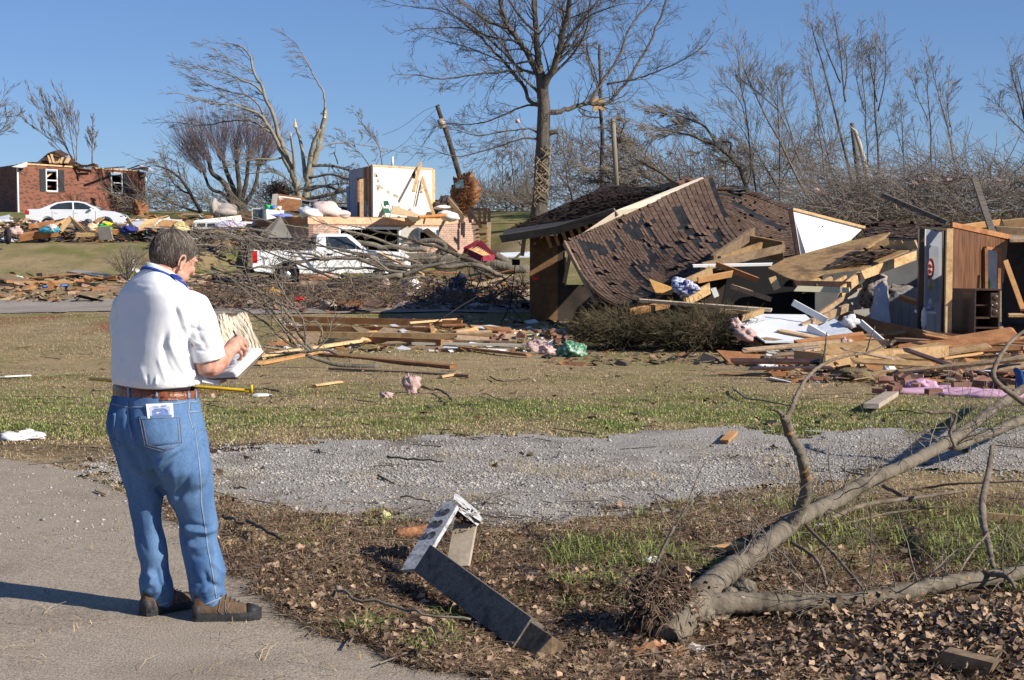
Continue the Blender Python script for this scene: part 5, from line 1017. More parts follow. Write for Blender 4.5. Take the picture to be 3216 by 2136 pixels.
g = 60; mb = MB(); top = [PS(i/g, j/g) for j in range(g+1) for i in range(g+1)]
nn = Vector((.45, -.75, .35)).normalized(); mb.add(top+[p-nn*.06 for p in top], [(j*(g+1)+i, j*(g+1)+i+1, (j+1)*(g+1)+i+1, (j+1)*(g+1)+i) for j in range(g) for i in range(g)], 0)
o = (g+1)**2; mb.f += [(o+j*(g+1)+i, o+(j+1)*(g+1)+i, o+(j+1)*(g+1)+i+1, o+j*(g+1)+i+1) for j in range(g) for i in range(g)]; mb.m += [1]*(g*g); mb.t += [.5]*(g*g)
bd = [i for i in range(g+1)]+[j*(g+1)+g for j in range(1, g+1)]+[g*(g+1)+i for i in range(g-1, -1, -1)]+[j*(g+1) for j in range(g-1, 0, -1)]
mb.f += [(bd[k], bd[k]+o, bd[(k+1) % len(bd)]+o, bd[(k+1) % len(bd)]) for k in range(len(bd))]; mb.m += [1]*len(bd); mb.t += [.5]*len(bd)
mb.build('deck', [felt, plywood], ts)
shingled(lambda u, v: PS(v, u), 24, 46, ts, mask=mS, seed=3, lift=.011)
mb = MB(); mb.slab(PL([(1812, 744, 37.9), (1937, 660, 38.3), (2205, 556, 40.2), (2214, 566, 40.0), (2010, 653, 38.7)]), (.05, .10, -.02)); mb.build('edge_board', M('pale_edge_wood', [(0.60, 0.50, 0.37), (0.72, 0.62, 0.48)], 2, fine=.12), ts)
mb = MB(); mb.plank(W(1772, 762, 37.55), W(1874, 955, 35.8), .13, .05, (1, .3, 0)); mb.build('rake_board', oldwood, ts)
mb = MB()
for k in range(9): a, b = PS(k/9+.04, .03), PS(k/9+.04, .5); mb.plank(a+Vector((-.05, .38, -.1)), b+Vector((-.05, .38, -.1)), .05, .14, nn)
mb.build('rafter', oldwood, ts)
plyT('bare_roof_patch', [(2038, 875, 34.35), (2120, 905, 34.1), (2110, 925, 33.9), (2060, 922, 33.9)], .015, M('orange_deck_wood', [(0.42, 0.22, 0.06), (0.52, 0.30, 0.10)], 5, fine=.2), 'patch of bare orange roof decking at the foot of the tipped roof', 'roof decking')
# humped roof to the right
def PH(u, v):
    lo_ = bez(u, PL([(2262, 690, 39.2), (2320, 760, 38.6), (2400, 830, 38.8), (2497, 800, 39.4)])); hi_ = bez(u, PL([(2238, 598, 41.5), (2330, 592, 42.5), (2390, 625, 43), (2487, 664, 43.5)])); return lo_*(1-v)+hi_*v
def mH(u, v, rs): return (abs(v-.62+.25*(u-.5)) < .05 and .2 < u < .9) or (abs(v-.85) < .04 and u < .35) or (v < .3 and .5 < u < .8 and rs.random() < .25) or rs.random() < .02
rh = empty('roof', PH(.5, .5)); rh.parent = hh; rh.matrix_parent_inverse = Matrix.Translation(-Vector(hh.location))
mb = MB(); g = 30; mb.add([PH(i/g, j/g)+Vector((0, .05, -.04)) for j in range(g+1) for i in range(g+1)], [(j*(g+1)+i, j*(g+1)+i+1, (j+1)*(g+1)+i+1, (j+1)*(g+1)+i) for j in range(g) for i in range(g)]); rd = mb.build('roof_deck', felt, hh); bpy.data.objects.remove(rh)
shingled(PH, 34, 30, rd, mask=mH, seed=5, lift=.011)
mb = MB()
for k in range(22):
    u = k/22; a, b = PH(u, 1), PH(min(1, u+.05), 1); mb.box((a+b)/2+Vector((0, 0, .03)), (.34, .3, .05), Matrix.Rotation(-.3, 3, 'Y'), t=rnd.random())
mb.build('ridge_cap', shingle, rd)
bk = flat('black_roof_metal', (.02, .02, .022), .5)
mb = MB(); mb.slab(PL([(2076, 580, 44), (2126, 565, 44), (2140, 592, 44), (2086, 616, 44)]), (0, .5, 0)); mb.build('roof_vent', bk, hh)
blob('roof_scrap', 2300, 600, 42.3, (.42, .5, .13), bk, 'twisted black scrap on the ridge of the humped brown roof', 'scrap', 41, .7, fr=4)
blob('roof_scrap', 2165, 575, 43.5, (.42, .3, .12), brickred, 'broken brick scrap behind the top edge of the tipped roof', 'scrap', 42, .8, fr=5)
# white gable triangle
gt = empty('gable_panel', W(2600, 760, 36), 'big white triangular wall panel standing on the brown roof deck', 'wall panel')
ply('board', [(2490, 659, 36), (2712, 716, 36.8), (2672, 754, 36.6), (2540, 817, 35.8), (2514, 806, 35.9)], .03, M('bright_white_board', [(0.80, 0.80, 0.77), (0.84, 0.84, 0.82)], 1), gt)
mb = MB()
for a, b, d0, d1 in (((2488, 656), (2714, 714), 36, 36.8), ((2670, 756), (2538, 820), 36.6, 35.8)): mb.plank(W(*a, d0), W(*b, d1), .06, .1, (0, 1, 0))
mb.build('frame', pine, gt); mb = MB(); mb.plank(W(2483, 660, 36), W(2508, 812, 35.9), .1, .1, (0, 1, 0)); mb.build('frame', darkwood, gt)
mb = MB(); rs = random.Random(2); n = Vector((0, -1, .1)); P = [W(2583+rs.uniform(-4, 4), 711+k, 35.95) for k in (-5, 0, 6, 2)]; mb.slab(P, (0, .01, 0)); mb.build('hole', blackm, gt)
# sloping bare roof deck with rafters
dk = empty('roof_deck_slope', W(2600, 800, 34.5), 'sloping bare plywood roof deck with splayed rafters and a strip of dark shingles', 'roof piece')
ply('sheathing', [(2412, 841, 34.2), (2466, 812, 35), (2670, 756, 36.2), (2796, 729, 36.5), (2770, 756, 35.8), (2700, 790, 34.8), (2880, 776, 34.4), (2716, 842, 33.4), (2588, 858, 33.2), (2520, 887, 33), (2462, 868, 33.3)], .03, plywood, dk)
PD = quadP([(2588, 850, 33.35), (2716, 838, 33.5), (2830, 792, 34.4), (2690, 787, 34.9)]); mb, bs = shingled(lambda u, v: PD(u, v)+Vector((0, -.05, .06)), 12, 12, None, seed=6); mb.m = [0 if rnd.random() < .7 else 1 for _ in mb.m]; mb.build('shingles', [shingle, felt], dk)
for a, b, d0, d1 in (((2880, 750), (2720, 790), 34.2, 35.2), ((2876, 785), (2710, 846), 33.8, 33.2), ((2838, 750), (2740, 786), 34.8, 35.4), ((2795, 742), (2720, 778), 35.4, 35.6), ((2520, 892), (2580, 860), 32.8, 33.4), ((2565, 888), (2612, 862), 32.8, 33.4), ((2608, 886), (2655, 862), 32.8, 33.4), ((2655, 884), (2698, 850), 32.8, 33.4), ((2690, 862), (2640, 900), 33.2, 32.6)):
    mb = MB(); mb.plank(W(*a, d0)+Vector((0, 0, -.12)), W(*b, d1)+Vector((0, 0, -.12)), .05, .2, (0, 0, 1), jag=.05); mb.build('rafter', pine, dk)
boardT(2498, 906, 32.5, 2668, 912, 32.5, .06, .12, M('pale_yellow_board', [(0.5, 0.47, 0.32), (0.6, 0.56, 0.4)], 3), 'pale yellow board hanging under the edge of the sloping roof deck', up=(0, 0, 1))
boardT(2498, 893, 32.8, 2670, 896, 32.8, .06, .16, darkwood, 'dark beam under the edge of the sloping roof deck', 'beam', 'beam')
PB = quadP([(2720, 742, 38), (2900, 752, 38), (2996, 706, 42), (2700, 692, 42)]); rb = gridslab('roof', PB, 20, .05, felt, hh); shingled(PB, 22, 12, rb, seed=7, mask=lambda u, v, rs: rs.random() < .12)
# floor, rim, back walls that close the dark rooms
mb = MB(); f = PL([(2480, 1012, 33), (3700, 1090, 29.6), (3700, 990, 38), (2400, 980, 38.5)]); 
for p in f: p.z = -.33
mb.slab(f, (0, 0, -.05)); mb.build('floor', darkwood, hh)
mb = MB(); a = [W(2640, 990, 33.5), W(2760, 1028, 32), W(2940, 1064, 30.6), W(3260, 1092, 30), W(3700, 1104, 29.4)]
for p, q in zip(a, a[1:]): mb.plank(p, q, .26, .06, (0, 1, 0))
for p, q in zip(a, a[1:]): mb.plank(p-Vector((0, -.1, .27)), q-Vector((0, -.1, .27)), .24, .06, (0, 1, 0))
mb.build('rim_beam', M('brown_rim_beam', [(0.17, 0.085, 0.04), (0.26, 0.14, 0.07)], 2, fine=.2, fscale=10), hh)
dw = M('shade_dark_board', [(0.10, 0.10, 0.10), (0.17, 0.17, 0.165)], 1)  # dark wall colour stands in for the shade inside the open rooms
ply('inner_wall_or_backing', [(2560, 800, 38), (2892, 760, 38), (2892, 1040, 38), (2560, 1010, 38)], .1, dw, hh)
ply('inner_wall_or_backing', [(2300, 790, 39), (2580, 830, 39), (2580, 1040, 39), (2250, 1050, 39)], .1, blackm, hh)
ply('inner_wall_or_backing', [(3150, 740, 37), (3750, 740, 37), (3750, 1100, 37), (3150, 1100, 37)], .1, M('dark_panel', [(0.03, 0.025, 0.022), (0.07, 0.055, 0.05)], 2), hh)
mb = MB(); mb.slab(PL([(3160, 712, 38), (3800, 712, 38), (3800, 735, 31), (3172, 752, 31.5)]), (0, 0, -.06)); mb.build('roof_remnant', oldwood, hh)
ply('inner_wall_or_backing', [(2640, 905, 35.5), (2712, 898, 35.5), (2720, 940, 35), (2700, 982, 35), (2620, 960, 35.5)], .04, concrete, hh)
ply('inner_wall_or_backing', [(2680, 975, 34), (2735, 968, 34), (2740, 1015, 34), (2690, 1022, 34)], .04, greyb, hh)
# hall strip and posts
ply('hall_wall', [(2898, 716, 33), (2958, 730, 33), (2958, 1062, 33), (2898, 1050, 33)], .05, M('pale_blue_wall', [(0.36, 0.385, 0.41), (0.45, 0.47, 0.49)], 1), hh)
ply('doorway', [(2918, 770, 32.96), (2948, 775, 32.96), (2948, 950, 32.96), (2918, 950, 32.96)], .02, M('grey_door_gap', [(0.25, 0.27, 0.3), (0.34, 0.36, 0.38)], 2), hh)
mb = MB(); c = W(2922, 843, 32.9); mb.ball(c, (.07, .02, .21), None, 20, 12); od = thing_mesh('wall_plaque', mb, flat('cream_enamel', (.6, .55, .45), .4), c, 'cream oval wall plaque with a red rim in the narrow hall doorway', 'plaque')
mb = MB(); mb.tube([c+Vector((.07*math.cos(t*math.pi/10), -.022, .21*math.sin(t*math.pi/10))) for t in range(21)], .013, 6); mb.plank(c+Vector((-.03, -.03, .09)), c+Vector((.03, -.03, .02)), .03, .01, (0, 1, 0)); mb.plank(c+Vector((-.03, -.03, -.02)), c+Vector((.03, -.03, -.09)), .03, .01, (0, 1, 0))
mb.v = [(x-c.x, y-c.y, z-c.z) for x, y, z in mb.v]; rim = mb.build('rim', flat('red_rim', (.35, .03, .03), .4), None); rim.parent = od
blob('lidded_jar', 2923, 893, 32.8, (.07, .06, .12), flat('tan_jar', (.4, .3, .18), .5), 'tan jar hanging below the oval plaque in the narrow hall', 'jar', 43, .1)
for x0, x1, y0, y1, d, mt, nm in ((2880, 2897, 712, 1070, 31.6, darkwood, 'post'), (2956, 2966, 722, 1060, 31.3, darkwood, 'post'), (2966, 2986, 718, 1058, 30.7, pine, 'post'), (2897, 2901, 716, 1050, 31.7, white, 'post')):
    mb = MB(); mb.plank(W((x0+x1)/2, y1, d), W((x0+x1)/2+6, y0, d), (x1-x0)*d/F, .1, (0, 1, 0)); mb.build(nm, mt, hh)
mb = MB(); mb.plank(W(2880, 713, 31.7), W(2990, 722, 31.1), .05, .12, (0, 1, 0)); mb.build('top_plate', pine, hh)
# brown panelled wall with a doorway
panelw = bpy.data.materials.new('varnished_wall_boards'); panelw.use_nodes = True; t = panelw.node_tree; N = t.nodes; b = N['Principled BSDF']; b.inputs['Roughness'].default_value = .45
tc = N.new('ShaderNodeTexCoord'); wv = N.new('ShaderNodeTexWave'); wv.inputs['Scale'].default_value = 2.2; wv.inputs['Distortion'].default_value = .3; wv.wave_profile = 'SAW'; t.links.new(tc.outputs['Object'], wv.inputs[0])
mp = N.new('ShaderNodeMapping'); mp.inputs['Scale'].default_value = (14, 14, 1.2); nz = N.new('ShaderNodeTexNoise'); nz.inputs['Scale'].default_value = 1.6; nz.inputs['Detail'].default_value = 6; t.links.new(tc.outputs['Object'], mp.inputs[0]); t.links.new(mp.outputs[0], nz.inputs[0])
cr_ = N.new('ShaderNodeValToRGB'); cr_.color_ramp.elements[0].color = (0.07, 0.026, 0.010, 1); cr_.color_ramp.elements[1].color = (0.21, 0.085, 0.028, 1); cr_.color_ramp.elements[0].position = .3; cr_.color_ramp.elements[1].position = .7; t.links.new(nz.outputs[0], cr_.inputs[0])
gr = N.new('ShaderNodeMath'); gr.operation = 'GREATER_THAN'; gr.inputs[1].default_value = .06; t.links.new(wv.outputs['Fac'], gr.inputs[0]); mr = N.new('ShaderNodeMapRange'); mr.inputs[3].default_value = .35; t.links.new(gr.outputs[0], mr.inputs[0])
sv = N.new('ShaderNodeVectorMath'); sv.operation = 'SCALE'; t.links.new(cr_.outputs[0], sv.inputs[0]); t.links.new(mr.outputs[0], sv.inputs['Scale']); t.links.new(sv.outputs[0], b.inputs['Base Color'])
pw = empty('panelled_wall', W(3080, 1060, 31.5), 'reddish brown board wall standing alone with an open doorway, dark cabinet in front', 'wall')
for q in ([(2990, 708, 31), (3096, 731, 31.7), (3096, 1045, 31.7), (2982, 1062, 31)], [(3096, 731, 31.7), (3140, 741, 32), (3140, 782, 32), (3096, 778, 31.7)], [(3140, 741, 32), (3167, 747, 32.2), (3152, 886, 32.2), (3140, 900, 32)], [(3096, 912, 31.7), (3140, 915, 32), (3140, 1050, 32), (3096, 1045, 31.7)]): ply('board_panel', q, .04, panelw, pw)
mb = MB(); 
for a, b, d0, d1 in (((3096, 780), (3097, 912), 31.6, 31.6), ((3139, 784), (3136, 915), 31.9, 31.9), ((3094, 779), (3141, 785), 31.6, 31.9)): mb.plank(W(*a, d0), W(*b, d1), .06, .08, (0, 1, 0))
mb.build('door_frame', redwood, pw); ply('bright_room_beyond', [(3098, 784, 33), (3146, 788, 33), (3146, 915, 33), (3098, 915, 33)], .03, M('lilac_wall', [(0.45, 0.5, 0.55), (0.6, 0.64, 0.68)], 2), pw)
mb = MB(); mb.plank(W(2988, 705, 31), W(3168, 744, 32.2), .1, .08, (0, 1, 0), jag=.05); mb.build('top_plate', redwood, pw)
blob('green_bottle', 3104, 900, 32.4, (.05, .05, .17), flat('green_plastic', (.08, .4, .04), .3), 'bright green bottle seen through the doorway of the board wall', 'bottle', 44, .1)
# dark cabinet
cb2 = empty('cabinet', W(3100, 1064, 30.4), 'dark carved wooden cabinet with a small door and empty shelves before the board wall', 'cabinet')
A = W(3059, 1066, 30.4); wd_ = (3141-3059)*30.4/F; hg = (1066-912)*30.4/F; ax = Vector((wd_, .06, 0)); dp = Vector((-.28, .55, 0))
def cbx(u0, u1, v0, v1, w0=0, w1=1, m=darkwood, nm='frame'):
    mb = MB(); P = [A+ax*u+Vector((0, 0, hg*v))+dp*w0 for u, v in ((u0, v0), (u1, v0), (u1, v1), (u0, v1))]; mb.slab(P, dp*(w1-w0)); return mb.build(nm, m, cb2)
cbx(0, .05, 0, 1, nm='side'); cbx(.95, 1, 0, 1, nm='side'); cbx(.05, .95, 0, 1, .93, 1, nm='back'); cbx(-.03, 1.03, 1, 1.03, -.03, 1.03, nm='top'); dr = cbx(.62, .94, .45, .95, -.03, .05, nm='door'); cbx(.05, .62, .42, .46, nm='shelf'); cbx(.05, .95, .22, .25, nm='shelf'); cbx(.05, .95, .02, .06, nm='shelf'); cbx(.05, .62, .68, .71, .1, .9, nm='shelf'); cbx(.60, .63, .45, .95, nm='divider')
mb = MB(); mb.ball(A+ax*.67+Vector((0, -.04, hg*.7)), .02); mb.build('knob', steel, dr); mb = MB()
for k in range(3): mb.ball(A+ax*.79+Vector((0, -.02, hg*(.55+.15*k))), (.07, .02, .06), None, 12, 8)
mb.build('carving', darkwood, dr, True)
# laundry, bed, tables inside
blob('hanging_sheet', 2765, 985, 33.5, (.22, .12, .68), M('blue_white_sheet', [(0.42, 0.47, 0.58), (0.6, 0.64, 0.72)], 4), 'bluish white bedsheet hanging down inside the open room', 'sheet', 45, .35, fr=3)
blob('hanging_sheet', 2830, 985, 34.5, (.5, .12, .55), M('grey_curtain', [(0.16, 0.16, 0.17), (0.24, 0.24, 0.25)], 4, stretch=(6, 6, .4)), 'grey curtain behind the bluish white bedsheet', 'curtain', 46, .25, fr=3)
blob('clothes_pile', 2745, 915, 34.2, (.30, .3, .42), M('mixed_clothes', [(0.05, 0.04, 0.05), (0.4, 0.36, 0.33), (0.16, 0.1, 0.09)], 6, detail=2), 'dark mixed clothes piled above the hanging bluish bedsheet', 'clothes', 47, .6, fr=4)
blob('clothes_pile', 2820, 925, 35, (.5, .3, .2), M('tan_clothes', [(0.12, 0.1, 0.08), (0.35, 0.3, 0.26)], 6), 'tan cloth heap between the mixed clothes and the dark post', 'clothes', 48, .6, fr=4)
boardT(2830, 935, 33.4, 2878, 950, 33.2, .2, .05, M('bright_orange_board', [(0.55, 0.27, 0.10), (0.65, 0.36, 0.16)], 3), 'small orange board end left of the dark post', up=(0, .6, .8))  # a lighter orange than the other boards
tb = empty('side_table', W(2915, 1055, 31.9), 'white side table with folded linen in the narrow hall beside the dark post', 'table')
mb = MB(); mb.slab(PL([(2886, 975, 31.7), (2940, 980, 31.5), (2940, 986, 31.5), (2886, 984, 31.7)]), (0, .35, 0)); mb.build('tabletop', white, tb)
for x in (2890, 2936): mb = MB(); mb.plank(W(x, 984, 31.7), W(x, 1060, 31.7), .03, .03, (0, 1, 0)); mb.build('leg', white, tb)
blob('folded_linen', 2912, 966, 31.7, (.14, .12, .07), M('checked_linen', [(0.2, 0.25, 0.5), (0.7, 0.68, 0.7)], 30, detail=1), 'blue and white folded linen on the white side table', 'linen', 49, .2)
blob('towel', 2902, 1005, 31.4, (.07, .04, .24), wcl, 'white towel hanging off the front of the white side table', 'towel', 50, .3)
blob('bottle', 2922, 950, 31.7, (.045, .045, .09), white, 'small white bottle on the folded linen', 'bottle', 51, .05)
# ------------------------------------------------------------------ the two cars
def wheel(par, x, y, r, w, side):
    mb = MB(); pr = [(r*.60, -w/2), (r*.92, -w/2), (r, -w*.36), (r, w*.36), (r*.92, w/2), (r*.60, w/2)]; n = 28; vs = []
    for a in range(n):
        t = 2*math.pi*a/n; vs += [(x+rr*math.cos(t), y+yy_, r+rr*math.sin(t)) for rr, yy_ in pr]
    k = len(pr); mb.add(vs, [(a*k+b, a*k+(b+1) % k, ((a+1) % n)*k+(b+1) % k, ((a+1) % n)*k+b) for a in range(n) for b in range(k)])
    wh = empty('wheel', (0, 0, 0)); wh.parent = par; ty = mb.build('tyre', rubber, None, True); ty.parent = wh
    mb = MB(); yo = y+side*w*.36
    vs = [(x+r*.61*math.cos(2*math.pi*a/n), yo, r+r*.61*math.sin(2*math.pi*a/n)) for a in range(n)]+[(x+r*.5*math.cos(2*math.pi*a/n), yo-side*.05, r+r*.5*math.sin(2*math.pi*a/n)) for a in range(n)]+[(x+r*.2*math.cos(2*math.pi*a/n), yo-side*.0, r+r*.2*math.sin(2*math.pi*a/n)) for a in range(n)]
    mb.add(vs, [(a, (a+1) % n, n+(a+1) % n, n+a) for a in range(n)]+[(n+a, n+(a+1) % n, 2*n+(a+1) % n, 2*n+a) for a in range(n)]+[tuple(2*n+a for a in range(n))])
    for a in range(8):
        t = a*math.pi/4; mb.box((x+r*.4*math.cos(t), yo-side*.02, r+r*.4*math.sin(t)), (.045, .012, .045), m=1)
    rm = mb.build('rim', [steel, blackm], None); rm.parent = wh
def side_poly(pts, arches):
    return pts
def arch_pts(cx, r, z0, k=12):
    out = []; a0 = math.asin(max(-1, min(1, (z0-r*.92)/(r*1.18)))) if False else 0
    for i in range(k+1):
        t = math.pi*i/k; out.append((cx+r*1.2*math.cos(math.pi-t), z0+max(0, (r*1.02-z0))+r*1.2*math.sin(t)*.98))
    return out
def finish(par):
    pass
def panel2(mb, poly, y0, y1, m=0):
    """side polygon (x, z) extruded from y0 to y1"""
    n = len(poly); vs = [(x, y0, z) for x, z in poly]+[(x, y1, z) for x, z in poly]
    mb.add(vs, [tuple(range(n)), tuple(reversed(range(n, 2*n)))]+[(k, k+n, (k+1) % n+n, (k+1) % n) for k in range(n)], m)
def local(mb, name, mats, par, smooth=False): o = mb.build(name, mats, None, smooth); o.parent = par; return o
# pickup: x forward, y left, wheels on z=0
pk_ = G(790, 897); deg = 17
tr_ = empty('pickup_truck', (0, 0, 0), 'white pickup truck with an open bed buried under fallen branches', 'pickup truck')
zl = .42; hw_ = .97
ARx, AFx, R0 = -1.55, 1.80, .36
low = [(-2.62, .50)]+[(x, z) for x, z in arch_pts(ARx, R0, zl)]+[(x, z) for x, z in arch_pts(AFx, R0, zl)]+[(2.55, .45), (2.70, .55), (2.68, .95), (2.45, 1.12), (1.25, 1.18), (0.95, 1.20), (-.62, 1.18), (-2.68, 1.20), (-2.70, .60)]
mb = MB()
for s in (-1, 1): panel2(mb, low, s*hw_, s*(hw_-.07))
mb.box((-1.62, 0, .62), (1.9, 1.8, .05)); mb.box((-2.66, 0, .90), (.06, 1.8, .58)); mb.box((-.62, 0, .92), (.05, 1.8, .6)); 
mb.loft([[(1.0, s*w, z) for s, w, z in ((-1, .90, .5), (1, .90, .5), (1, .90, 1.16), (0, .3, 1.22), (-1, .90, 1.16))], [(2.4, s*w, z) for s, w, z in ((-1, .90, .5), (1, .90, .5), (1, .90, 1.08), (0, .3, 1.14), (-1, .90, 1.08))], [(2.66, s*w, z) for s, w, z in ((-1, .86, .5), (1, .86, .5), (1, .86, .9), (0, .3, .95), (-1, .86, .9))]])
mb.box((0.2, 0, .55), (1.6, 1.8, .1)); body_ = local(mb, 'body', carwhite, tr_)
cab = [(-.58, 1.17), (-.50, 1.70), (-.40, 1.76), (.52, 1.76), (.66, 1.70), (1.22, 1.18)]
mb = MB(); wz = lambda z: .93 if z < 1.3 else .76
n = len(cab); vs = [(x, -wz(z), z) for x, z in cab]+[(x, wz(z), z) for x, z in cab]
mb.add(vs, [tuple(reversed(range(n))), tuple(range(n, 2*n))]+[(k, k+1, k+1+n, k+n) for k in range(n-1)]); cb_ = local(mb, 'cab', carwhite, tr_)
mb = MB()
for s in (-1, 1):
    P = [(-.20, 1.22), (-.20, 1.66), (.50, 1.66), (1.0, 1.24)]; vs = [(x, s*(.93-.17*(z-1.17)/.59+.006), z) for x, z in P]; mb.add(vs, [tuple(range(4)) if s > 0 else (3, 2, 1, 0)])
mb.add([(.70, -.70, 1.66), (.70, .70, 1.66), (1.20, .84, 1.21), (1.20, -.84, 1.21)], [(0, 1, 2, 3)]); mb.add([(-.566, -.7, 1.3), (-.566, .7, 1.3), (-.512, .66, 1.64), (-.512, -.66, 1.64)], [(0, 1, 2, 3)]); local(mb, 'window', glass, cb_)
for s in (-1, 1):
    mb = MB(); mb.box((-2.62, s*.945, .98), (.16, .08, .40)); local(mb, 'tail_light', redlight, tr_)
    mb = MB(); mb.box((2.60, s*.75, .85), (.12, .34, .18)); local(mb, 'headlight', glass, tr_)
    mb = MB(); mb.box((-.26, s*.975, 1.0), (.012, .01, .9-.3), m=1); mb.box((.98, s*.975, .85), (.012, .01, .6), m=1); mb.box((-.10, s*.98, 1.06), (.20, .03, .05), m=1); mb.box((.35, s*.972, .60), (1.7, .02, .03), m=1); local(mb, 'door_seam', [carwhite, blackm], tr_)
    for cx_ in (ARx, AFx): mb = MB(); mb.ball((cx_, s*(hw_-.22), .40), (R0*1.2, .1, R0*1.2), None, 20, 10); local(mb, 'wheel_well', blackm, tr_)
    wheel(tr_, ARx, s*(hw_-.13), R0, .24, s); wheel(tr_, AFx, s*(hw_-.13), R0, .24, s)
mb = MB(); mb.box((-2.78, 0, .52), (.2, 1.75, .2)); local(mb, 'rear_bumper', blackm, tr_); mb = MB(); mb.box((-2.695, 0, .98), (.012, .24, .07)); local(mb, 'tailgate_handle', blackm, tr_)
def place_car(o, P, deg, ref, tilt=0):
    """put the local point ref over P, heading deg"""
    a = math.radians(deg); o.rotation_euler = (tilt, 0, a); R = Matrix.Rotation(a, 3, 'Z'); v = R @ Vector(ref); o.location = P-v
tr_.scale = (1.16, 1.16, 1.16); P = W(902, 893, 59.5); P.z = gzs(P.x, P.y)-.03; place_car(tr_, P, 15, (ARx*1.16, -hw_*1.16, 0))
# sedan
sd_ = empty('sedan', (0, 0, 0), 'white sedan with dented flanks parked on the hill before the brick house', 'car')
ARx, AFx, R0 = -1.38, 1.40, .32; zl = .24; hw_ = .89
low = [(-2.40, .35)]+arch_pts(ARx, R0, zl)+arch_pts(AFx, R0, zl)+[(2.36, .32), (2.44, .55), (2.30, .74), (1.75, .90), (1.05, .98), (-.2, .99), (-1.6, 1.02), (-2.28, 1.03), (-2.42, .90)]
mb = MB()
for s in (-1, 1): panel2(mb, low, s*hw_, s*(hw_-.08))
st2 = [(-2.42, .40, .92, .74), (-2.30, .35, 1.04, .82), (-1.6, .3, 1.06, .84), (-.4, .3, 1.0, .84), (1.05, .3, 1.0, .84), (1.75, .3, .93, .82), (2.28, .32, .76, .76), (2.44, .38, .58, .68)]
mb.loft([[(x, -w, z0), (x, w, z0), (x, w, z1-.06), (x, w*.7, z1+.01), (x, 0, z1+.03), (x, -w*.7, z1+.01), (x, -w, z1-.06)] for x, z0, z1, w in st2]); local(mb, 'body', carwhite, sd_)
cab = [(-1.80, 1.02), (-1.45, 1.18), (-1.00, 1.37), (-.45, 1.45), (.05, 1.45), (.42, 1.38), (.85, 1.18), (1.20, .98)]
mb = MB(); wz = lambda z: .86-.22*max(0, (z-1.0)/.45); n = len(cab); vs = [(x, -wz(z), z) for x, z in cab]+[(x, wz(z), z) for x, z in cab]
mb.add(vs, [tuple(reversed(range(n))), tuple(range(n, 2*n))]+[(k, k+1, k+1+n, k+n) for k in range(n-1)]); cb_ = local(mb, 'roof', carwhite, sd_)
mb = MB()
for s in (-1, 1):
    for Pg in ([(-1.28, 1.04), (-1.22, 1.16), (-.92, 1.32), (-.45, 1.385), (-.22, 1.385), (-.18, 1.04)], [(-.10, 1.04), (-.14, 1.385), (.05, 1.385), (.36, 1.33), (.85, 1.08), (.80, 1.04)]):
        vs = [(x, s*(wz(z)+.006), z) for x, z in Pg]; mb.add(vs, [tuple(range(len(Pg))) if s > 0 else tuple(reversed(range(len(Pg))))])
mb.add([(.50, -.60, 1.36), (.50, .60, 1.36), (1.16, .76, 1.01), (1.16, -.76, 1.01)], [(0, 1, 2, 3)]); mb.add([(-1.70, -.7, 1.075), (-1.70, .7, 1.075), (-1.08, .6, 1.36), (-1.08, -.6, 1.36)], [(3, 2, 1, 0)]); local(mb, 'window', glass, cb_)
for s in (-1, 1):
    mb = MB(); mb.box((-2.34, s*.78, .88), (.2, .24, .20)); local(mb, 'tail_light', redlight, sd_)
    mb = MB(); mb.ball((2.16, s*.76, .70), (.24, .14, .09), None, 14, 8); local(mb, 'headlight', glass, sd_)
    mb = MB()
    for x in (-1.15, -.14, .92): mb.box((x, s*.892, .68), (.012, .008, .62))
    local(mb, 'door_seam', blackm, sd_)
    for x in (-.95, .02): mb = MB(); mb.box((x, s*.90, .88), (.18, .03, .03)); local(mb, 'door_handle', carwhite, sd_)
    mb = MB(); mb.ball((.72, s*.98, 1.05), (.08, .11, .07), None, 10, 8); local(mb, 'mirror', carwhite, sd_)
    for cx_ in (ARx, AFx): mb = MB(); mb.ball((cx_, s*(hw_-.17), .36), (R0*1.2, .07, R0*1.2), None, 20, 10); local(mb, 'wheel_well', blackm, sd_)
    wheel(sd_, ARx, s*(hw_-.12), R0, .2, s); wheel(sd_, AFx, s*(hw_-.12), R0, .2, s)
P = W(332, 722, 75); P.z = 2.2; place_car(sd_, P, 7, (AFx, -hw_, 0))
# ------------------------------------------------------------------ trees, limbs and brush
rt = random.Random(77)
def cr_pts(P, sub):
    out = []; n = len(P)
    for i in range(n-1):
        p0, p1, p2, p3 = P[max(i-1, 0)], P[i], P[i+1], P[min(i+2, n-1)]
        for k in range(sub):
            t = k/sub; out.append(0.5*((2*p1)+(p2-p0)*t+(2*p0-5*p1+4*p2-p3)*t*t+(3*p1-p0-3*p2+p3)*t**3))
    out.append(P[-1]); return out
def rv(): return Vector((rt.gauss(0, 1), rt.gauss(0, 1), rt.gauss(0, 1))).normalized()
def sprout(S, p, d, L, r, lvl, bend, spread, kids, rmin, crook=.22):
    n = 5 if lvl > 0 else 3; st = L/n; d = d.normalized(); q = p
    for i in range(n):
        d = (d+rv()*crook+bend*.16).normalized(); q2 = q+d*st; r2 = max(rmin, r*(1-.62/n)); S.append((*q, *q2, r, r2))
        if lvl > 0 and i > 0:
            for _ in range(kids if i < n-1 else kids+1):
                if rt.random() < .75:
                    s = d.cross(rv()).normalized(); nd = (d+s*spread*rt.uniform(.6, 1.3)).normalized(); sprout(S, q2, nd, L*rt.uniform(.38, .66), max(rmin, r2*.6), lvl-1, bend, spread, kids, rmin, crook)
        q = q2; r = r2
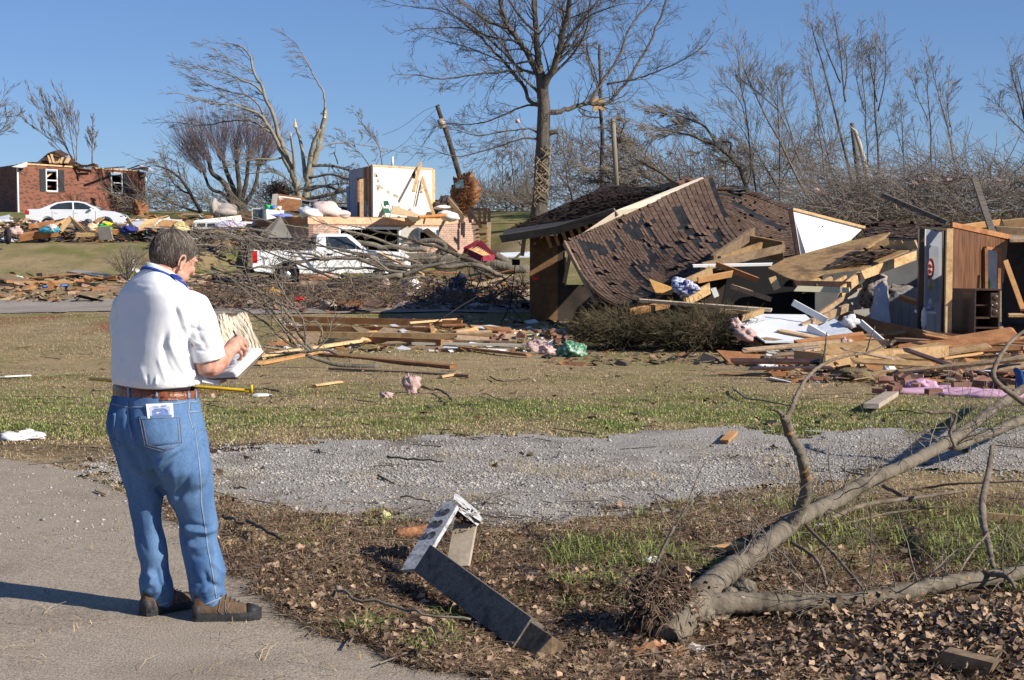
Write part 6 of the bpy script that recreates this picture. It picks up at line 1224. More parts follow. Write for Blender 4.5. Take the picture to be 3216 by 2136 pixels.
def limbs_of(d, limbs, zj=.3):
    """limbs given as seen polylines -> list of (points, radii, spec)"""
    out = []
    for L in limbs:
        P = L['p']; z0 = L.get('z', rt.uniform(-zj, zj)); n = len(P)
        length = sum(math.hypot(P[i+1][0]-P[i][0], P[i+1][1]-P[i][1]) for i in range(n-1))*d/F
        pts = [W(P[i][0], P[i][1], (P[i][2] if len(P[i]) > 2 else d)+(z0*length*(i/(n-1))**1.3 if n > 1 else 0)) for i in range(n)]
        pts = cr_pts(pts, L.get('sub', 4)); jit = L.get('jit', .012)*length
        pts = [pts[0]]+[p+rv()*jit*.5 for p in pts[1:-1]]+[pts[-1]]
        r0, r1 = L['r']; rad = [max(.004, (r0+(r1-r0)*(i/(len(pts)-1))**.8)*d/F) for i in range(len(pts))]
        out.append((pts, rad, L))
    return out
def tree(name, label, d, limbs, mat=None, tmat=None, bend=(0, 0, .3), lvl=2, kids=2, spread=.7, rmin=.6, base=None, group=None, cat='tree', zj=.3, nden=1.0, crook=.2, n_=8, torn=None):
    LB_ = limbs_of(d, limbs, zj); base = base or LB_[0][0][0]; e = empty(name, base, label, cat, group); bend = Vector(bend); tw = []
    mb = MB()
    for pts, rad, L in LB_:
        mb.tube(pts, rad, n_ if rad[0]*F/d > 4 else 5)
        k = L.get('k', 8)*nden; ln = L.get('len', 60)*d/F; st = L.get('from', .25)
        for j in range(int(k)):
            t = st+(1-st)*(j+rt.random())/k; x = t*(len(pts)-1); i = min(int(x), len(pts)-2); p = pts[i]+(pts[i+1]-pts[i])*(x-i); dr = (pts[i+1]-pts[i]).normalized(); s = dr.cross(rv()).normalized()
            sprout(tw, p, dr*.8+s*rt.uniform(.5, 1.1)+bend*.4, ln*rt.uniform(.5, 1.2)*(1.15-.5*t), max(rmin*1.6*d/F, rad[i]*.35 if rad[i]*.35 < ln*.03 else ln*.03), L.get('lvl', lvl), bend, spread, kids, rmin*d/F, crook)
        if L.get('tip', 1): sprout(tw, pts[-1], (pts[-1]-pts[-2]).normalized(), ln*1.1, rad[-1], L.get('lvl', lvl), bend, spread, kids, rmin*d/F, crook)
    tk = mb.build('trunk', mat or bark, e, True)
    if tw: segs_obj('crown', tw, tmat or twig, e, 3)
    if torn:
        mb = MB()
        for sx, sy, dx, dy, r in torn:
            a = W(sx, sy, d-.05); b = W(sx+dx, sy+dy, d-.05)
            for k in range(4): o = rv()*r*.4*d/F; mb.tube([a+o, (a+b)/2+o*.7, b+rv()*r*.3*d/F], [r*.75*d/F, r*.5*d/F, .004], 5)
        mb.build('torn_wood', snapped, e)
    return e
def L_(p, r, k=8, ln=60, **kw): return dict(p=p, r=r, k=k, len=ln, **kw)
# the great bare tree
tree('bare_tree', 'tall bare tree with a thick vine-grown trunk, its crown leaving the top of the photo', 76, [
    L_([(1690, 690), (1700, 600), (1702, 520), (1706, 430), (1708, 340), (1703, 280), (1700, 235)], (27, 17), 5, 70, z=0, jit=.002, tip=0, **{'from': .5}),
    L_([(1702, 290), (1720, 250), (1745, 195), (1765, 110), (1785, 30), (1800, -80)], (13, 7), 14, 120), L_([(1700, 240), (1690, 190), (1685, 100), (1678, 20), (1670, -90)], (13, 7), 10, 110),
    L_([(1698, 250), (1668, 190), (1632, 130), (1600, 88), (1580, 40), (1560, -70)], (11, 6), 12, 120), L_([(1600, 88), (1540, 70), (1480, 30), (1420, -20), (1380, -70)], (6, 3), 10, 90), L_([(1745, 195), (1780, 130), (1830, 60), (1890, -10)], (6, 3), 10, 100),
    L_([(1712, 358), (1750, 352), (1800, 338), (1850, 325), (1905, 326), (1950, 280), (2010, 190), (2060, 90), (2100, -20)], (9, 3), 22, 100), L_([(1850, 325), (1900, 245), (1950, 165), (1975, 90), (2040, 10)], (5, 2.5), 14, 90), L_([(1905, 265), (1990, 250), (2060, 225), (2140, 190), (2190, 160)], (3.5, 1.5), 12, 80),
    L_([(1700, 335), (1665, 318), (1640, 265), (1600, 215), (1540, 150), (1500, 110), (1440, 60)], (7, 3), 16, 100), L_([(1690, 235), (1640, 222), (1560, 228), (1480, 235), (1390, 248), (1310, 236)], (5, 1.5), 16, 80),
    L_([(1640, 225), (1580, 165), (1500, 95), (1400, 40), (1290, 20)], (5, 1.5), 14, 90), L_([(1700, 330), (1640, 335), (1560, 370), (1480, 392), (1410, 388)], (4, 1.2), 14, 70), L_([(1700, 425), (1660, 405), (1600, 412), (1500, 425), (1430, 408)], (4, 1.2), 14, 70), L_([(1700, 440), (1640, 435), (1560, 462), (1450, 492), (1380, 478)], (4, 1.2), 16, 70),
    L_([(1712, 422), (1735, 416), (1752, 412)], (9, 7), 0, 10, tip=0), L_([(1703, 300), (1640, 240), (1560, 110), (1510, 60)], (5, 2), 10, 100), L_([(1720, 250), (1790, 180), (1840, 100), (1850, 20)], (5, 2), 12, 90), L_([(1760, 130), (1810, 90), (1850, 50), (1930, 20)], (4, 1.6), 10, 80),
    L_([(1685, 100), (1640, 60), (1590, -10)], (5, 3), 8, 90), L_([(1632, 130), (1560, 120), (1450, 90), (1330, 90)], (4, 1.3), 12, 80), L_([(1668, 190), (1600, 200), (1500, 160), (1400, 130)], (4, 1.3), 12, 70)],
    bend=(0, 0, .1), rmin=.45, lvl=2, kids=1, zj=.5, spread=.7, nden=1.7, mat=M('dark_grey_bark', [(0.045, 0.037, 0.03), (0.12, 0.10, 0.08), (0.075, 0.062, 0.05)], 3, detail=8, bump=1, bscale=7, fine=.3, fscale=20, stretch=(1, 1, .3), bdist=.06), tmat=M('dark_grey_twigs', [(0.07, 0.058, 0.048), (0.15, 0.125, 0.10)], 1))
mb = MB()
for k in range(34): # dead vine wrapped round the trunk
    y0 = rt.uniform(520, 670); pts = [W(1703-(y-560)*.06+22*math.sin(a*.9+k), y, 75.6+.25*math.cos(a)) for a, y in enumerate(range(int(y0), int(y0)-90, -15))]; mb.tube(pts, .028, 4)
thing_mesh('vine', mb, M('dead_vine', [(0.20, 0.15, 0.10), (0.34, 0.27, 0.19)], 4), W(1700, 600, 75.6), 'dead vine stems clinging round the trunk of the tall bare tree', 'vine')
blob('insulation_scrap', 1625, 381, 75, (.13, .1, .1), pink, 'pink insulation scrap caught in the lower left twigs of the tall bare tree', 'insulation', 71, .6)
# the split maple
tree('broken_maple', 'split pale maple with snapped white limbs and twigs swept to the left', 90, [
    L_([(942, 668), (936, 600), (922, 550), (905, 490), (883, 444), (863, 383), (833, 299), (802, 230), (783, 169), (745, 142)], (13, 2), 14, 60, z=0, **{'from': .55}),
    L_([(913, 540), (886, 483), (860, 425), (829, 375), (798, 349), (730, 330), (665, 326), (615, 307)], (8, 1.5), 26, 60, **{'from': .3}), L_([(833, 299), (798, 268), (745, 245), (691, 226), (634, 215)], (4, 1.2), 18, 60), L_([(829, 368), (814, 333), (775, 299), (714, 287), (653, 264), (622, 242)], (4, 1.2), 16, 60), L_([(860, 425), (800, 385), (720, 380), (640, 395), (560, 385)], (4, 1.2), 20, 60), L_([(802, 230), (770, 215), (730, 190), (690, 170)], (2, 1), 8, 50),
    L_([(960, 668), (962, 610), (975, 540), (994, 483), (1009, 425), (1020, 368), (1022, 345)], (13, 7), 3, 30, z=0, tip=0), L_([(1022, 345), (1016, 291), (994, 253), (967, 199), (936, 146)], (4, 1.2), 10, 55, **{'from': .5}), L_([(965, 570), (974, 502), (984, 452), (1005, 406)], (11, 4), 3, 50, tip=0), L_([(958, 560), (951, 483), (940, 429), (928, 395)], (7, 4), 0, 30, tip=0), L_([(925, 560), (921, 483), (913, 429)], (6, 3), 2, 40, tip=0), L_([(990, 500), (998, 445), (992, 395)], (6, 2), 2, 40, tip=0),
    L_([(997, 479), (1036, 452), (1112, 452), (1227, 471)], (3, 1), 14, 40), L_([(905, 490), (860, 500), (800, 500), (740, 520)], (4, 1.4), 14, 60), L_([(935, 600), (900, 560), (850, 540), (790, 545)], (4, 1.4), 12, 60)],
    bend=(-.9, 0, .25), mat=M('maple_bark', [(0.20, 0.175, 0.13), (0.31, 0.28, 0.22)], 2, fine=.2, fscale=12), lvl=2, kids=1, zj=.4, rmin=.5,
    torn=[(928, 400, -2, -28, 6), (1020, 372, 4, -30, 7), (1013, 395, 12, -14, 5), (913, 432, 0, -18, 4), (997, 440, -5, -26, 5), (993, 478, 8, -20, 5), (898, 492, -8, 6, 4)])
# pollard with the reddish brush
P3 = [L_([(740, 662), (725, 620), (700, 570), (668, 545), (655, 505)], (11, 6), 0, 10, tip=0), L_([(745, 662), (735, 600), (715, 550), (700, 500)], (10, 6), 0, 10, tip=0), L_([(750, 662), (752, 600), (748, 550), (742, 500)], (9, 6), 0, 10, tip=0), L_([(752, 640), (770, 590), (776, 550), (780, 505)], (9, 5), 0, 10, tip=0), L_([(760, 655), (790, 610), (805, 570), (812, 520)], (8, 5), 0, 10, tip=0), L_([(735, 650), (700, 610), (660, 590), (640, 540)], (7, 4), 0, 10, tip=0)]
e3 = tree('pollard_tree', 'dark knobbly pollard tree with a dense fan of thin reddish twigs', 94, P3, mat=bark_dark, zj=.2)
tw = []
for kx, ky in ((655, 505), (700, 500), (742, 498), (780, 503), (812, 520), (640, 540)):
    for _ in range(85):
        p = W(kx+rt.gauss(0, 6), ky+rt.gauss(0, 5), 94+rt.gauss(0, .8)); d = Vector(((kx-735)/110+rt.gauss(0, .35), rt.gauss(0, .4), 1)).normalized(); sprout(tw, p, d, rt.uniform(1.2, 2.6), .012, 1, Vector((0, 0, .5)), .35, 1, .007, .09)
segs_obj('crown', tw, twig_red, e3, 3)
def simple_tree(label, d, base, top, r, k=16, ln=60, bend=(0, 0, .6), extra=(), name='bare_tree', **kw):
    mid = ((base[0]+top[0])/2+rt.uniform(-8, 8), (base[1]+top[1])/2); Ls = [L_([base, mid, top], (r, r*.25), k, ln, z=rt.uniform(-.1, .1), **{'from': kw.pop('frm', .3)})]
    for q in extra: Ls.append(L_(list(q), (r*.55, r*.2), int(k*.6), ln, z=rt.uniform(-.3, .3)))
    return tree(name, label, d, Ls, bend=bend, spread=kw.pop('spread', .5), kids=kw.pop('kids', 1), crook=.13, **kw)
simple_tree('bare leaning tree fanning up behind the roof of the red brick house', 105, (240, 520), (150, 345), 3, 18, 55, (-.3, 0, .8), [[(225, 500), (190, 420), (125, 335)], [(235, 505), (222, 420), (205, 340)], [(230, 510), (160, 440), (110, 400)], [(240, 505), (240, 430), (225, 370)]])
simple_tree('thin young bare tree right of the leaning tree behind the brick house', 104, (290, 520), (291, 410), 2.4, 18, 30)
simple_tree('bare tree reaching in from the left edge of the photo', 60, (-70, 520), (-10, 340), 4, 16, 60, (.3, 0, .3), [[(-70, 480), (-20, 425), (20, 395)]])
tree('toppled_tree', 'toppled dark branching tree left of the pollard, spread over the debris', 86, [L_([(632, 668), (600, 610), (570, 565), (530, 535), (490, 520)], (7, 2), 18, 60), L_([(600, 610), (575, 600), (540, 570), (520, 530)], (4, 1.5), 14, 60), L_([(632, 668), (570, 650), (520, 625), (500, 605)], (4, 1.5), 14, 45), L_([(570, 565), (560, 530), (555, 500)], (3, 1), 8, 40)], mat=bark_dark, bend=(-.3, 0, -.1), kids=1, zj=.6)
# uprooted tree lying behind the room
tree('uprooted_tree', 'uprooted tree lying on its side behind the cream room, limbs pointing right', 84, [L_([(880, 640), (980, 622), (1060, 605), (1110, 590)], (6, 5), 8, 60), L_([(960, 600), (1020, 585), (1080, 600), (1120, 590)], (5, 3), 10, 50), L_([(980, 520), (1040, 520), (1080, 530), (1130, 550)], (5, 3), 10, 50), L_([(970, 560), (1040, 548), (1100, 565), (1140, 570)], (4, 3), 8, 40), L_([(900, 610), (960, 590), (1040, 580), (1105, 575)], (4, 2), 8, 50), L_([(880, 650), (960, 650), (1040, 640), (1110, 640)], (4, 2), 12, 50), L_([(1062, 515), (1055, 495), (1048, 478)], (2.5, 1.5), 0, 10, tip=0), L_([(1200, 520), (1190, 460), (1160, 420), (1130, 380)], (2, .8), 10, 40), L_([(1160, 520), (1130, 480), (1100, 460)], (2, .8), 6, 30)], bend=(-.4, 0, .1), kids=1, zj=.3)
tw = []
for _ in range(500): c = W(rt.gauss(872, 26), rt.gauss(605, 18), 85); sprout(tw, c, rv(), .5, .02, 0, Vector((0, 0, -.3)), .5, 1, .012, .5)
o = segs_obj('root_plate', tw, M('dry_brown_roots', [(0.12, 0.07, 0.045), (0.22, 0.13, 0.08)], 2), None, 3); tag(o, 'brown root plate of the uprooted tree behind the striped panel', 'root plate')
tree('bent_tree', 'dark bare tree arching over to the left behind the humped roof', 84, [L_([(2345, 620), (2335, 560), (2290, 490), (2210, 440), (2120, 415), (2050, 405)], (7, 2), 24, 70), L_([(2255, 465), (2215, 400), (2150, 370), (2080, 345)], (5, 1.6), 20, 60), L_([(2290, 490), (2296, 450), (2270, 445)], (4, 3), 3, 30), L_([(2340, 600), (2360, 540), (2350, 480)], (4, 2), 10, 60)], mat=bark_dark, bend=(-.7, 0, .1), kids=2)
tree('fallen_tree', 'fallen bare tree with many limbs swept left behind the brown roof ridge', 82, [L_([(2150, 600), (2080, 545), (2000, 500), (1950, 450), (1960, 385)], (7, 2), 26, 70), L_([(2150, 600), (2060, 570), (1980, 540), (1900, 530)], (5, 2), 22, 60), L_([(2150, 600), (2060, 590), (1960, 580), (1880, 570)], (4, 2), 20, 60), L_([(2140, 590), (2135, 540), (2130, 500)], (4, 1), 3, 30), L_([(2080, 545), (2010, 470), (1960, 430)], (3, 1), 14, 60)], mat=bark_dark, bend=(-.6, 0, .0), kids=2)
tree('pine_snag', 'straight dark pine snag with broken upright side limbs behind the big tree', 84, [L_([(1893, 600), (1890, 450), (1887, 300), (1883, 140)], (8, 4), 8, 40, z=0, tip=0), L_([(1890, 330), (1870, 260), (1852, 200), (1840, 120)], (3, 1), 14, 50), L_([(1888, 300), (1860, 200), (1840, 170)], (3, 1), 8, 40), L_([(1890, 370), (1860, 368), (1835, 362)], (3, 2), 5, 30)], mat=bark_dark, bend=(0, 0, .6), kids=1)
plyT('plywood_scrap', [(1862, 306, 83), (1898, 310, 83), (1900, 352, 83), (1880, 340, 83), (1868, 355, 83), (1858, 330, 83)], .06, M('orange_plywood', [(0.5, 0.29, 0.12), (0.62, 0.4, 0.2)], 3), 'torn orange plywood sheet stuck on the pine snag', 'plywood')
mb = MB(); mb.tube([W(1937, 600, 78), W(1925, 372, 78)], [.14, .12], 10); thing_mesh('utility_pole', mb, M('grey_pole_wood', [(0.20, 0.17, 0.14), (0.28, 0.24, 0.2)], 2, stretch=(4, 4, .3)), W(1937, 600, 78), 'plain grey broken pole standing right of the pine snag', 'pole', None, True)
for i, (b, t_, r, lb) in enumerate((((1592, 668), (1578, 490), 3.5, 'left of three small bare trees between the leaning pole and the big trunk'), ((1620, 668), (1602, 470), 4, 'middle of three small bare trees between the leaning pole and the big trunk'), ((1640, 668), (1648, 500), 3, 'right of three small bare trees between the leaning pole and the big trunk'))): simple_tree(lb, 98, b, t_, r, 16, 55, (0, 0, .1), group='small bare trees left of the big trunk', spread=.8)
# right-hand row
RR = [((2385, 660), (2312, 150), 4.5, 30, 90, [[(2370, 560), (2340, 420), (2250, 330)], [(2360, 480), (2330, 330), (2260, 250)]], 'slender pale tree leaning left above the humped roof', (-.2, 0, .5)),
      ((2560, 660), (2340, 225), 6, 46, 80, [[(2520, 520), (2440, 330), (2400, 260)], [(2490, 440), (2460, 330), (2460, 250)], [(2450, 350), (2380, 290), (2330, 250)]], 'strongly leaning tree with a broad brush of upright twigs', (.1, 0, 1.0)),
      ((2450, 660), (2442, 300), 5, 22, 60, [[(2450, 580), (2500, 480), (2520, 400)], [(2448, 600), (2400, 520), (2370, 470)]], 'dark upright tree standing between the two leaning trees', (0, 0, .6)),
      ((2605, 660), (2545, 170), 4, 30, 60, [[(2590, 420), (2560, 300), (2540, 230)]], 'thin pale tree left of the tallest leaning tree', (0, 0, .8)),
      ((2685, 620), (2548, 75), 6.5, 34, 70, [[(2655, 320), (2640, 180), (2622, 60)], [(2640, 260), (2600, 170), (2580, 100)], [(2650, 300), (2660, 220), (2655, 150)]], 'tallest tree of the right row, leaning left with a forked top', (0, 0, 1)),
      ((2728, 640), (2706, 150), 4.5, 30, 60, [[(2715, 350), (2690, 240), (2695, 150)]], 'upright thin tree just right of the tallest tree', (0, 0, .8)),
      ((2764, 600), (2748, 145), 5.5, 34, 60, [[(2758, 350), (2780, 240), (2782, 160)], [(2755, 320), (2735, 220), (2730, 170)]], 'dark upright tree second to the right of the tallest tree', (0, 0, .9)),
      ((2840, 560), (2826, 310), 3, 22, 50, [[(2835, 480), (2815, 400), (2810, 350)]], 'short thin tree in the gap of the right row', (0, 0, .8)),
      ((2925, 560), (2908, 215), 4, 28, 50, [[(2915, 380), (2880, 300), (2865, 250)]], 'pale thin tree above the white hallway strip', (0, 0, .8)),
      ((3010, 560), (2925, 205), 4.5, 30, 50, [[(2985, 400), (2975, 330), (2980, 250)]], 'thin tree leaning left above the board wall', (0, 0, .8)),
      ((3250, 560), (3175, 215), 6, 34, 60, [[(3230, 430), (3170, 370), (3130, 320)], [(3220, 380), (3210, 300), (3195, 230)]], 'bare tree at the right edge of the photo', (-.1, 0, .5)),
      ((3420, 600), (3380, 260), 6, 30, 70, [], 'bare tree beyond the right edge', (0, 0, .5)),
      ((2640, 640), (2560, 330), 3, 18, 50, [], 'small thin tree below the fork of the leaning trees', (0, 0, .6)), ((2500, 640), (2570, 380), 3, 22, 50, [], 'small tree leaning right across the strongly leaning tree', (0, 0, .6)), ((2280, 620), (2290, 420), 3, 20, 60, [], 'small dark bush-like tree beside the arching tree', (0, 0, .4)), ((1800, 640), (1770, 430), 3.5, 30, 60, [[(1800, 600), (1830, 520), (1840, 450)], [(1795, 600), (1740, 520), (1730, 460)]], 'dark twiggy tree between the big trunk and the pine snag', (0, 0, .3))]
for k, (b, t_, r, n, ln, ex, lb, bd_) in enumerate(RR): simple_tree(lb, rt.uniform(80, 92), b, t_, r*.85, int(n*.8), ln*rt.uniform(.8, 1.15), (bd_[0]+rt.gauss(0, .15), rt.gauss(0, .1), bd_[2]*.45), ex, mat=(bark if k % 2 else bark_dark), lvl=2, rmin=.42, spread=rt.uniform(.45, .8))
mb = MB(); mb.tube([W(2745, 680, 74), W(2725, 560, 74), W(2705, 470, 74), W(2686, 412, 74), W(2668, 396, 74)], [.14, .13, .12, .09, .03], 8); thing_mesh('snapped_trunk', mb, M('stripped_pale_wood', [(0.36, 0.31, 0.25), (0.5, 0.45, 0.38)], 1.5, stretch=(3, 3, .5)), W(2745, 670, 74), 'stripped pale snapped trunk before the tallest tree of the right row', 'trunk', None, True)
mb = MB(); mb.tube([W(2712, 670, 76), W(2690, 500, 76), W(2676, 386, 76)], [.17, .14, .11], 9); thing_mesh('snapped_trunk', mb, bark, W(2712, 670, 76), 'thick snapped stump behind the stripped pale trunk', 'trunk', None, True)
# tangled brush too dense to count
def brush(name, n, x0, x1, ytop, ybot, d0, d1, L, mat, bend, rmin=.006, lv=1):
    S = []
    for _ in range(n):
        sx = rt.uniform(x0, x1); yt = float(np.interp(sx, *ytop)); sy = yt+(ybot-yt)*rt.random()**.8; d = rt.uniform(d0, d1); p = W(sx, sy, d); sprout(S, p, Vector((rt.gauss(-.3, .6), rt.gauss(0, .5), rt.gauss(.35, .4))), L*rt.uniform(.6, 1.3), rmin*2.2, lv, Vector(bend), .6, 1, rmin, .2)
    return tag(segs_obj(name, S, mat, None, 3), kind='stuff')
brush('brush_thicket', 2200, 2560, 3700, ([2560, 2650, 2700, 2760, 2830, 2900, 2960, 3040, 3100, 3160, 3216, 3700], [670, 600, 590, 545, 560, 515, 545, 530, 560, 525, 560, 540]), 715, 62, 74, 1.7, M('brush_twigs', [(0.12, 0.095, 0.08), (0.24, 0.20, 0.17)], 1), (-.5, 0, -.2), .009)
brush('far_brush', 1100, 1700, 2650, ([1700, 1800, 2000, 2200, 2400, 2650], [520, 440, 480, 520, 470, 440]), 660, 92, 108, 2.0, M('far_twigs', [(0.13, 0.105, 0.09), (0.22, 0.18, 0.155)], 1), (-.2, 0, .3), .012)
brush('hill_brush', 420, 400, 1120, ([400, 1120], [620, 640]), 670, 88, 100, 1.5, twig, (-.2, 0, .1), .010)
brush('hedge_brush', 380, 1480, 1720, ([1480, 1720], [600, 620]), 665, 90, 102, 1.3, twig, (0, 0, .4), .010)
for k, (x, y) in enumerate(((2902, 566), (2935, 572), (2980, 568), (2868, 576), (2565, 598), (3075, 618), (3128, 568))): blob('insulation_scrap', x, y, 66, (.20, .12, .10), pink, 'pink insulation scrap caught in the brush behind the collapsed house', 'insulation', 80+k, .7, 'insulation scraps in the brush', fr=4)
# leaning pole with transformer and wires, uprooted clod beside it
up_ = empty('leaning_utility_pole', W(1460, 600, 92), 'dark utility pole leaning left with a transformer near its top and slack wires', 'utility pole')
mb = MB(); mb.tube([W(1463, 620, 92), W(1410, 440, 92), W(1373, 333, 92)], [.17, .15, .12], 10); mb.build('pole', bark_dark, up_, True)
mb = MB(); mb.tube([W(1392, 402, 91.7), W(1383, 374, 91.7)], .22, 12); mb.build('transformer', M('tan_transformer', [(0.4, 0.33, 0.25), (0.5, 0.42, 0.33)], 3, rough=.5), up_, True)
mb = MB(); mb.tube([W(1368, 336, 92), W(1380, 330, 92)], .06, 6); mb.build('insulator', blackm, up_)
for P in ([(1372, 333), (1330, 350), (1260, 400), (1200, 425)], [(1374, 340), (1320, 390), (1270, 450), (1200, 490)], [(1366, 392), (1330, 450), (1290, 500), (1264, 518)], [(1366, 400), (1325, 465), (1335, 500), (1290, 540)]):
    mb = MB(); mb.tube(cr_pts([W(a, b, 92) for a, b in P], 6), .013, 4); mb.build('wire', blackm, up_)
orsoil = M('orange_root_clod', [(0.16, 0.065, 0.03), (0.40, 0.19, 0.09)], 12, bump=1, bscale=12)
blob('root_clod', 1463, 610, 84, (.72, .6, 1.05), orsoil, 'big orange uprooted clod at the foot of the leaning utility pole', 'root clod', 90, .7, fr=3.4, nu=36, nv=24)
S = [];
for _ in range(420): p = W(rt.gauss(1463, 13), rt.gauss(620, 24), 83.4); sprout(S, p, rv()+Vector((0, -.6, 0)), .45, .016, 0, Vector((0, 0, -.2)), .5, 1, .009, .4)
tag(segs_obj('root_fringe', S, orsoil, None, 3), 'fringe of torn roots covering the orange clod', 'roots')
plyT('blue_sign', [(1428, 575, 82), (1455, 562, 82), (1458, 590, 82), (1432, 592, 82)], .04, M('slate_blue_sheet', [(0.10, 0.17, 0.22), (0.18, 0.26, 0.31)], 3), 'slate blue sheet snagged above the orange root clod', 'sheet')
blob('root_clod', 295, 655, 84, (.42, .4, .5), orsoil, 'rust coloured root clod against the right end of the red brick house', 'root clod', 91, .7, fr=3.4, nu=36, nv=24)
bpy.data.objects['root_clod.001'].location = W(436, 662, 86)
# ------------------------------------------------------------------ limbs thrown over the pickup
def fallen(name, label, d, limbs, mat=bark_pale, **kw):
    kw.setdefault('bend', (0, 0, .05)); kw.setdefault('lvl', 1); kw.setdefault('kids', 1); kw.setdefault('zj', .12); kw.setdefault('rmin', .75)
    return tree(name, label, d, limbs, mat=mat, cat=kw.pop('cat', 'fallen branch'), **kw)
fb = M('branch_bark', [(0.11, 0.088, 0.065), (0.22, 0.185, 0.14), (0.155, 0.128, 0.097)], 1.5, detail=6, fine=.25, fscale=12)
fallen('fallen_big_limb', 'massive furrowed tree trunk lying behind the pickup with stub limbs', 61, [L_([(1215, 815), (1350, 815), (1512, 826), (1660, 850)], (21, 17), 0, 10, tip=0, z=0, sub=6), L_([(1392, 800), (1395, 770), (1360, 755), (1310, 760)], (11, 7), 3, 40), L_([(1600, 830), (1575, 812), (1555, 800)], (13, 11), 0, 10, tip=0), L_([(1640, 850), (1605, 845), (1570, 855)], (11, 6), 4, 40), L_([(1590, 838), (1620, 810), (1645, 785), (1630, 760)], (5, 3), 3, 40)], mat=bark, cat='fallen trunk', n_=14)
fallen('fallen_limb', 'long pale limb arching over the pickup bed and hood', 56, [L_([(1590, 880), (1512, 838), (1390, 836), (1309, 838), (1220, 831), (1126, 813), (1025, 813), (923, 831), (862, 842), (770, 840)], (9, 3), 18, 60), L_([(1126, 813), (1185, 835), (1245, 858), (1270, 872)], (6, 5), 5, 40), L_([(1010, 815), (985, 800), (950, 796), (915, 793)], (5, 3), 3, 30)], mat=fb)
fallen('fallen_limb', 'long limb running level above the pickup cab before the garage', 62, [L_([(1340, 785), (1228, 777), (1126, 764), (1025, 760), (903, 760), (740, 750), (620, 740)], (9, 3), 22, 60), L_([(1250, 778), (1160, 742), (1080, 722), (1010, 700)], (5, 2), 10, 50)], mat=fb)
fallen('fallen_limb', 'thick limb lying in front of the pickup wheels', 54, [L_([(1265, 866), (1147, 880), (1025, 893), (923, 905), (830, 903), (740, 903)], (9, 4), 16, 60), L_([(925, 905), (860, 885), (790, 870)], (4, 2), 6, 50), L_([(1265, 866), (1330, 840), (1400, 826)], (8, 5), 6, 50)], mat=fb)
fallen('fallen_limb', 'forked grey limb dropping over the pickup hood', 54, [L_([(1420, 905), (1320, 870), (1220, 850), (1120, 842), (1040, 850), (960, 868)], (7, 2), 16, 60), L_([(1220, 850), (1150, 800), (1090, 790)], (4, 1.5), 6, 50), L_([(1320, 870), (1230, 880), (1130, 872), (1060, 885)], (5, 1.6), 12, 60)], mat=fb)
fallen('fallen_limb', 'dark limb slanting up from the fallen trunk to the garage window', 60, [L_([(1520, 833), (1431, 801), (1390, 781), (1309, 760), (1228, 735), (1150, 720)], (8, 3), 14, 60), L_([(1470, 815), (1500, 850), (1560, 880)], (6, 3), 6, 50)], mat=bark_dark)
rb_ = random.Random(9)
for k in range(32):
    x0 = rb_.uniform(520, 1500); y0 = rb_.uniform(715, 775) if x0 < 800 else rb_.uniform(795, 870); y0 = y0 if k % 3 else rb_.uniform(850, 925); d = float(np.interp(y0, [700, 760, 860, 925], [67, 61, 57, 51])); l = rb_.uniform(130, 380) if y0 > 790 else rb_.uniform(110, 200); sl = rb_.gauss(0, .12)+(.12 if x0 < 980 else 0)
    y1, y2 = y0-sl*l*.5+rb_.uniform(-14, 10), y0-sl*l+rb_.uniform(-16, 22)
    if y0 < 790: nm_ = 'bare grey branch tangled in the pile left of and above the pickup bed'; gp_ = 'branches heaped left of the brick garage'
    else: nm_ = 'bare grey branch tangled in the pile around the pickup and the fallen trunk'; gp_ = 'branches heaped round the pickup'
    if not k % 3: nm_ = nm_.replace('grey', 'dark')
    fallen('fallen_branch', nm_, d, [L_([(x0+l, y0), (x0+l*.5, y1), (x0, y2)], (rb_.uniform(3, 6), 1.4), 5, 45, z=rb_.uniform(-.2, .2))], mat=fb if k % 3 else bark_dark, group=gp_+(', grey' if k % 3 else ', dark'))
brush('branch_tangle', 1100, 560, 1660, ([560, 900, 1200, 1660], [925, 915, 890, 890]), 960, 46, 53, .38, M('tangle_twigs', [(0.085, 0.06, 0.045), (0.23, 0.17, 0.125)], 1), (0, 0, -.5), .009)
brush('branch_tangle', 260, 480, 1000, ([480, 1000], [740, 760]), 810, 58, 64, .4, twig, (0, 0, -.3), .010)
# the brushy top standing in the near yard
fallen('brushy_branch', 'upright brushy branch with arching stems behind the writing pad', 30.4, [
    L_([(985, 1105), (940, 1050), (905, 986), (845, 930), (760, 893)], (7, 2.5), 14, 80), L_([(970, 1100), (905, 1040), (860, 985), (830, 940), (800, 900)], (5, 2), 12, 70), L_([(960, 1095), (950, 1000), (910, 950), (870, 880), (850, 830)], (4, 1.5), 12, 70), L_([(1000, 1085), (1012, 1040), (990, 1010), (960, 1020)], (4, 2), 6, 50), L_([(975, 1105), (900, 1075), (840, 1020), (780, 980), (735, 960)], (5, 2), 10, 80), L_([(985, 1105), (1030, 1060), (1040, 1010)], (3, 1), 6, 60), L_([(920, 1090), (890, 1010), (885, 930), (895, 880)], (4, 1.3), 10, 60), L_([(940, 1095), (870, 1010), (790, 930), (720, 870)], (4, 1.3), 12, 60), L_([(1010, 1108), (930, 1105), (860, 1095), (800, 1085)], (6, 3), 8, 60)], mat=fb, zj=.3, lvl=1, spread=.6, rmin=.8)
fallen('fallen_log', 'dark broken log lying on the dry grass right of the brushy branch', 26.4, [L_([(1190, 1152), (1120, 1150), (1040, 1140), (960, 1115)], (9, 6), 6, 60, tip=0, z=0), L_([(1060, 1112), (1020, 1098), (960, 1105), (890, 1108)], (6, 4), 5, 50, z=0)], mat=bark)
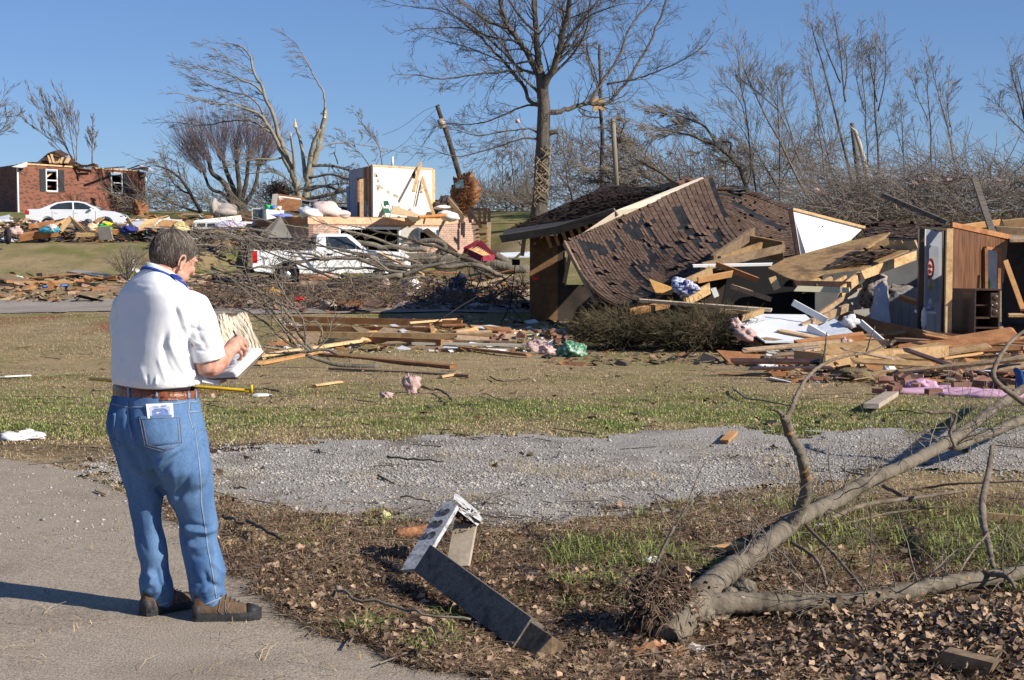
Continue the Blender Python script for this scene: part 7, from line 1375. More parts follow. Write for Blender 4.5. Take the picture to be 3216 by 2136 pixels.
for k, (P, r, lb) in enumerate((([(1115, 1262), (1180, 1275), (1185, 1270)], 2, 'small stick on the grass left of the pink insulation'), ([(1310, 1215), (1340, 1235), (1380, 1238), (1410, 1262), (1420, 1275)], 4, 'crooked brown branch beside the pink insulation on the lawn'), ([(1475, 1250), (1520, 1245), (1560, 1262), (1620, 1278)], 2.2, 'wavy twig on the lawn right of the crooked brown branch'), ([(1540, 1190), (1570, 1205), (1620, 1203), (1655, 1198)], 2.5, 'forked twig on the dry grass in mid yard'), ([(800, 1235), (840, 1233), (885, 1246)], 3, 'dark curved stick right of the end of the yellow pole'), ([(2300, 1228), (2340, 1260), (2420, 1275), (2510, 1290)], 3, 'long thin branch on the green lawn left of the upright limb'), ([(1220, 1458), (1300, 1466), (1396, 1476)], 4, 'straight dark stick lying on the gravel drive'), ([(1255, 1583), (1310, 1590), (1356, 1595)], 3.5, 'short dark stick on the gravel left of the number post'), ([(735, 1555), (755, 1558), (780, 1560)], 4, 'stubby stick on the gravel beside the man\'s knee'), ([(780, 1685), (810, 1700), (860, 1735), (895, 1748)], 7, 'dark lichened branch lying in the mulch by the road edge'), ([(705, 1662), (740, 1680), (775, 1690)], 6, 'dark broken branch piece right behind the man\'s right leg'), ([(1060, 1900), (1110, 1930), (1250, 1960), (1330, 1985), (1480, 2005)], 6, 'long grey stick in the verge below the number post'), ([(2710, 1320), (2800, 1305), (2900, 1312)], 3, 'bare dark branch on the gravel behind the fallen tree'))):
    pts = [G(a, b, r*.012) for a, b in P]; 
    for p in pts: p.z += .01
    dd_ = pts[0].y; mb = MB(); pp = cr_pts(pts, 4); mb.tube([p+rv()*.01 for p in pp], [r*dd_/F*(1-.5*i/len(pp)) for i in range(len(pp))], 7)
    thing_mesh('stick', mb, (bark_dark if k in (1, 3, 4, 6, 9, 10, 12) else fb), pts[0], lb, 'stick', None, True)
# ------------------------------------------------------------------ the fallen tree in the foreground
ft = empty('fallen_tree', G(2330, 1930), 'smooth grey fallen tree across the verge, forked, its torn root end nearest the camera', 'fallen tree')
def limbW(P, r, sub=6, n=14, jit=.004):
    pts = cr_pts([W(*p) for p in P], sub); pts = [pts[0]]+[p+rv()*jit for p in pts[1:-1]]+[pts[-1]]; rr = np.interp(np.linspace(0, 1, len(pts)), np.linspace(0, 1, len(r)), r)
    return pts, [float(x)*(1+.05*math.sin(i*1.9)) for i, x in enumerate(rr)]
mb = MB()
def addl(P, r, **k):
    a, b = limbW(P, r, sub=14, jit=.0025, **k); mb.tube(a, b, 22); return a, b
T1 = addl([(2095, 2010, 6.5), (2135, 1955, 6.6), (2205, 1868, 6.85), (2290, 1792, 7.15), (2370, 1738, 7.5), (2440, 1680, 7.9), (2520, 1622, 8.3), (2620, 1575, 8.8), (2724, 1512, 9.4), (2860, 1452, 10.2), (2988, 1380, 11.2), (3101, 1300, 12.2), (3216, 1219, 13.2), (3500, 1050, 16)], [.066, .074, .068, .055, .049, .047, .046, .045, .044, .043, .042, .040, .038, .03])
T2 = addl([(2200, 1900, 6.8), (2370, 1893, 6.86), (2508, 1893, 6.9), (2678, 1888, 6.95), (2847, 1860, 7.05), (2960, 1836, 7.2), (3130, 1812, 7.35), (3216, 1794, 7.45), (3600, 1690, 8.2)], [.06, .048, .042, .040, .039, .038, .038, .037, .032])
T3 = addl([(2470, 1665, 8.0), (2512, 1600, 7.98), (2533, 1520, 7.9), (2515, 1430, 7.85), (2482, 1365, 7.85), (2463, 1310, 7.8)], [.034, .030, .029, .027, .025, .020])
T4 = addl([(3000, 1300, 11.8), (2990, 1400, 11.4), (3073, 1374, 11.6), (3186, 1329, 12), (3280, 1285, 12.5), (3450, 1200, 13.5)], [.02, .034, .036, .038, .036, .03])
rs = random.Random(16)
for _ in range(30): a = rs.choice((T1, T1, T2, T3)); i = rs.randint(30, len(a[0])-3); p = a[0][i]; o = Vector((rs.uniform(-.5, .5), -1, rs.uniform(-.4, .8))).normalized(); mb.ball(p+o*a[1][i]*.94, (rs.uniform(.01, .03), .008, rs.uniform(.004, .009)), Matrix.Rotation(-.7, 3, 'Y'), 8, 6, m=1)
for _ in range(70): # dark creases running round the limbs
    a = rs.choice((T1, T1, T2, T3, T4)); i = rs.randint(10, len(a[0])-3); p = a[0][i]; ax_ = (a[0][i+1]-p).normalized(); u_ = ax_.orthogonal().normalized(); v_ = ax_.cross(u_); t0 = rs.uniform(0, 6.3); r_ = a[1][i]*1.0
    mb.tube([p+(u_*math.cos(t0+q*.3)+v_*math.sin(t0+q*.3))*r_+ax_*rs.gauss(0, .003) for q in range(rs.randint(4, 9))], .0035, 4, m=2)
fm = mb.build('trunk', [bark_pale, M('orange_scrape', [(0.30, 0.14, 0.06), (0.40, 0.22, 0.10)], 20), bark_dark], ft, True); roughen(fm, .008, 9, 4, .7)
mb = MB(); rs = random.Random(6)
for _ in range(26): # swollen, cracked collar where trunk and roots meet
    t = rs.random(); c = W(2110+t*220+rs.gauss(0, 14), 2000-t*140+rs.gauss(0, 16), 6.58+t*.4); mb.ball(c, (rs.uniform(.035, .06), rs.uniform(.03, .05), rs.uniform(.03, .05)))
ce = remesh(mb, .008, 3); V = coords(ce); Nn = normals(ce); V += Nn*((fbm(V[:, 0]*26+V[:, 1]*9, V[:, 2]*26, 3, 3)-.44)*.028)[:, None]; ce.vertices.foreach_set('co', V.ravel()); ce.update(); link('root_collar', ce, M('rough_bark', [(0.09, 0.075, 0.055), (0.24, 0.205, 0.155)], 14, bump=1, bscale=50, fine=.3, fscale=70), ft, True)
mb = MB(); mb.ball(W(2095, 1895, 6.75), (.15, .12, .15), None, 44, 30, fn=lambda p: 1+.5*(_fb(p.x*4+9, p.z*4+p.y*3, 4, 3)*2-.95)); mb.ball(W(2040, 1985, 6.62), (.11, .12, .10), None, 36, 24, fn=lambda p: 1+.5*(_fb(p.x*4+3, p.z*4+p.y*3, 4, 3)*2-.95)); rbm = mb.build('root_ball', M('dark_root_soil', [(0.02, 0.013, 0.009), (0.10, 0.06, 0.038)], 22, bump=1, bscale=60, fine=.4), ft, True)
x = R_.normal(0, .12, 420); q = np.array([W(2080, 1910, 6.68)[:]])+np.stack([x, R_.normal(-.05, .07, 420), R_.normal(-.02, .10, 420)], 1); tag(leaves('leaves_on_roots', q[:, 0], q[:, 1], q[:, 2], .035, lf), kind='stuff')
mb = MB()
for _ in range(14): a = W(1990+rs.uniform(-40, 60), 2050+rs.uniform(-50, 50), 6.35); a.z = max(a.z-.12, gzs(a.x, a.y)); mb.tube([a, a+Vector((rs.uniform(.05, .14), rs.uniform(0, .08), rs.uniform(0, .05)))], [.006, .03], 7)
mb.build('torn_wood', M('torn_orange_wood', [(0.36, 0.17, 0.08), (0.52, 0.30, 0.16)], 12, fine=.3), ft)
S = []
for _ in range(900): p = W(rs.gauss(2085, 48), rs.gauss(1905, 62), 6.7+rs.gauss(0, .12)); sprout(S, p, Vector((rs.gauss(0, 1), rs.gauss(-.3, .6), rs.gauss(-.2, .8))), .10, .0028, 0, Vector((0, 0, -.8)), .5, 1, .0012, .35)
segs_obj('root_fibre', S, M('root_fibres', [(0.11, 0.07, 0.045), (0.24, 0.165, 0.11)], 20), ft, 3)
mb = MB(); addl([(2470, 1320, 7.8), (2486, 1284, 7.85), (2503, 1240, 7.9), (2540, 1180, 8), (2590, 1142, 8.1), (2650, 1120, 8.2), (2720, 1108, 8.4), (2780, 1085, 8.5)], [.018, .014, .011, .010, .009, .007, .006, .002]); addl([(2463, 1310, 7.8), (2440, 1290, 7.8), (2408, 1285, 7.8)], [.015, .008, .003]); addl([(2585, 1146, 8.1), (2590, 1100, 8.1), (2597, 1045, 8.1)], [.006, .005, .003]); addl([(2720, 1108, 8.4), (2735, 1060, 8.4), (2748, 1025, 8.4)], [.005, .004, .002])
sbb = M('side_branch_bark', [(0.11, 0.08, 0.058), (0.22, 0.175, 0.13)], 8, fine=.25); mb.build('side_branch', sbb, ft, True)
for P, r in (([(2775, 1527, 10), (2960, 1623, 9.4), (3090, 1702, 9.0), (3150, 1730, 8.8)], [.014, .013, .012, .008]), ([(2531, 1651, 8.2), (2620, 1742, 7.6), (2700, 1838, 7.2), (2752, 1922, 6.9)], [.010, .008, .008, .004]), ([(2486, 1702, 7.7), (2565, 1758, 7.5), (2600, 1850, 7.3)], [.009, .010, .008]), ([(2627, 1555, 9), (2605, 1476, 9), (2602, 1400, 9)], [.005, .004, .002]), ([(2735, 1747, 8), (2735, 1620, 8), (2750, 1580, 8)], [.004, .004, .002]), ([(3000, 1404, 11), (2985, 1360, 11), (3000, 1300, 11), (2930, 1296, 11), (2895, 1288, 11)], [.012, .012, .010, .012, .006]), ([(3120, 1780, 7.4), (3085, 1600, 8.2), (3105, 1480, 9), (3115, 1400, 9.2)], [.012, .02, .018, .01]), ([(3090, 1800, 7.3), (3160, 1810, 7.2), (3190, 1850, 7.1)], [.016, .014, .006]), ([(3290, 1320, 11.5), (3180, 1240, 11.6), (3120, 1180, 11.6), (3160, 1090, 11.8), (3216, 1040, 12)], [.01, .022, .020, .016, .012]), ([(2410, 1870, 6.9), (2440, 1920, 6.85), (2455, 1985, 6.7)], [.008, .007, .004]), ([(2860, 1850, 7.1), (2870, 1800, 7.1), (2850, 1820, 7.0)], [.005, .004, .003]), ([(2650, 1480, 10), (2740, 1490, 9.6), (2760, 1440, 9.8)], [.006, .005, .002]), ([(2870, 1540, 10.4), (3000, 1520, 10.2), (3216, 1512, 10)], [.010, .008, .006]), ([(2560, 1660, 9), (2700, 1590, 9.2), (2900, 1560, 9.4), (3040, 1540, 9.5)], [.018, .015, .012, .008]), ([(2600, 1660, 8.8), (2800, 1610, 9), (2990, 1590, 9)], [.008, .006, .004]), ([(2990, 1830, 7.3), (3080, 1700, 7.6), (3140, 1650, 7.8)], [.006, .005, .003])):
    mb = MB(); addl(P, r); mb.build('side_branch', sbb, ft, True)
S = []
for a, b in ((T1, (40, 160)), (T2, (20, 110)), (T4, (4, 60))):
    for _ in range(44): i = rs.randint(*[min(x, len(a[0])-2) for x in b]); sprout(S, a[0][i], rv()+Vector((0, 0, .4)), rs.uniform(.18, .5), .0045, 1, Vector((0, 0, .1)), .6, 1, .0013, .2)
segs_obj('twig', S, twig, ft, 4)
fallen('standing_sapling', 'thin forked sapling standing in the grass left of the fallen tree', 7.6, [L_([(2052, 1806), (2075, 1735), (2118, 1652)], (6, 5), 3, 60, z=0, tip=0), L_([(2112, 1660), (2150, 1600), (2188, 1505)], (3, 1.5), 4, 50), L_([(2112, 1660), (2085, 1620), (2060, 1560)], (1.6, .8), 2, 40), L_([(2118, 1652), (2180, 1570)], (2, 1), 3, 40)], mat=fb, rmin=.7)
# ------------------------------------------------------------------ number post, loose lumber, scraps
fadedw = M('peeling_white_paint', [(0.20, 0.19, 0.18), (0.44, 0.435, 0.44), (0.54, 0.54, 0.55)], 26, detail=8, fine=.25, fscale=90)
paleold = M('pale_old_board', [(0.34, 0.27, 0.20), (0.48, 0.40, 0.31)], 6, fine=.15, fscale=40)
npst = empty('number_post', G(1430, 1800), 'toppled wooden number post with a peeling white board reading 586', 'number post')
def brd(name, A, B, w, th, up, mat, par, **k):
    mb = MB(); mb.plank(A, B, w, th, up, **k)
    # split lengthwise so edges are not perfectly straight
    return mb.build(name, mat, par)
A, B = W(1285, 1790, 7.55), W(1408, 1588, 7.85); dv = (B-A).normalized(); un = Vector((-.60, -.78, -.05)); un = (un-dv*un.dot(dv)).normalized(); sdv = dv.cross(un)
# board outline: slightly splintered ends
mb = MB(); L = (B-A).length; P = [A-sdv*.055, A+dv*.01+sdv*.04, A+dv*.05+sdv*.062, A+dv*L*.9+sdv*.062, B+sdv*.06, B+dv*.03-sdv*.02, B+dv*.025-sdv*.058, A+dv*.06-sdv*.062]
P = [p if (True) else p for p in P]; mb.slab(P, -un*.022); nb_ = mb.build('number_board', fadedw, npst)
digits = {'5': [[(1, 1.6), (.15, 1.6), (.15, .95), (.65, 1.0), (1, .75), (1, .3), (.65, 0), (.1, .12)]], '8': [[(.5, .85), (.1, 1.1), (.15, 1.5), (.5, 1.65), (.85, 1.5), (.9, 1.1), (.5, .85), (.05, .6), (.05, .2), (.5, 0), (.95, .2), (.95, .6), (.5, .85)]], '6': [[(.9, 1.45), (.55, 1.65), (.2, 1.35), (.05, .7), (.15, .15), (.5, 0), (.85, .12), (.95, .5), (.75, .85), (.4, .85), (.1, .6)]]}
mb = MB(); numm = M('dark_number_paint', [(0.05, 0.045, 0.045), (0.10, 0.085, 0.08)], 30, rough=.8)
for ch_, k in (('5', .52), ('8', .705), ('6', .89)):
    for st0 in digits[ch_]:
        for (x0, y0), (x1, y1) in zip(st0, st0[1:]):
            # written along the board, reading upward
            f = lambda x, y: A+dv*(L*k+(x-.5)*.042)+sdv*(-(y-.8)*.042*-1.0)*(-1)+un*.004
            a, b = f(x0, y0), f(x1, y1); mb.plank(a, b, .0105, .003, un)
mb.build('number', numm, nb_)
brd('side_board', W(1438, 1782, 7.75), W(1464, 1638, 7.9), .12, .03, (-.3, -1, .3), paleold, npst, jag=.01)
C0, C1 = W(1345, 1764, 7.35), W(1660, 2000, 6.45); mb = MB(); mb.plank(C0, C1, .15, .085, (-.45, -.75, .45)); mb.build('post', greywood, npst); mb = MB(); mb.plank(W(1640, 1988, 6.5), W(1725, 2046, 6.33), .12, .08, (-.45, -.75, .45), jag=.03); mb.build('post_stub', M('split_dark_wood', [(0.08, 0.055, 0.035), (0.26, 0.18, 0.11)], 18, fine=.3), npst)
mb = MB(); mb.slab(PL([(1425, 1566, 7.9), (1435, 1566, 7.95), (1500, 1620, 7.95), (1492, 1624, 7.9)]), (0, .09, .01)); mb.slab(PL([(1437, 1600, 7.82), (1500, 1622, 7.9), (1512, 1636, 7.9), (1500, 1652, 7.85), (1440, 1605, 7.8)]), (0, .10, .0)); mb.build('cap_board', fadedw, npst)
mb = MB(); mb.plank(W(1440, 1612, 7.85), W(1498, 1650, 7.86), .05, .02, (0, -1, 0), jag=.02); mb.build('dark_cleat', blackm, npst)
x = R_.normal(0, .03, 60); xx_ = np.array([W(1458, 1625, 7.83)[:]])+np.stack([x, R_.normal(0, .015, 60), R_.normal(0, .035, 60)], 1); tag(leaves('leaves_on_post', xx_[:, 0], xx_[:, 1], xx_[:, 2], 0.022, lf), kind='stuff')
mb = MB(); a, b = G(1238, 1696, .035), G(1348, 1688, .04); mb.tube([a+(b-a)*k/6+rv()*.006 for k in range(7)], [.02, .034, .036, .035, .036, .036, .034], 9); thing_mesh('rotten_log', mb, M('red_rotten_wood', [(0.16, 0.065, 0.035), (0.36, 0.17, 0.08)], 14, fine=.3, bump=.6), a, 'short red rotten log on the gravel left of the number post', 'log', None, True)
# yellow pole
yl = flat('yellow_plastic', (.72, .46, .02), .4); a, b = G(282, 1196, .03), G(786, 1235, .03); mb = MB(); mb.tube([a, b], .022, 8); mb.box(b+Vector((.02, 0, .03)), (.03, .05, .10)); thing_mesh('yellow_pole', mb, yl, a, 'long yellow plastic pole lying on the lawn behind the man', 'pole', None, True)
# crumpled panel behind the writing pad
mb = MB(); nu, nv = 34, 16; cA, cB, cC, cD = W(684, 990, 28.9), W(775, 986, 29.2), W(842, 1114, 28.6), W(700, 1100, 28.5); vs = []
for j in range(nv+1):
    for i in range(nu+1):
        u, v = i/nu, j/nv; p = (cA*(1-u)+cB*u)*(1-v)+(cD*(1-u)+cC*u)*v; w = abs(((u*8.5+.5*math.sin(v*4+u*3)) % 1)-.5)*2; p = p+Vector((0, -.03*w-.05*math.sin(v*3+u*5), .04*math.sin(u*9+v*3)-.06*u*v+.012*math.sin(u*37)*(1-v))); p += Vector((rs.gauss(0, .003), rs.gauss(0, .008), rs.gauss(0, .003))); vs.append(p)
mb.add(vs, [(j*(nu+1)+i, j*(nu+1)+i+1, (j+1)*(nu+1)+i+1, (j+1)*(nu+1)+i) for j in range(nv) for i in range(nu)]); thing_mesh('crumpled_siding', mb, M('cream_aluminium', [(0.46, 0.39, 0.28), (0.62, 0.56, 0.44)], 5, rough=.5, spec=.5), cD, 'crumpled cream metal siding standing on edge beside the brushy branch', 'siding')
# planks in the yard, each placed
orangep = M('orange_pine_board', [(0.46, 0.23, 0.09), (0.58, 0.33, 0.14)], 3, orand=.2, fine=.2)
BL = [
 (812, 1132, 0, 1130, 1083, 0, .16, .06, pine, 'pale pine board angled across the brushy branch', .12), (820, 1150, 0, 1010, 1112, 0, .12, .05, orangep, 'orange board end under the pale angled pine board', .05), (1010, 1120, 0, 1425, 1160, 0, .14, .05, redwood, 'long reddish board running out right of the dark log', .03), (1040, 1165, 0, 1475, 1188, 0, .10, .04, oldwood, 'long dark thin board on the dry grass below the reddish board', .03),
 (905, 1018, 0, 1450, 1032, 0, .10, .16, redwood, 'long red brown beam standing on edge at the back of the lumber row', .1), (895, 1045, 0, 1350, 1052, 0, .09, .14, redwood, 'brown beam with nailed blocks in front of the red brown beam', .08), (905, 1062, 0, 1560, 1070, 0, .10, .12, pine, 'long pale pine stud in the middle of the lumber row', .06), (1150, 1080, 0, 1390, 1090, 0, .09, .14, redwood, 'short red beam on edge at the front of the lumber row', .04), (1060, 1074, 0, 1620, 1084, 0, .12, .06, oldwood, 'long brown board lying flat in the lumber row', .05),
 (1300, 1086, 0, 1660, 1092, 0, .18, .05, M('pale_cream_board', [(0.6, 0.55, 0.42), (0.7, 0.66, 0.54)], 2), 'long cream board ending at the pink insulation', .04), (1390, 1097, 0, 1580, 1106, 0, .22, .03, white, 'flat white board in front of the cream board', .03), (1445, 1100, 0, 1660, 1124, 0, .10, .05, redwood, 'dark red board pointing at the green wrapping', .05), (1283, 1040, 0, 1448, 1026, 0, .10, .05, pine, 'pine board lying crosswise on top of the lumber row', .42), (1425, 1056, 0, 1470, 1048, 0, .16, .06, pine, 'short pine block at the right end of the crosswise board', .15), (1232, 1040, 0, 1272, 1064, 0, .14, .04, white, 'white trim piece bent over the lumber row', .3), (1355, 1040, 0, 1360, 1060, 0, .10, .10, orangep, 'small orange block between the beams', .2),
 (1510, 1035, 0, 1560, 1045, 0, .5, .03, white, 'white drywall piece leaning at the right end of the lumber row', .15), (2735, 1298, 0, 2800, 1256, 0, .16, .05, paleold, 'pale board stuck slanting in the green lawn', .10), (2275, 1398, 0, 2305, 1368, 0, .07, .03, orangep, 'small orange wood chip at the gravel edge', .02), (1385, 1190, 0, 1440, 1180, 0, .06, .03, pine, 'thin pale splinter right of the dark stick', .02), (985, 1218, 0, 1070, 1206, 0, .07, .03, pine, 'pale splinter on the lawn right of the yellow pole', .02), (800, 1248, 0, 850, 1246, 0, .10, .02, white, 'white scrap board near the end of the yellow pole', .02), (0, 1190, 0, 80, 1186, 0, .2, .02, white, 'pale scrap at the left edge of the lawn', .02),
 (20, 1384, 0, 110, 1380, 0, .07, .02, white, 'white scrap board at the left edge by the road', .02), (3086, 1650, 0, 3330, 1672, 0, .10, .05, pine, 'clean pine board in the litter right of the upright limb', .05), (2960, 2110, 0, 3120, 2150, 0, .07, .06, oldwood, 'brown wood block end at the bottom right corner', .06), (2240, 1752, 0, 2320, 1735, 0, .07, .03, orangep, 'torn orange wood chunk behind the fallen trunk', .04), (330, 1560, 0, 300, 1548, 0, .02, .01, oldwood, 'tiny splinter on the road left of the man', .01),
 # right-hand pile in front of the house
 (2583, 1182, 0, 2970, 1140, 0, .10, .22, pine, 'long heavy pine beam at the front of the right-hand pile', .25), (2500, 1150, 0, 2630, 1170, 0, .08, .2, orangep, 'orange beam joining the left end of the heavy pine beam', .2), (2300, 1036, 31.5, 2462, 1142, 29.3, .08, .16, pine, 'long pine rail slanting down under the white wallboard', 0), (2810, 1100, 0, 3216, 1128, 0, .12, .07, M('brown_trim', [(0.3, 0.19, 0.12), (0.4, 0.27, 0.18)], 3), 'long brown trim board above the heavy pine beam', .45), (2752, 1136, 0, 2900, 1128, 0, .1, .1, orangep, 'orange stud end behind the heavy pine beam', .3), (2520, 1135, 0, 2700, 1105, 0, .14, .06, pine, 'pine board lying up the left of the pile', .35), (2600, 1106, 0, 2790, 1112, 0, .14, .12, pine, 'bright pine stud across the pile behind the upright limb', .4), (2500, 1082, 29.5, 2712, 1056, 30, .14, .14, redwood, 'dark squared beam resting on the white wallboards', 0), (2518, 1028, 31, 2660, 966, 32, .16, .07, oldwood, 'dark board crossing the pile before the curtain', 0), (2490, 950, 31.3, 2600, 1010, 31, .13, .05, white, 'white board slanting down left of the crossing dark board', 0), (2540, 1030, 30.5, 2680, 1110, 29.8, .16, .04, white, 'white painted board lying on the wallboards', 0), (2700, 1010, 31, 2785, 1085, 30.2, .12, .04, white, 'white strip pointing down to the rim beam', 0), (2330, 1000, 30.6, 2400, 975, 31, .12, .05, pine, 'short pine board above the bush end', 0),
 (2790, 1170, 0, 3000, 1190, 0, .2, .06, oldwood, 'old board under the right end of the heavy beam', .1), (2900, 1180, 0, 3216, 1200, 0, .6, .03, M('red_brown_panel', [(0.22, 0.10, 0.06), (0.32, 0.16, 0.10)], 2), 'flat red brown panel at the right of the pile', .25), (2880, 1150, 0, 3000, 1130, 0, .1, .05, orangep, 'orange lath fanned out right of the heavy beam', .4), (2960, 1160, 0, 3080, 1142, 0, .08, .04, orangep, 'second orange lath fanned out right of the heavy beam', .4), (3166, 990, 31.5, 3216, 990, 31.5, .05, .10, pine, 'pine stud end poking in at the right edge of the photo', 0),
 # thrown wood inside the torn roof
 (2150, 948, 33, 2230, 905, 33.4, .24, .05, pine, 'pale board end just above the left bush', 0), (1980, 980, 31.5, 2105, 955, 31.8, .14, .07, orangep, 'orange board lying on top of the left bush', 0), (2010, 944, 31.6, 2420, 974, 31.2, .07, .05, M('pale_long_lath', [(0.42, 0.32, 0.22), (0.54, 0.43, 0.31)], 3), 'very long pale lath over both bushes', 0), (2260, 976, 31.4, 2380, 980, 31.4, .06, .16, pine, 'bright pine block right of the bushes', 0), (2236, 820, 34.5, 2365, 732, 36, .26, .08, oldwood, 'wide weathered beam sticking up from the broken roof', 0), (2205, 838, 34.2, 2460, 780, 35.4, .18, .07, oldwood, 'long weathered beam below the wide one', 0), (2260, 815, 34.6, 2400, 768, 35.8, .16, .06, plywood, 'plywood strip between the two weathered beams', 0), (2175, 835, 34, 2425, 830, 34.5, .06, .04, white, 'thin white strip across the broken roof timbers', 0), (2150, 890, 33.5, 2240, 850, 33.8, .2, .05, pine, 'pine board slanting above the blue checked cloth', 0), (2190, 880, 33.4, 2300, 860, 33.8, .14, .05, orangep, 'orange board right of the slanting pine board', 0), (2250, 830, 34, 2380, 880, 33.8, .12, .05, redwood, 'reddish board crossing under the weathered beams', 0), (2330, 765, 36, 2460, 790, 35.6, .5, .05, plywood, 'plywood sheet behind the weathered beams', 0), (2300, 900, 34, 2420, 940, 33.6, .1, .05, oldwood, 'grey stud in the dark opening under the roof deck', 0), (2240, 905, 34, 2250, 930, 34, .12, .05, white, 'short white post in front of the checked cloth', 0), (2425, 870, 33.5, 2440, 905, 33.4, .16, .04, pine, 'pale triangular board end under the deck corner', 0), (2540, 1010, 33, 2700, 900, 34, .1, .06, oldwood, 'grey beam leaning into the open room', 0), (3060, 560, 33, 3118, 735, 32, .13, .07, greywood, 'tall rough board standing up against the sky right of the board wall', 0), (2774, 614, 37, 2975, 700, 36, .11, .06, greywood, 'long rough board pointing up left behind the board wall', 0), (3010, 716, 33.5, 3140, 698, 34, .12, .06, orangep, 'orange roof board behind the top of the board wall', 0), (3130, 722, 33, 3230, 728, 33, .16, .06, oldwood, 'pine roof boards at the right edge above the dark room', 0), (3158, 820, 31.3, 3214, 975, 31, .10, .05, orangep, 'orange stud leaning down right of the cabinet', 0), (3150, 705, 34, 3216, 698, 34, .2, .05, pine, 'pine sliver at the right edge against the brush', 0), (1640, 800, 45, 1652, 700, 45, .12, .05, pine, 'pine stud propped by the left corner of the brown house', 0),
 # left verge strip
 (0, 882, 0, 170, 900, 0, .14, .05, oldwood, 'weathered board at the far left by the side road', .1), (20, 895, 0, 240, 897, 0, .10, .08, orangep, 'orange board left of the blue plank', .15), (95, 886, 0, 265, 872, 0, .4, .04, redwood, 'dark red roof board behind the blue plank', .3), (230, 866, 0, 330, 880, 0, .6, .05, M('grey_stone_sheet', [(0.22, 0.21, 0.19), (0.36, 0.34, 0.31)], 3), 'grey weathered sheet heaped right of the red roof board', .35), (128, 905, 0, 216, 901, 0, .22, .05, flat('bright_blue_plastic', (.03, .16, .62), .4), 'bright blue plank beside the side road', .05), (270, 915, 0, 380, 930, 0, .2, .05, redwood, 'dark broken board at the side road behind the man', .1), (340, 918, 0, 400, 915, 0, .4, .02, cream, 'cream board piece lying by the side road left of the man', .04),
 # before the white sedan
 (100, 738, 68.5, 215, 690, 69.5, .18, .08, orangep, 'stack edge of orange studs slanting up before the sedan door', 0), (60, 745, 68, 190, 728, 68.6, .3, .3, redwood, 'bundle of brown studs lying before the sedan', 0), (218, 684, 69, 270, 734, 68.4, .18, .07, pine, 'pine stud slanting down right of the stud peak', 0), (190, 726, 68.4, 222, 684, 69, .22, .10, pine, 'pine stud slanting up to the stud peak', 0), (228, 690, 69.2, 265, 718, 69, .12, .06, orangep, 'short orange stud beside the peak of studs', 0), (398, 686, 70, 420, 718, 69.6, .15, .06, pine, 'pine stub leaning before the fallen white door', 0), (90, 712, 69, 170, 698, 69.6, .2, .08, redwood, 'dark board slanting before the rear of the sedan', 0), (300, 722, 68.4, 375, 730, 68.4, .24, .10, orangep, 'orange board before the sedan front wheel', 0), (240, 738, 67.8, 350, 735, 67.8, .16, .10, pine, 'pine board along the front of the sedan debris', 0), (310, 733, 67.7, 350, 731, 67.6, .6, .05, greyb, 'square grey board in the debris below the sedan', 0)]
for k, q in enumerate(BL):
    x0, y0, d0, x1, y1, d1, w, th, mt, lb, lift = q
    A_ = W(x0, y0, d0) if d0 else G(x0, y0); B_ = W(x1, y1, d1) if d1 else G(x1, y1)
    if not d0: A_.z += th/2+lift*.4+.01; B_.z += th/2+lift*.4+.01
    mb = MB(); up = (0, 0, 1) if not d0 else (0, 1, .35); mb.plank(A_, B_, w, th, up, jag=.04, twist=rnd.uniform(-.12, .12)); thing_mesh('board', mb, mt, (A_+B_)/2, lb, 'board')
# sheets and drywall
plyT('wallboard', [(2318, 1012, 30.8), (2390, 986, 31.8), (2530, 988, 31.8), (2612, 1060, 30.2), (2540, 1072, 29.9), (2403, 1073, 29.8)], .03, M('clean_white_wallboard', [(0.62, 0.64, 0.68), (0.72, 0.73, 0.76)], 1), 'large clean white wallboard lying tilted on the right-hand pile', 'wallboard')
plyT('wallboard', [(2385, 1086, 30.1), (2500, 1080, 31.0), (2560, 1118, 29.8), (2461, 1146, 28.5)], .04, greyb, 'grey wallboard at the lower left corner of the right-hand pile', 'wallboard')
plyT('wallboard', [(2480, 1088, 29.4), (2590, 1080, 29.6), (2600, 1100, 29), (2520, 1130, 28.8)], .03, greyb, 'second grey wallboard right of the lower left one', 'wallboard')
plyT('wallboard', [(2560, 1030, 30.6), (2620, 1000, 31), (2700, 1060, 30), (2640, 1085, 29.8)], .03, bleach, 'bluish white wallboard under the crossing dark beams', 'wallboard')
plyT('white_door', [(384, 724, 70), (405, 697, 72), (505, 688, 72), (470, 712, 70.2), (390, 728, 69.8)], .08, M('white_door_paint', [(0.6, 0.6, 0.62), (0.7, 0.7, 0.72)], 2), 'white door lying flat right of the sedan', 'door')
for k, (pts, mt, lb) in enumerate(((((430, 722, 69), (455, 690, 70), (500, 684, 70.5), (480, 712, 69.4)), pine, 'fan of pale laths right of the white door'), (((480, 716, 69), (510, 690, 70), (560, 693, 70), (520, 712, 69.2)), orangep, 'orange plywood sheet right of the pale laths'), (((560, 705, 69), (590, 690, 70), (612, 696, 70), (580, 716, 69)), plywood, 'plywood scrap left of the fallen window wall'))): plyT('sheet', pts, .08, mt, lb, 'sheet')
plyT('white_sheet', [(1570, 794, 63), (1668, 790, 63), (1668, 806, 62), (1572, 806, 62)], .05, M('white_metal_sheet', [(0.65, 0.67, 0.7), (0.74, 0.76, 0.78)], 2), 'white sheet on the grass behind the left corner of the brown house', 'sheet')
rb2 = PL([(1148, 947, 46), (1190, 937, 47), (1205, 950, 46), (1180, 962, 45.5), (1140, 958, 45.6)]); plyT('shingle_board', rb2, .05, shingle, 'fallen shingled board on the ground right of the brick heap', 'roof scrap')
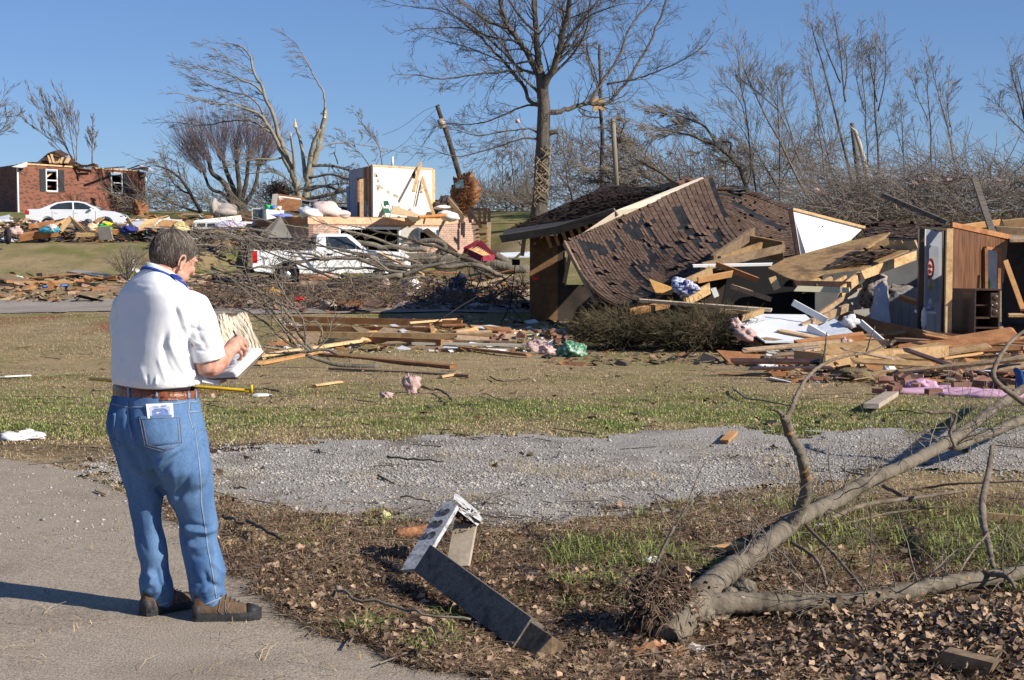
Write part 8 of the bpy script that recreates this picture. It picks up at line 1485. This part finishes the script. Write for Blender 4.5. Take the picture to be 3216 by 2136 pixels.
plyT('shingle_board', [(1050, 945, 47), (1150, 938, 48), (1180, 950, 46.6), (1060, 955, 46.2)], .05, redwood, 'splintered dark roof board on the brick heap', 'roof scrap')
# cloth, insulation and other lumps
LUMPS = [('insulation', 1690, 1103, 0, (.20, .14, .17), pink, 'pink insulation heap at the end of the cream board', 'insulation'), ('insulation', 1720, 1112, 0, (.16, .12, .11), pink, 'smaller pink insulation lump right of the heap by the cream board', 'insulation'), ('insulation', 1290, 1235, 0, (.11, .10, .16), pink, 'tuft of pink insulation standing on the lawn', 'insulation'), ('insulation', 1215, 1250, 0, (.08, .06, .05), pink, 'small scrap of pink insulation left of the standing tuft', 'insulation'),
 ('wrapping', 1788, 1120, 0, (.24, .2, .16), None, 'green and white patterned wrapping crumpled on the grass', 'wrapping'), ('dark_rag', 1440, 897, 53, (.32, .3, .42), flat('navy_cloth', (.02, .03, .06)), 'navy cloth hanging in the branches right of the pickup', 'cloth'), ('dark_rag', 1480, 920, 52, (.35, .3, .12), bpy.data.materials['navy_cloth'], 'navy cloth trailing along the ground below the hanging navy cloth', 'cloth'), ('insulation', 1395, 925, 51, (.25, .2, .22), pink, 'pink insulation lump left of the navy cloth', 'insulation'), ('insulation', 1438, 930, 51, (.28, .2, .2), pink, 'pink insulation lump under the navy cloth', 'insulation'), ('insulation', 1285, 930, 51, (.22, .2, .14), pink, 'pink insulation lump among the twigs in front of the fallen trunk', 'insulation'), ('insulation', 1545, 935, 50, (.22, .2, .12), pink, 'pale pink insulation near the tripod stand', 'insulation'), ('insulation', 1210, 893, 53, (.16, .12, .2), pink, 'pink scrap hanging on the thick front limb', 'insulation'), ('insulation', 1500, 960, 48, (.35, .2, .08), wcl, 'whitish insulation scraps left of the tripod', 'insulation'), ('white_pillow', 1295, 893, 55, (.38, .3, .22), wcl, 'white pillow lying in the branches before the fallen trunk', 'pillow'),
 ('red_cloth', 938, 941, 48, (.2, .1, .07), flat('red_cloth', (.6, .02, .02)), 'bright red scrap in front of the pickup', 'cloth'), ('ochre_sheet', 848, 925, 50, (.36, .1, .18), flat('ochre_board', (.5, .27, .05)), 'ochre yellow panel lying in front of the pickup rear wheel', 'panel'), ('sandbag', 1035, 972, 0, (.28, .2, .18), paleold, 'tan rounded stone on the brick heap', 'stone'), ('dark_bundle', 710, 790, 62, (.3, .3, .5), M('black_tan_bundle', [(0.02, 0.02, 0.02), (0.3, 0.24, 0.15)], 4), 'black and tan bundle standing left of the pickup', 'bundle'), ('dark_bundle', 560, 720, 66, (.45, .2, .3), M('yellow_foam', [(0.5, 0.4, 0.15), (0.65, 0.55, 0.3)], 4), 'yellow foam piece over the man\'s head in the far debris', 'foam'),
 ('green_tub', 323, 716, 69, (.45, .3, .15), flat('bright_green', (.02, .42, .06), .4), 'bright green plastic tub before the sedan front wheel', 'tub'), ('yellow_toy', 335, 704, 69.5, (.28, .2, .12), flat('bright_yellow', (.75, .6, .02), .4), 'yellow toy on the bright green tub', 'toy'), ('blue_sheet', 400, 722, 68.4, (.45, .3, .22), flat('navy_blue_sheet', (.03, .04, .22)), 'navy blue sheet heaped below the white door', 'sheet'), ('pink_cloth', 228, 748, 66.5, (.26, .2, .1), flat('hot_pink', (.65, .06, .35)), 'hot pink cloth in the debris before the sedan', 'cloth'), ('lilac_cloth', 205, 745, 66.7, (.45, .2, .14), flat('lilac_cloth', (.42, .36, .5)), 'lilac cloth left of the hot pink cloth', 'cloth'), ('white_cloth', 125, 752, 66.4, (.5, .2, .08), wcl, 'white cloth on the grass edge left of the lilac cloth', 'cloth'), ('teal_cloth', 155, 722, 68, (.5, .2, .16), flat('teal_cloth', (.05, .3, .42)), 'teal cloth stuffed between the studs before the sedan', 'cloth'), ('white_cloth', 162, 716, 68, (.25, .2, .18), wcl, 'white cloth right of the teal cloth before the sedan', 'cloth'), ('tan_cushion', 290, 720, 68.6, (.4, .3, .26), tanq, 'tan cushion left of the bright green tub', 'cushion'), ('grey_cushion', 278, 699, 69.4, (.24, .2, .2), flat('dark_grey_cloth', (.12, .12, .13)), 'dark grey cushion leaning before the sedan door', 'cushion'), ('pink_insulation', 50, 727, 68, (.34, .3, .22), pink, 'pink insulation at the left end of the sedan debris', 'insulation'), ('white_cloth', 55, 748, 66.5, (.2, .2, .18), flat('grey_white_cloth', (.55, .55, .62)), 'grey white cloth behind the upright tyre', 'cloth'),
 ('turquoise_cloth', 455, 755, 65, (.16, .2, .32), flat('turquoise', (.03, .4, .5)), 'turquoise cloth in the far debris left of the man\'s head', 'cloth'), ('yellow_chair_pad', 395, 755, 65.5, (.42, .2, .22), bpy.data.materials['yellow_foam'], 'yellow foam pad in the debris left of the turquoise cloth', 'foam'), ('white_cup', 417, 828, 57, (.08, .08, .11), wcl, 'white torn paper caught in the shrub left of the man\'s head', 'paper'), ('white_cup', 424, 854, 56, (.17, .1, .1), wcl, 'white scrap at the foot of the shrub left of the man\'s head', 'paper'), ('pail', 57, 884, 0, (.2, .18, .14), M('green_white_box', [(0.7, 0.7, 0.66), (0.1, 0.4, 0.15)], 4, detail=1), 'small green and white carton on the boards at the far left', 'carton'),
 ('checked_cloth', 2150, 906, 33, (.27, .3, .16), None, 'blue and white checked cloth under the tipped roof', 'cloth'), ('white_bag', 2130, 883, 33.5, (.16, .2, .08), bleach, 'pale blue bag above the checked cloth', 'bag'), ('white_rag', 2408, 1158, 0, (.2, .12, .07), wcl, 'white rag on the grass at the left foot of the right-hand pile', 'rag'), ('pink_blanket', 2905, 1232, 0, (.20, .14, .10), None, 'left bunched end of the lilac blanket by the bricks', 'blanket'), ('patterned_pillow', 2668, 1010, 30.6, (.17, .14, .12), M('flecked_white', [(0.4, 0.42, 0.45), (0.7, 0.7, 0.72)], 30), 'flecked white pillow on the pile below the curtain', 'pillow'), ('blue_bag', 3214, 1236, 0, (.12, .15, .2), flat('strong_blue', (.03, .09, .26)), 'strong blue bag at the right edge behind the fallen trunk', 'bag'), ('insulation', 2345, 1050, 30.2, (.22, .2, .12), pink, 'pink brown insulation at the left end of the right-hand pile', 'insulation'), ('insulation', 2560, 1138, 0, (.2, .15, .16), pink, 'pink insulation in the middle of the right-hand pile', 'insulation'), ('insulation', 2660, 1130, 0, (.2, .15, .2), pink, 'pink insulation right of the middle lump in the right-hand pile', 'insulation'), ('red_ball', 2843, 1128, 0, (.12, .1, .07), flat('dark_pink', (.45, .06, .16)), 'dark pink cushion end in the right-hand pile', 'cushion'), ('white_bag', 2985, 1120, 0, (.26, .2, .16), bleach, 'pale blue bag at the right end of the heavy pine beam', 'bag'), ('blue_jeans', 2810, 1085, 0, (.25, .2, .16), flat('faded_blue', (.1, .2, .3)), 'faded blue jeans crumpled below the rim beam', 'jeans'), ('white_shoe', 2790, 1185, 0, (.09, .07, .14), wcl, 'white shoe standing before the heavy pine beam', 'shoe'), ('insulation', 2310, 1018, 30.4, (.12, .1, .12), pink, 'pink scrap on the end of the right bush', 'insulation'), ('brown_wad', 2420, 1150, 0, (.4, .3, .10), M('torn_turf', [(0.12, 0.09, 0.05), (0.24, 0.18, 0.10)], 10, bump=1), 'clump of torn turf before the right-hand pile', 'turf'), ('brown_wad', 2700, 1195, 0, (.3, .2, .12), bpy.data.materials['torn_turf'], 'torn turf clod before the heavy pine beam', 'turf'), ('white_paper', 2040, 1778, 0, (.045, .03, .03), wcl, 'crumpled white paper beside the sapling', 'paper'), ('white_paper', 2185, 2062, 0, (.05, .04, .03), wcl, 'crumpled white paper by the torn root end', 'paper'), ('white_paper', 2575, 1662, 0, (.06, .03, .02), wcl, 'white paper behind the fallen trunk below the fork', 'paper'), ('yellow_leaf_wad', 1210, 1632, 0, (.04, .03, .03), flat('pale_yellow', (.5, .46, .25)), 'pale yellow wad on the gravel left of the number post', 'wad'), ('white_paper', 70, 1382, 0, (.18, .1, .05), wcl, 'white crumpled scrap at the left edge of the lawn', 'paper')]
gw = M('green_white_pattern', [(0.03, 0.15, 0.07), (0.05, 0.2, 0.09), (0.6, 0.62, 0.6)], 14, detail=3, rough=.4); ck = M('blue_check', [(0.03, 0.05, 0.3), (0.62, 0.62, 0.68)], 22, detail=0); lil = flat('lilac_blanket', (.55, .33, .45))
for k, (nm, x, y, d, r, mt, lb, ct) in enumerate(LUMPS):
    if mt is None: mt = {'wrapping': gw, 'checked_cloth': ck, 'pink_blanket': lil}[nm]
    if d and d > 60: r = tuple(v*.82 for v in r)
    if d > 55 and y >= 745: d = 0
    blob(nm, x, y, d, r, mt, lb, ct, 200+k, .75, fr=3.6, ground=not d, nu=20, nv=14)
mb = MB(); pts = [G(x, y, .03) for x, y in ((2900, 1238), (2960, 1232), (3020, 1240), (3080, 1246), (3140, 1250))]
for i, p in enumerate(pts): mb.ball(p, (.5, .14, .06), None, 12, 8, fn=lambda q: 1+.2*math.sin(q.x*7+i))
thing_mesh('lilac_blanket', mb, lil, pts[0], 'long lilac blanket stretched along the loose bricks', 'blanket', None, True)
plyT('grey_shingle', [G(1155, 1772, .02), G(1250, 1768, .03), G(1262, 1812, .03), G(1165, 1818, .02)], .01, felt, 'black shingle piece in the mulch left of the number post', 'shingle')
for k, (a, b, c, d, lb) in enumerate((((1612, 1795), (1690, 1800), (1680, 1830), (1615, 1825), 'black shingle piece behind the grey post'), ((1945, 1800), (2030, 1805), (2025, 1838), (1948, 1832), 'black shingle piece left of the sapling foot'), ((2960, 1935), (3010, 1930), (3000, 2010), (2965, 2020), 'grey shingle scrap on the leaf heap'), ((1985, 1765), (2025, 1762), (2030, 1790), (1980, 1790), 'small red shingle scrap by the sapling'), ((2405, 1330), (2440, 1330), (2438, 1336), (2402, 1337), 'small dark scrap on the gravel behind the upright limb'))): plyT('shingle_scrap', [G(*p, .025) for p in (a, b, c, d)], .008, felt if k != 3 else brickred, lb, 'shingle')
# upright tyre
mb = MB(); c = W(24, 742, 66); R = Matrix.Rotation(.5, 3, 'Z') @ Matrix.Rotation(math.pi/2, 3, 'Y'); vs = []
for a in range(24):
    for b in range(10): ta, tb_ = a*math.pi/12, b*math.pi/5; p = Vector(((.27+.09*math.cos(tb_))*math.cos(ta), (.27+.09*math.cos(tb_))*math.sin(ta), .11*math.sin(tb_))); vs.append(c+R @ p)
mb.add(vs, [(a*10+b, ((a+1) % 24)*10+b, ((a+1) % 24)*10+(b+1) % 10, a*10+(b+1) % 10) for a in range(24) for b in range(10)]); thing_mesh('tyre', mb, rubber, c, 'black tyre standing upright at the left end of the debris', 'tyre', None, True)
# tripod and cable beside the corner, red flag
tp = empty('tripod_stand', G(1595, 1000), 'thin black tripod stand beside the left corner of the brown house', 'tripod'); c = G(1600, 1005)
for an in (0, 2.1, 4.2): mb = MB(); mb.tube([c+Vector((0, 0, .38)), c+Vector((.34*math.cos(an), .34*math.sin(an), .01))], .012, 5); mb.build('leg', blackm, tp)
mb = MB(); mb.tube([c+Vector((0, 0, .2)), c+Vector((.16, .05, 1.55))], .014, 6); mb.build('pole', blackm, tp)
mb = MB(); p = c+Vector((.18, .05, 1.6)); mb.box(p, (.22, .12, .16)); mb.box(p+Vector((0, -.08, 0)), (.16, .04, .10)); mb.build('lamp_head', blackm, tp)
mb = MB(); mb.tube(cr_pts([c+Vector((.12, .05, 1.3)), W(1560, 895, 40), W(1450, 960, 38), W(1390, 1000, 36.5)], 8), .016, 5); thing_mesh('cable', mb, blackm, c, 'black cable sloping from the tripod stand down to the left', 'cable')
plyT('red_flag', [(1672, 866, 40.8), (1692, 874, 40.75), (1691, 880, 40.75), (1672, 879, 40.8)], .01, flat('signal_red', (.8, .04, .02)), 'small red flag on the plywood corner of the brown house', 'flag')
# bushes pressed under the roof
def bush(sx, sy, d, r, label, n, seed):
    e = empty('bush', G(sx, sy+60), label, 'bush'); c = W(sx, sy, d); rs_ = random.Random(seed); S = []; T = []
    for _ in range(n):
        p = Vector((rs_.gauss(0, 1), rs_.gauss(0, 1), rs_.gauss(0.1, 1))).normalized(); k = rs_.uniform(.35, .9)
        q = c+Vector((p.x*r[0]*k, p.y*r[1]*k, p.z*r[2]*k)); dd_ = Vector((p.x*.9-.3, p.y*.7-.2, rs_.uniform(-.35, .45))); sprout(S if rs_.random() < .5 else T, q, dd_+rv()*.5, rs_.uniform(.2, .42), .006, 1, Vector((-.1, 0, .1)), .5, 1, .0035, .2)
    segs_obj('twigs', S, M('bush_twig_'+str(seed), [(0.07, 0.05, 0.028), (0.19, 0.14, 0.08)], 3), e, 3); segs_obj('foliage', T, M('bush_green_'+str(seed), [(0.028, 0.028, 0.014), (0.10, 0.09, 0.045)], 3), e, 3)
    mb = MB()
    for k in range(7): mb.tube([Vector((c.x+rs_.uniform(-.1, .1), c.y, gzs(c.x, c.y)-.05)), c+Vector((rs_.uniform(-.5, .5)*r[0], rs_.uniform(-.3, .3), rs_.uniform(-.2, .4)*r[2]))], [.03, .01], 5)
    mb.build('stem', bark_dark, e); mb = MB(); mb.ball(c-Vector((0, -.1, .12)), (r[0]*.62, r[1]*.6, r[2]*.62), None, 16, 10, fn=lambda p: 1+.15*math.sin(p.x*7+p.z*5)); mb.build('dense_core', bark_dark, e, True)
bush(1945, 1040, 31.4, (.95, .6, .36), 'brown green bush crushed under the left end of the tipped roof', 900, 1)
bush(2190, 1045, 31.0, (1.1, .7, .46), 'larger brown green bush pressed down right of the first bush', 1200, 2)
S = []
for _ in range(30): p = G(400, 885); sprout(S, p, Vector((rt.gauss(0, .45), rt.gauss(0, .3), 1)), 1.0, .014, 1, Vector((0, 0, .2)), .5, 2, .006, .15)
o = segs_obj('bare_shrub', S, fb, None, 4); tag(o, 'bare many-stemmed shrub on the bank left of the man\'s head', 'shrub')
# bricks, each loose
rb_ = random.Random(31)
def bricks(n, x0, x1, y0, y1, label, group, hp=.25):
    for k in range(n):
        t = rb_.random(); p = G(x0+(x1-x0)*t, rb_.uniform(y0, y1)); h = rb_.random()**2*hp; mb = MB(); Rm = Matrix.Rotation(rb_.uniform(0, 3.1), 3, 'Z') @ Matrix.Rotation(rb_.gauss(0, .35), 3, 'X'); c = p+Vector((0, 0, .04+h)); mb.box(c, (.21, .10, .065), Rm)
        if rb_.random() < .4: mb.box(c+Vector((rb_.uniform(-.1, .1), .06, .03)), (.12, .09, .06), Rm)
        thing_mesh('brick', mb, brickred, p, label, 'brick', group)
bricks(46, 850, 1230, 955, 985, 'broken red brick in the heap on the side road in front of the pickup', 'bricks heaped on the side road', .3); bricks(22, 1500, 1790, 1056, 1086, 'broken red brick scattered at the left foot of the tipped roof', 'bricks before the tipped roof', .12); bricks(30, 2760, 3216, 1198, 1250, 'broken red brick in the row before the right-hand pile', 'bricks before the right-hand pile', .1); bricks(14, 620, 900, 820, 850, 'broken red brick on the bank left of the pickup', 'bricks on the bank', .2)
# boards thrown about in numbers
BW = {'fresh_pine': 'pale pine', 'weathered_wood': 'weathered brown', 'red_brown_wood': 'reddish brown', 'plywood': 'plywood', 'white_board': 'white', 'orange_pine_board': 'orange', 'grey_board': 'grey', 'black_roofing_felt': 'black', 'dark_stained_wood': 'near-black'}
def thrown(n, zone, dr, label, group, mats, L=(0.5, 2.6), heap=.5, hz=None, sheets=.15, flat_=.25, ang=.7):
    (x0, x1, y0, y1) = zone
    for k in range(n):
        x = rb_.uniform(x0, x1); y = rb_.uniform(y0, y1); p = G(x, y); p.z += rb_.random()*heap; l = rb_.uniform(*L); a = rb_.gauss(0, ang); e = rb_.gauss(0, flat_)*.6; dv_ = Vector((math.cos(a)*math.cos(e), math.sin(a)*math.cos(e), math.sin(e)))*l/2
        sh_ = rb_.random() < sheets; mb = MB(); mb.plank(p-dv_, p+dv_, rb_.uniform(.3, .6) if sh_ else rb_.uniform(.07, .2), rb_.uniform(.02, .05), (rb_.gauss(0, .5), -.4, 1), jag=.08)
        mt = rb_.choice(mats); wd = BW.get(mt.name, 'brown'); thing_mesh('loose_board', mb, mt, p, label.replace('loose board', 'loose '+wd+(' sheet piece' if sh_ else ' board')), 'board', wd+(' sheets, ' if sh_ else ' boards, ')+group)
mixm = [oldwood, oldwood, redwood, plywood, white, orangep, oldwood, greyb, redwood, pine]
thrown(62, (20, 620, 718, 752), 0, 'loose board in the long debris bank below the white sedan', 'boards below the sedan', mixm, heap=.7)
thrown(40, (480, 980, 700, 775), 0, 'loose board in the debris left of the brick garage', 'boards left of the brick garage', mixm, heap=.8)
thrown(40, (600, 1650, 860, 950), 0, 'loose board under the branches around the pickup', 'boards around the pickup', [oldwood, oldwood, redwood, redwood, felt, plywood], heap=.25)
thrown(20, (0, 420, 868, 930), 0, 'loose board along the far side of the side road', 'boards along the side road', [oldwood, redwood, oldwood, darkwood], heap=.12)
thrown(26, (900, 1650, 1010, 1095), 0, 'loose board among the lumber row in the yard', 'boards of the lumber row', [orangep, redwood, pine, oldwood], (0.4, 1.4), .12, flat_=.1)
thrown(58, (2440, 3300, 1085, 1195), 0, 'loose board in the right-hand pile before the open rooms', 'boards of the right-hand pile', [pine, oldwood, oldwood, redwood, redwood, plywood, darkwood, plywood], (0.6, 2.6), .3, sheets=.15, ang=.3)
def litter(name, n, x0, x1, y0, y1, L, mats, heap=.12):
    S = MB()
    for k in range(n):
        p = G(rb_.uniform(x0, x1), rb_.uniform(y0, y1)); p.z += rb_.random()**2*heap+.01; l = L*math.exp(rb_.gauss(0, .5)); a = rb_.uniform(0, 3.2); d = Vector((math.cos(a), math.sin(a), rb_.gauss(0, .2)))*l/2; S.plank(p-d, p+d, l*rb_.uniform(.1, .7), .012, (rb_.gauss(0, .4), rb_.gauss(-.2, .4), 1), m=rb_.randrange(len(mats)), t=rb_.random())
    return tag(S.build(name, mats), kind='stuff')
litter('splinter_litter', 1500, 0, 700, 716, 762, .30, [oldwood, oldwood, redwood, darkwood, blackm, plywood, bleach], .7)
litter('splinter_litter', 900, 480, 1000, 700, 790, .28, [oldwood, redwood, darkwood, blackm, plywood], .6)
litter('splinter_litter', 1500, 560, 1660, 870, 975, .22, [oldwood, redwood, brickred, blackm, darkwood, pink], .12)
litter('splinter_litter', 900, 0, 900, 868, 950, .20, [oldwood, redwood, blackm, oldwood], .15)
litter('splinter_litter', 700, 850, 1800, 1000, 1110, .14, [pine, oldwood, redwood, white, blackm], .04)
litter('splinter_litter', 1300, 2400, 3300, 1075, 1205, .13, [oldwood, plywood, redwood, darkwood, oldwood, blackm, bleach, redwood], .16)
litter('splinter_litter', 700, 1700, 2500, 1000, 1150, .14, [oldwood, redwood, blackm, oldwood], .04)
litter('yard_scraps', 300, -300, 3500, 1080, 1330, .045, [oldwood, oldwood, redwood, bark_dark, bark_dark, pine], .01)
litter('verge_chips', 260, 1500, 3400, 1660, 2130, .03, [oldwood, redwood, bark_dark], .02)
print('objects', len(bpy.data.objects))
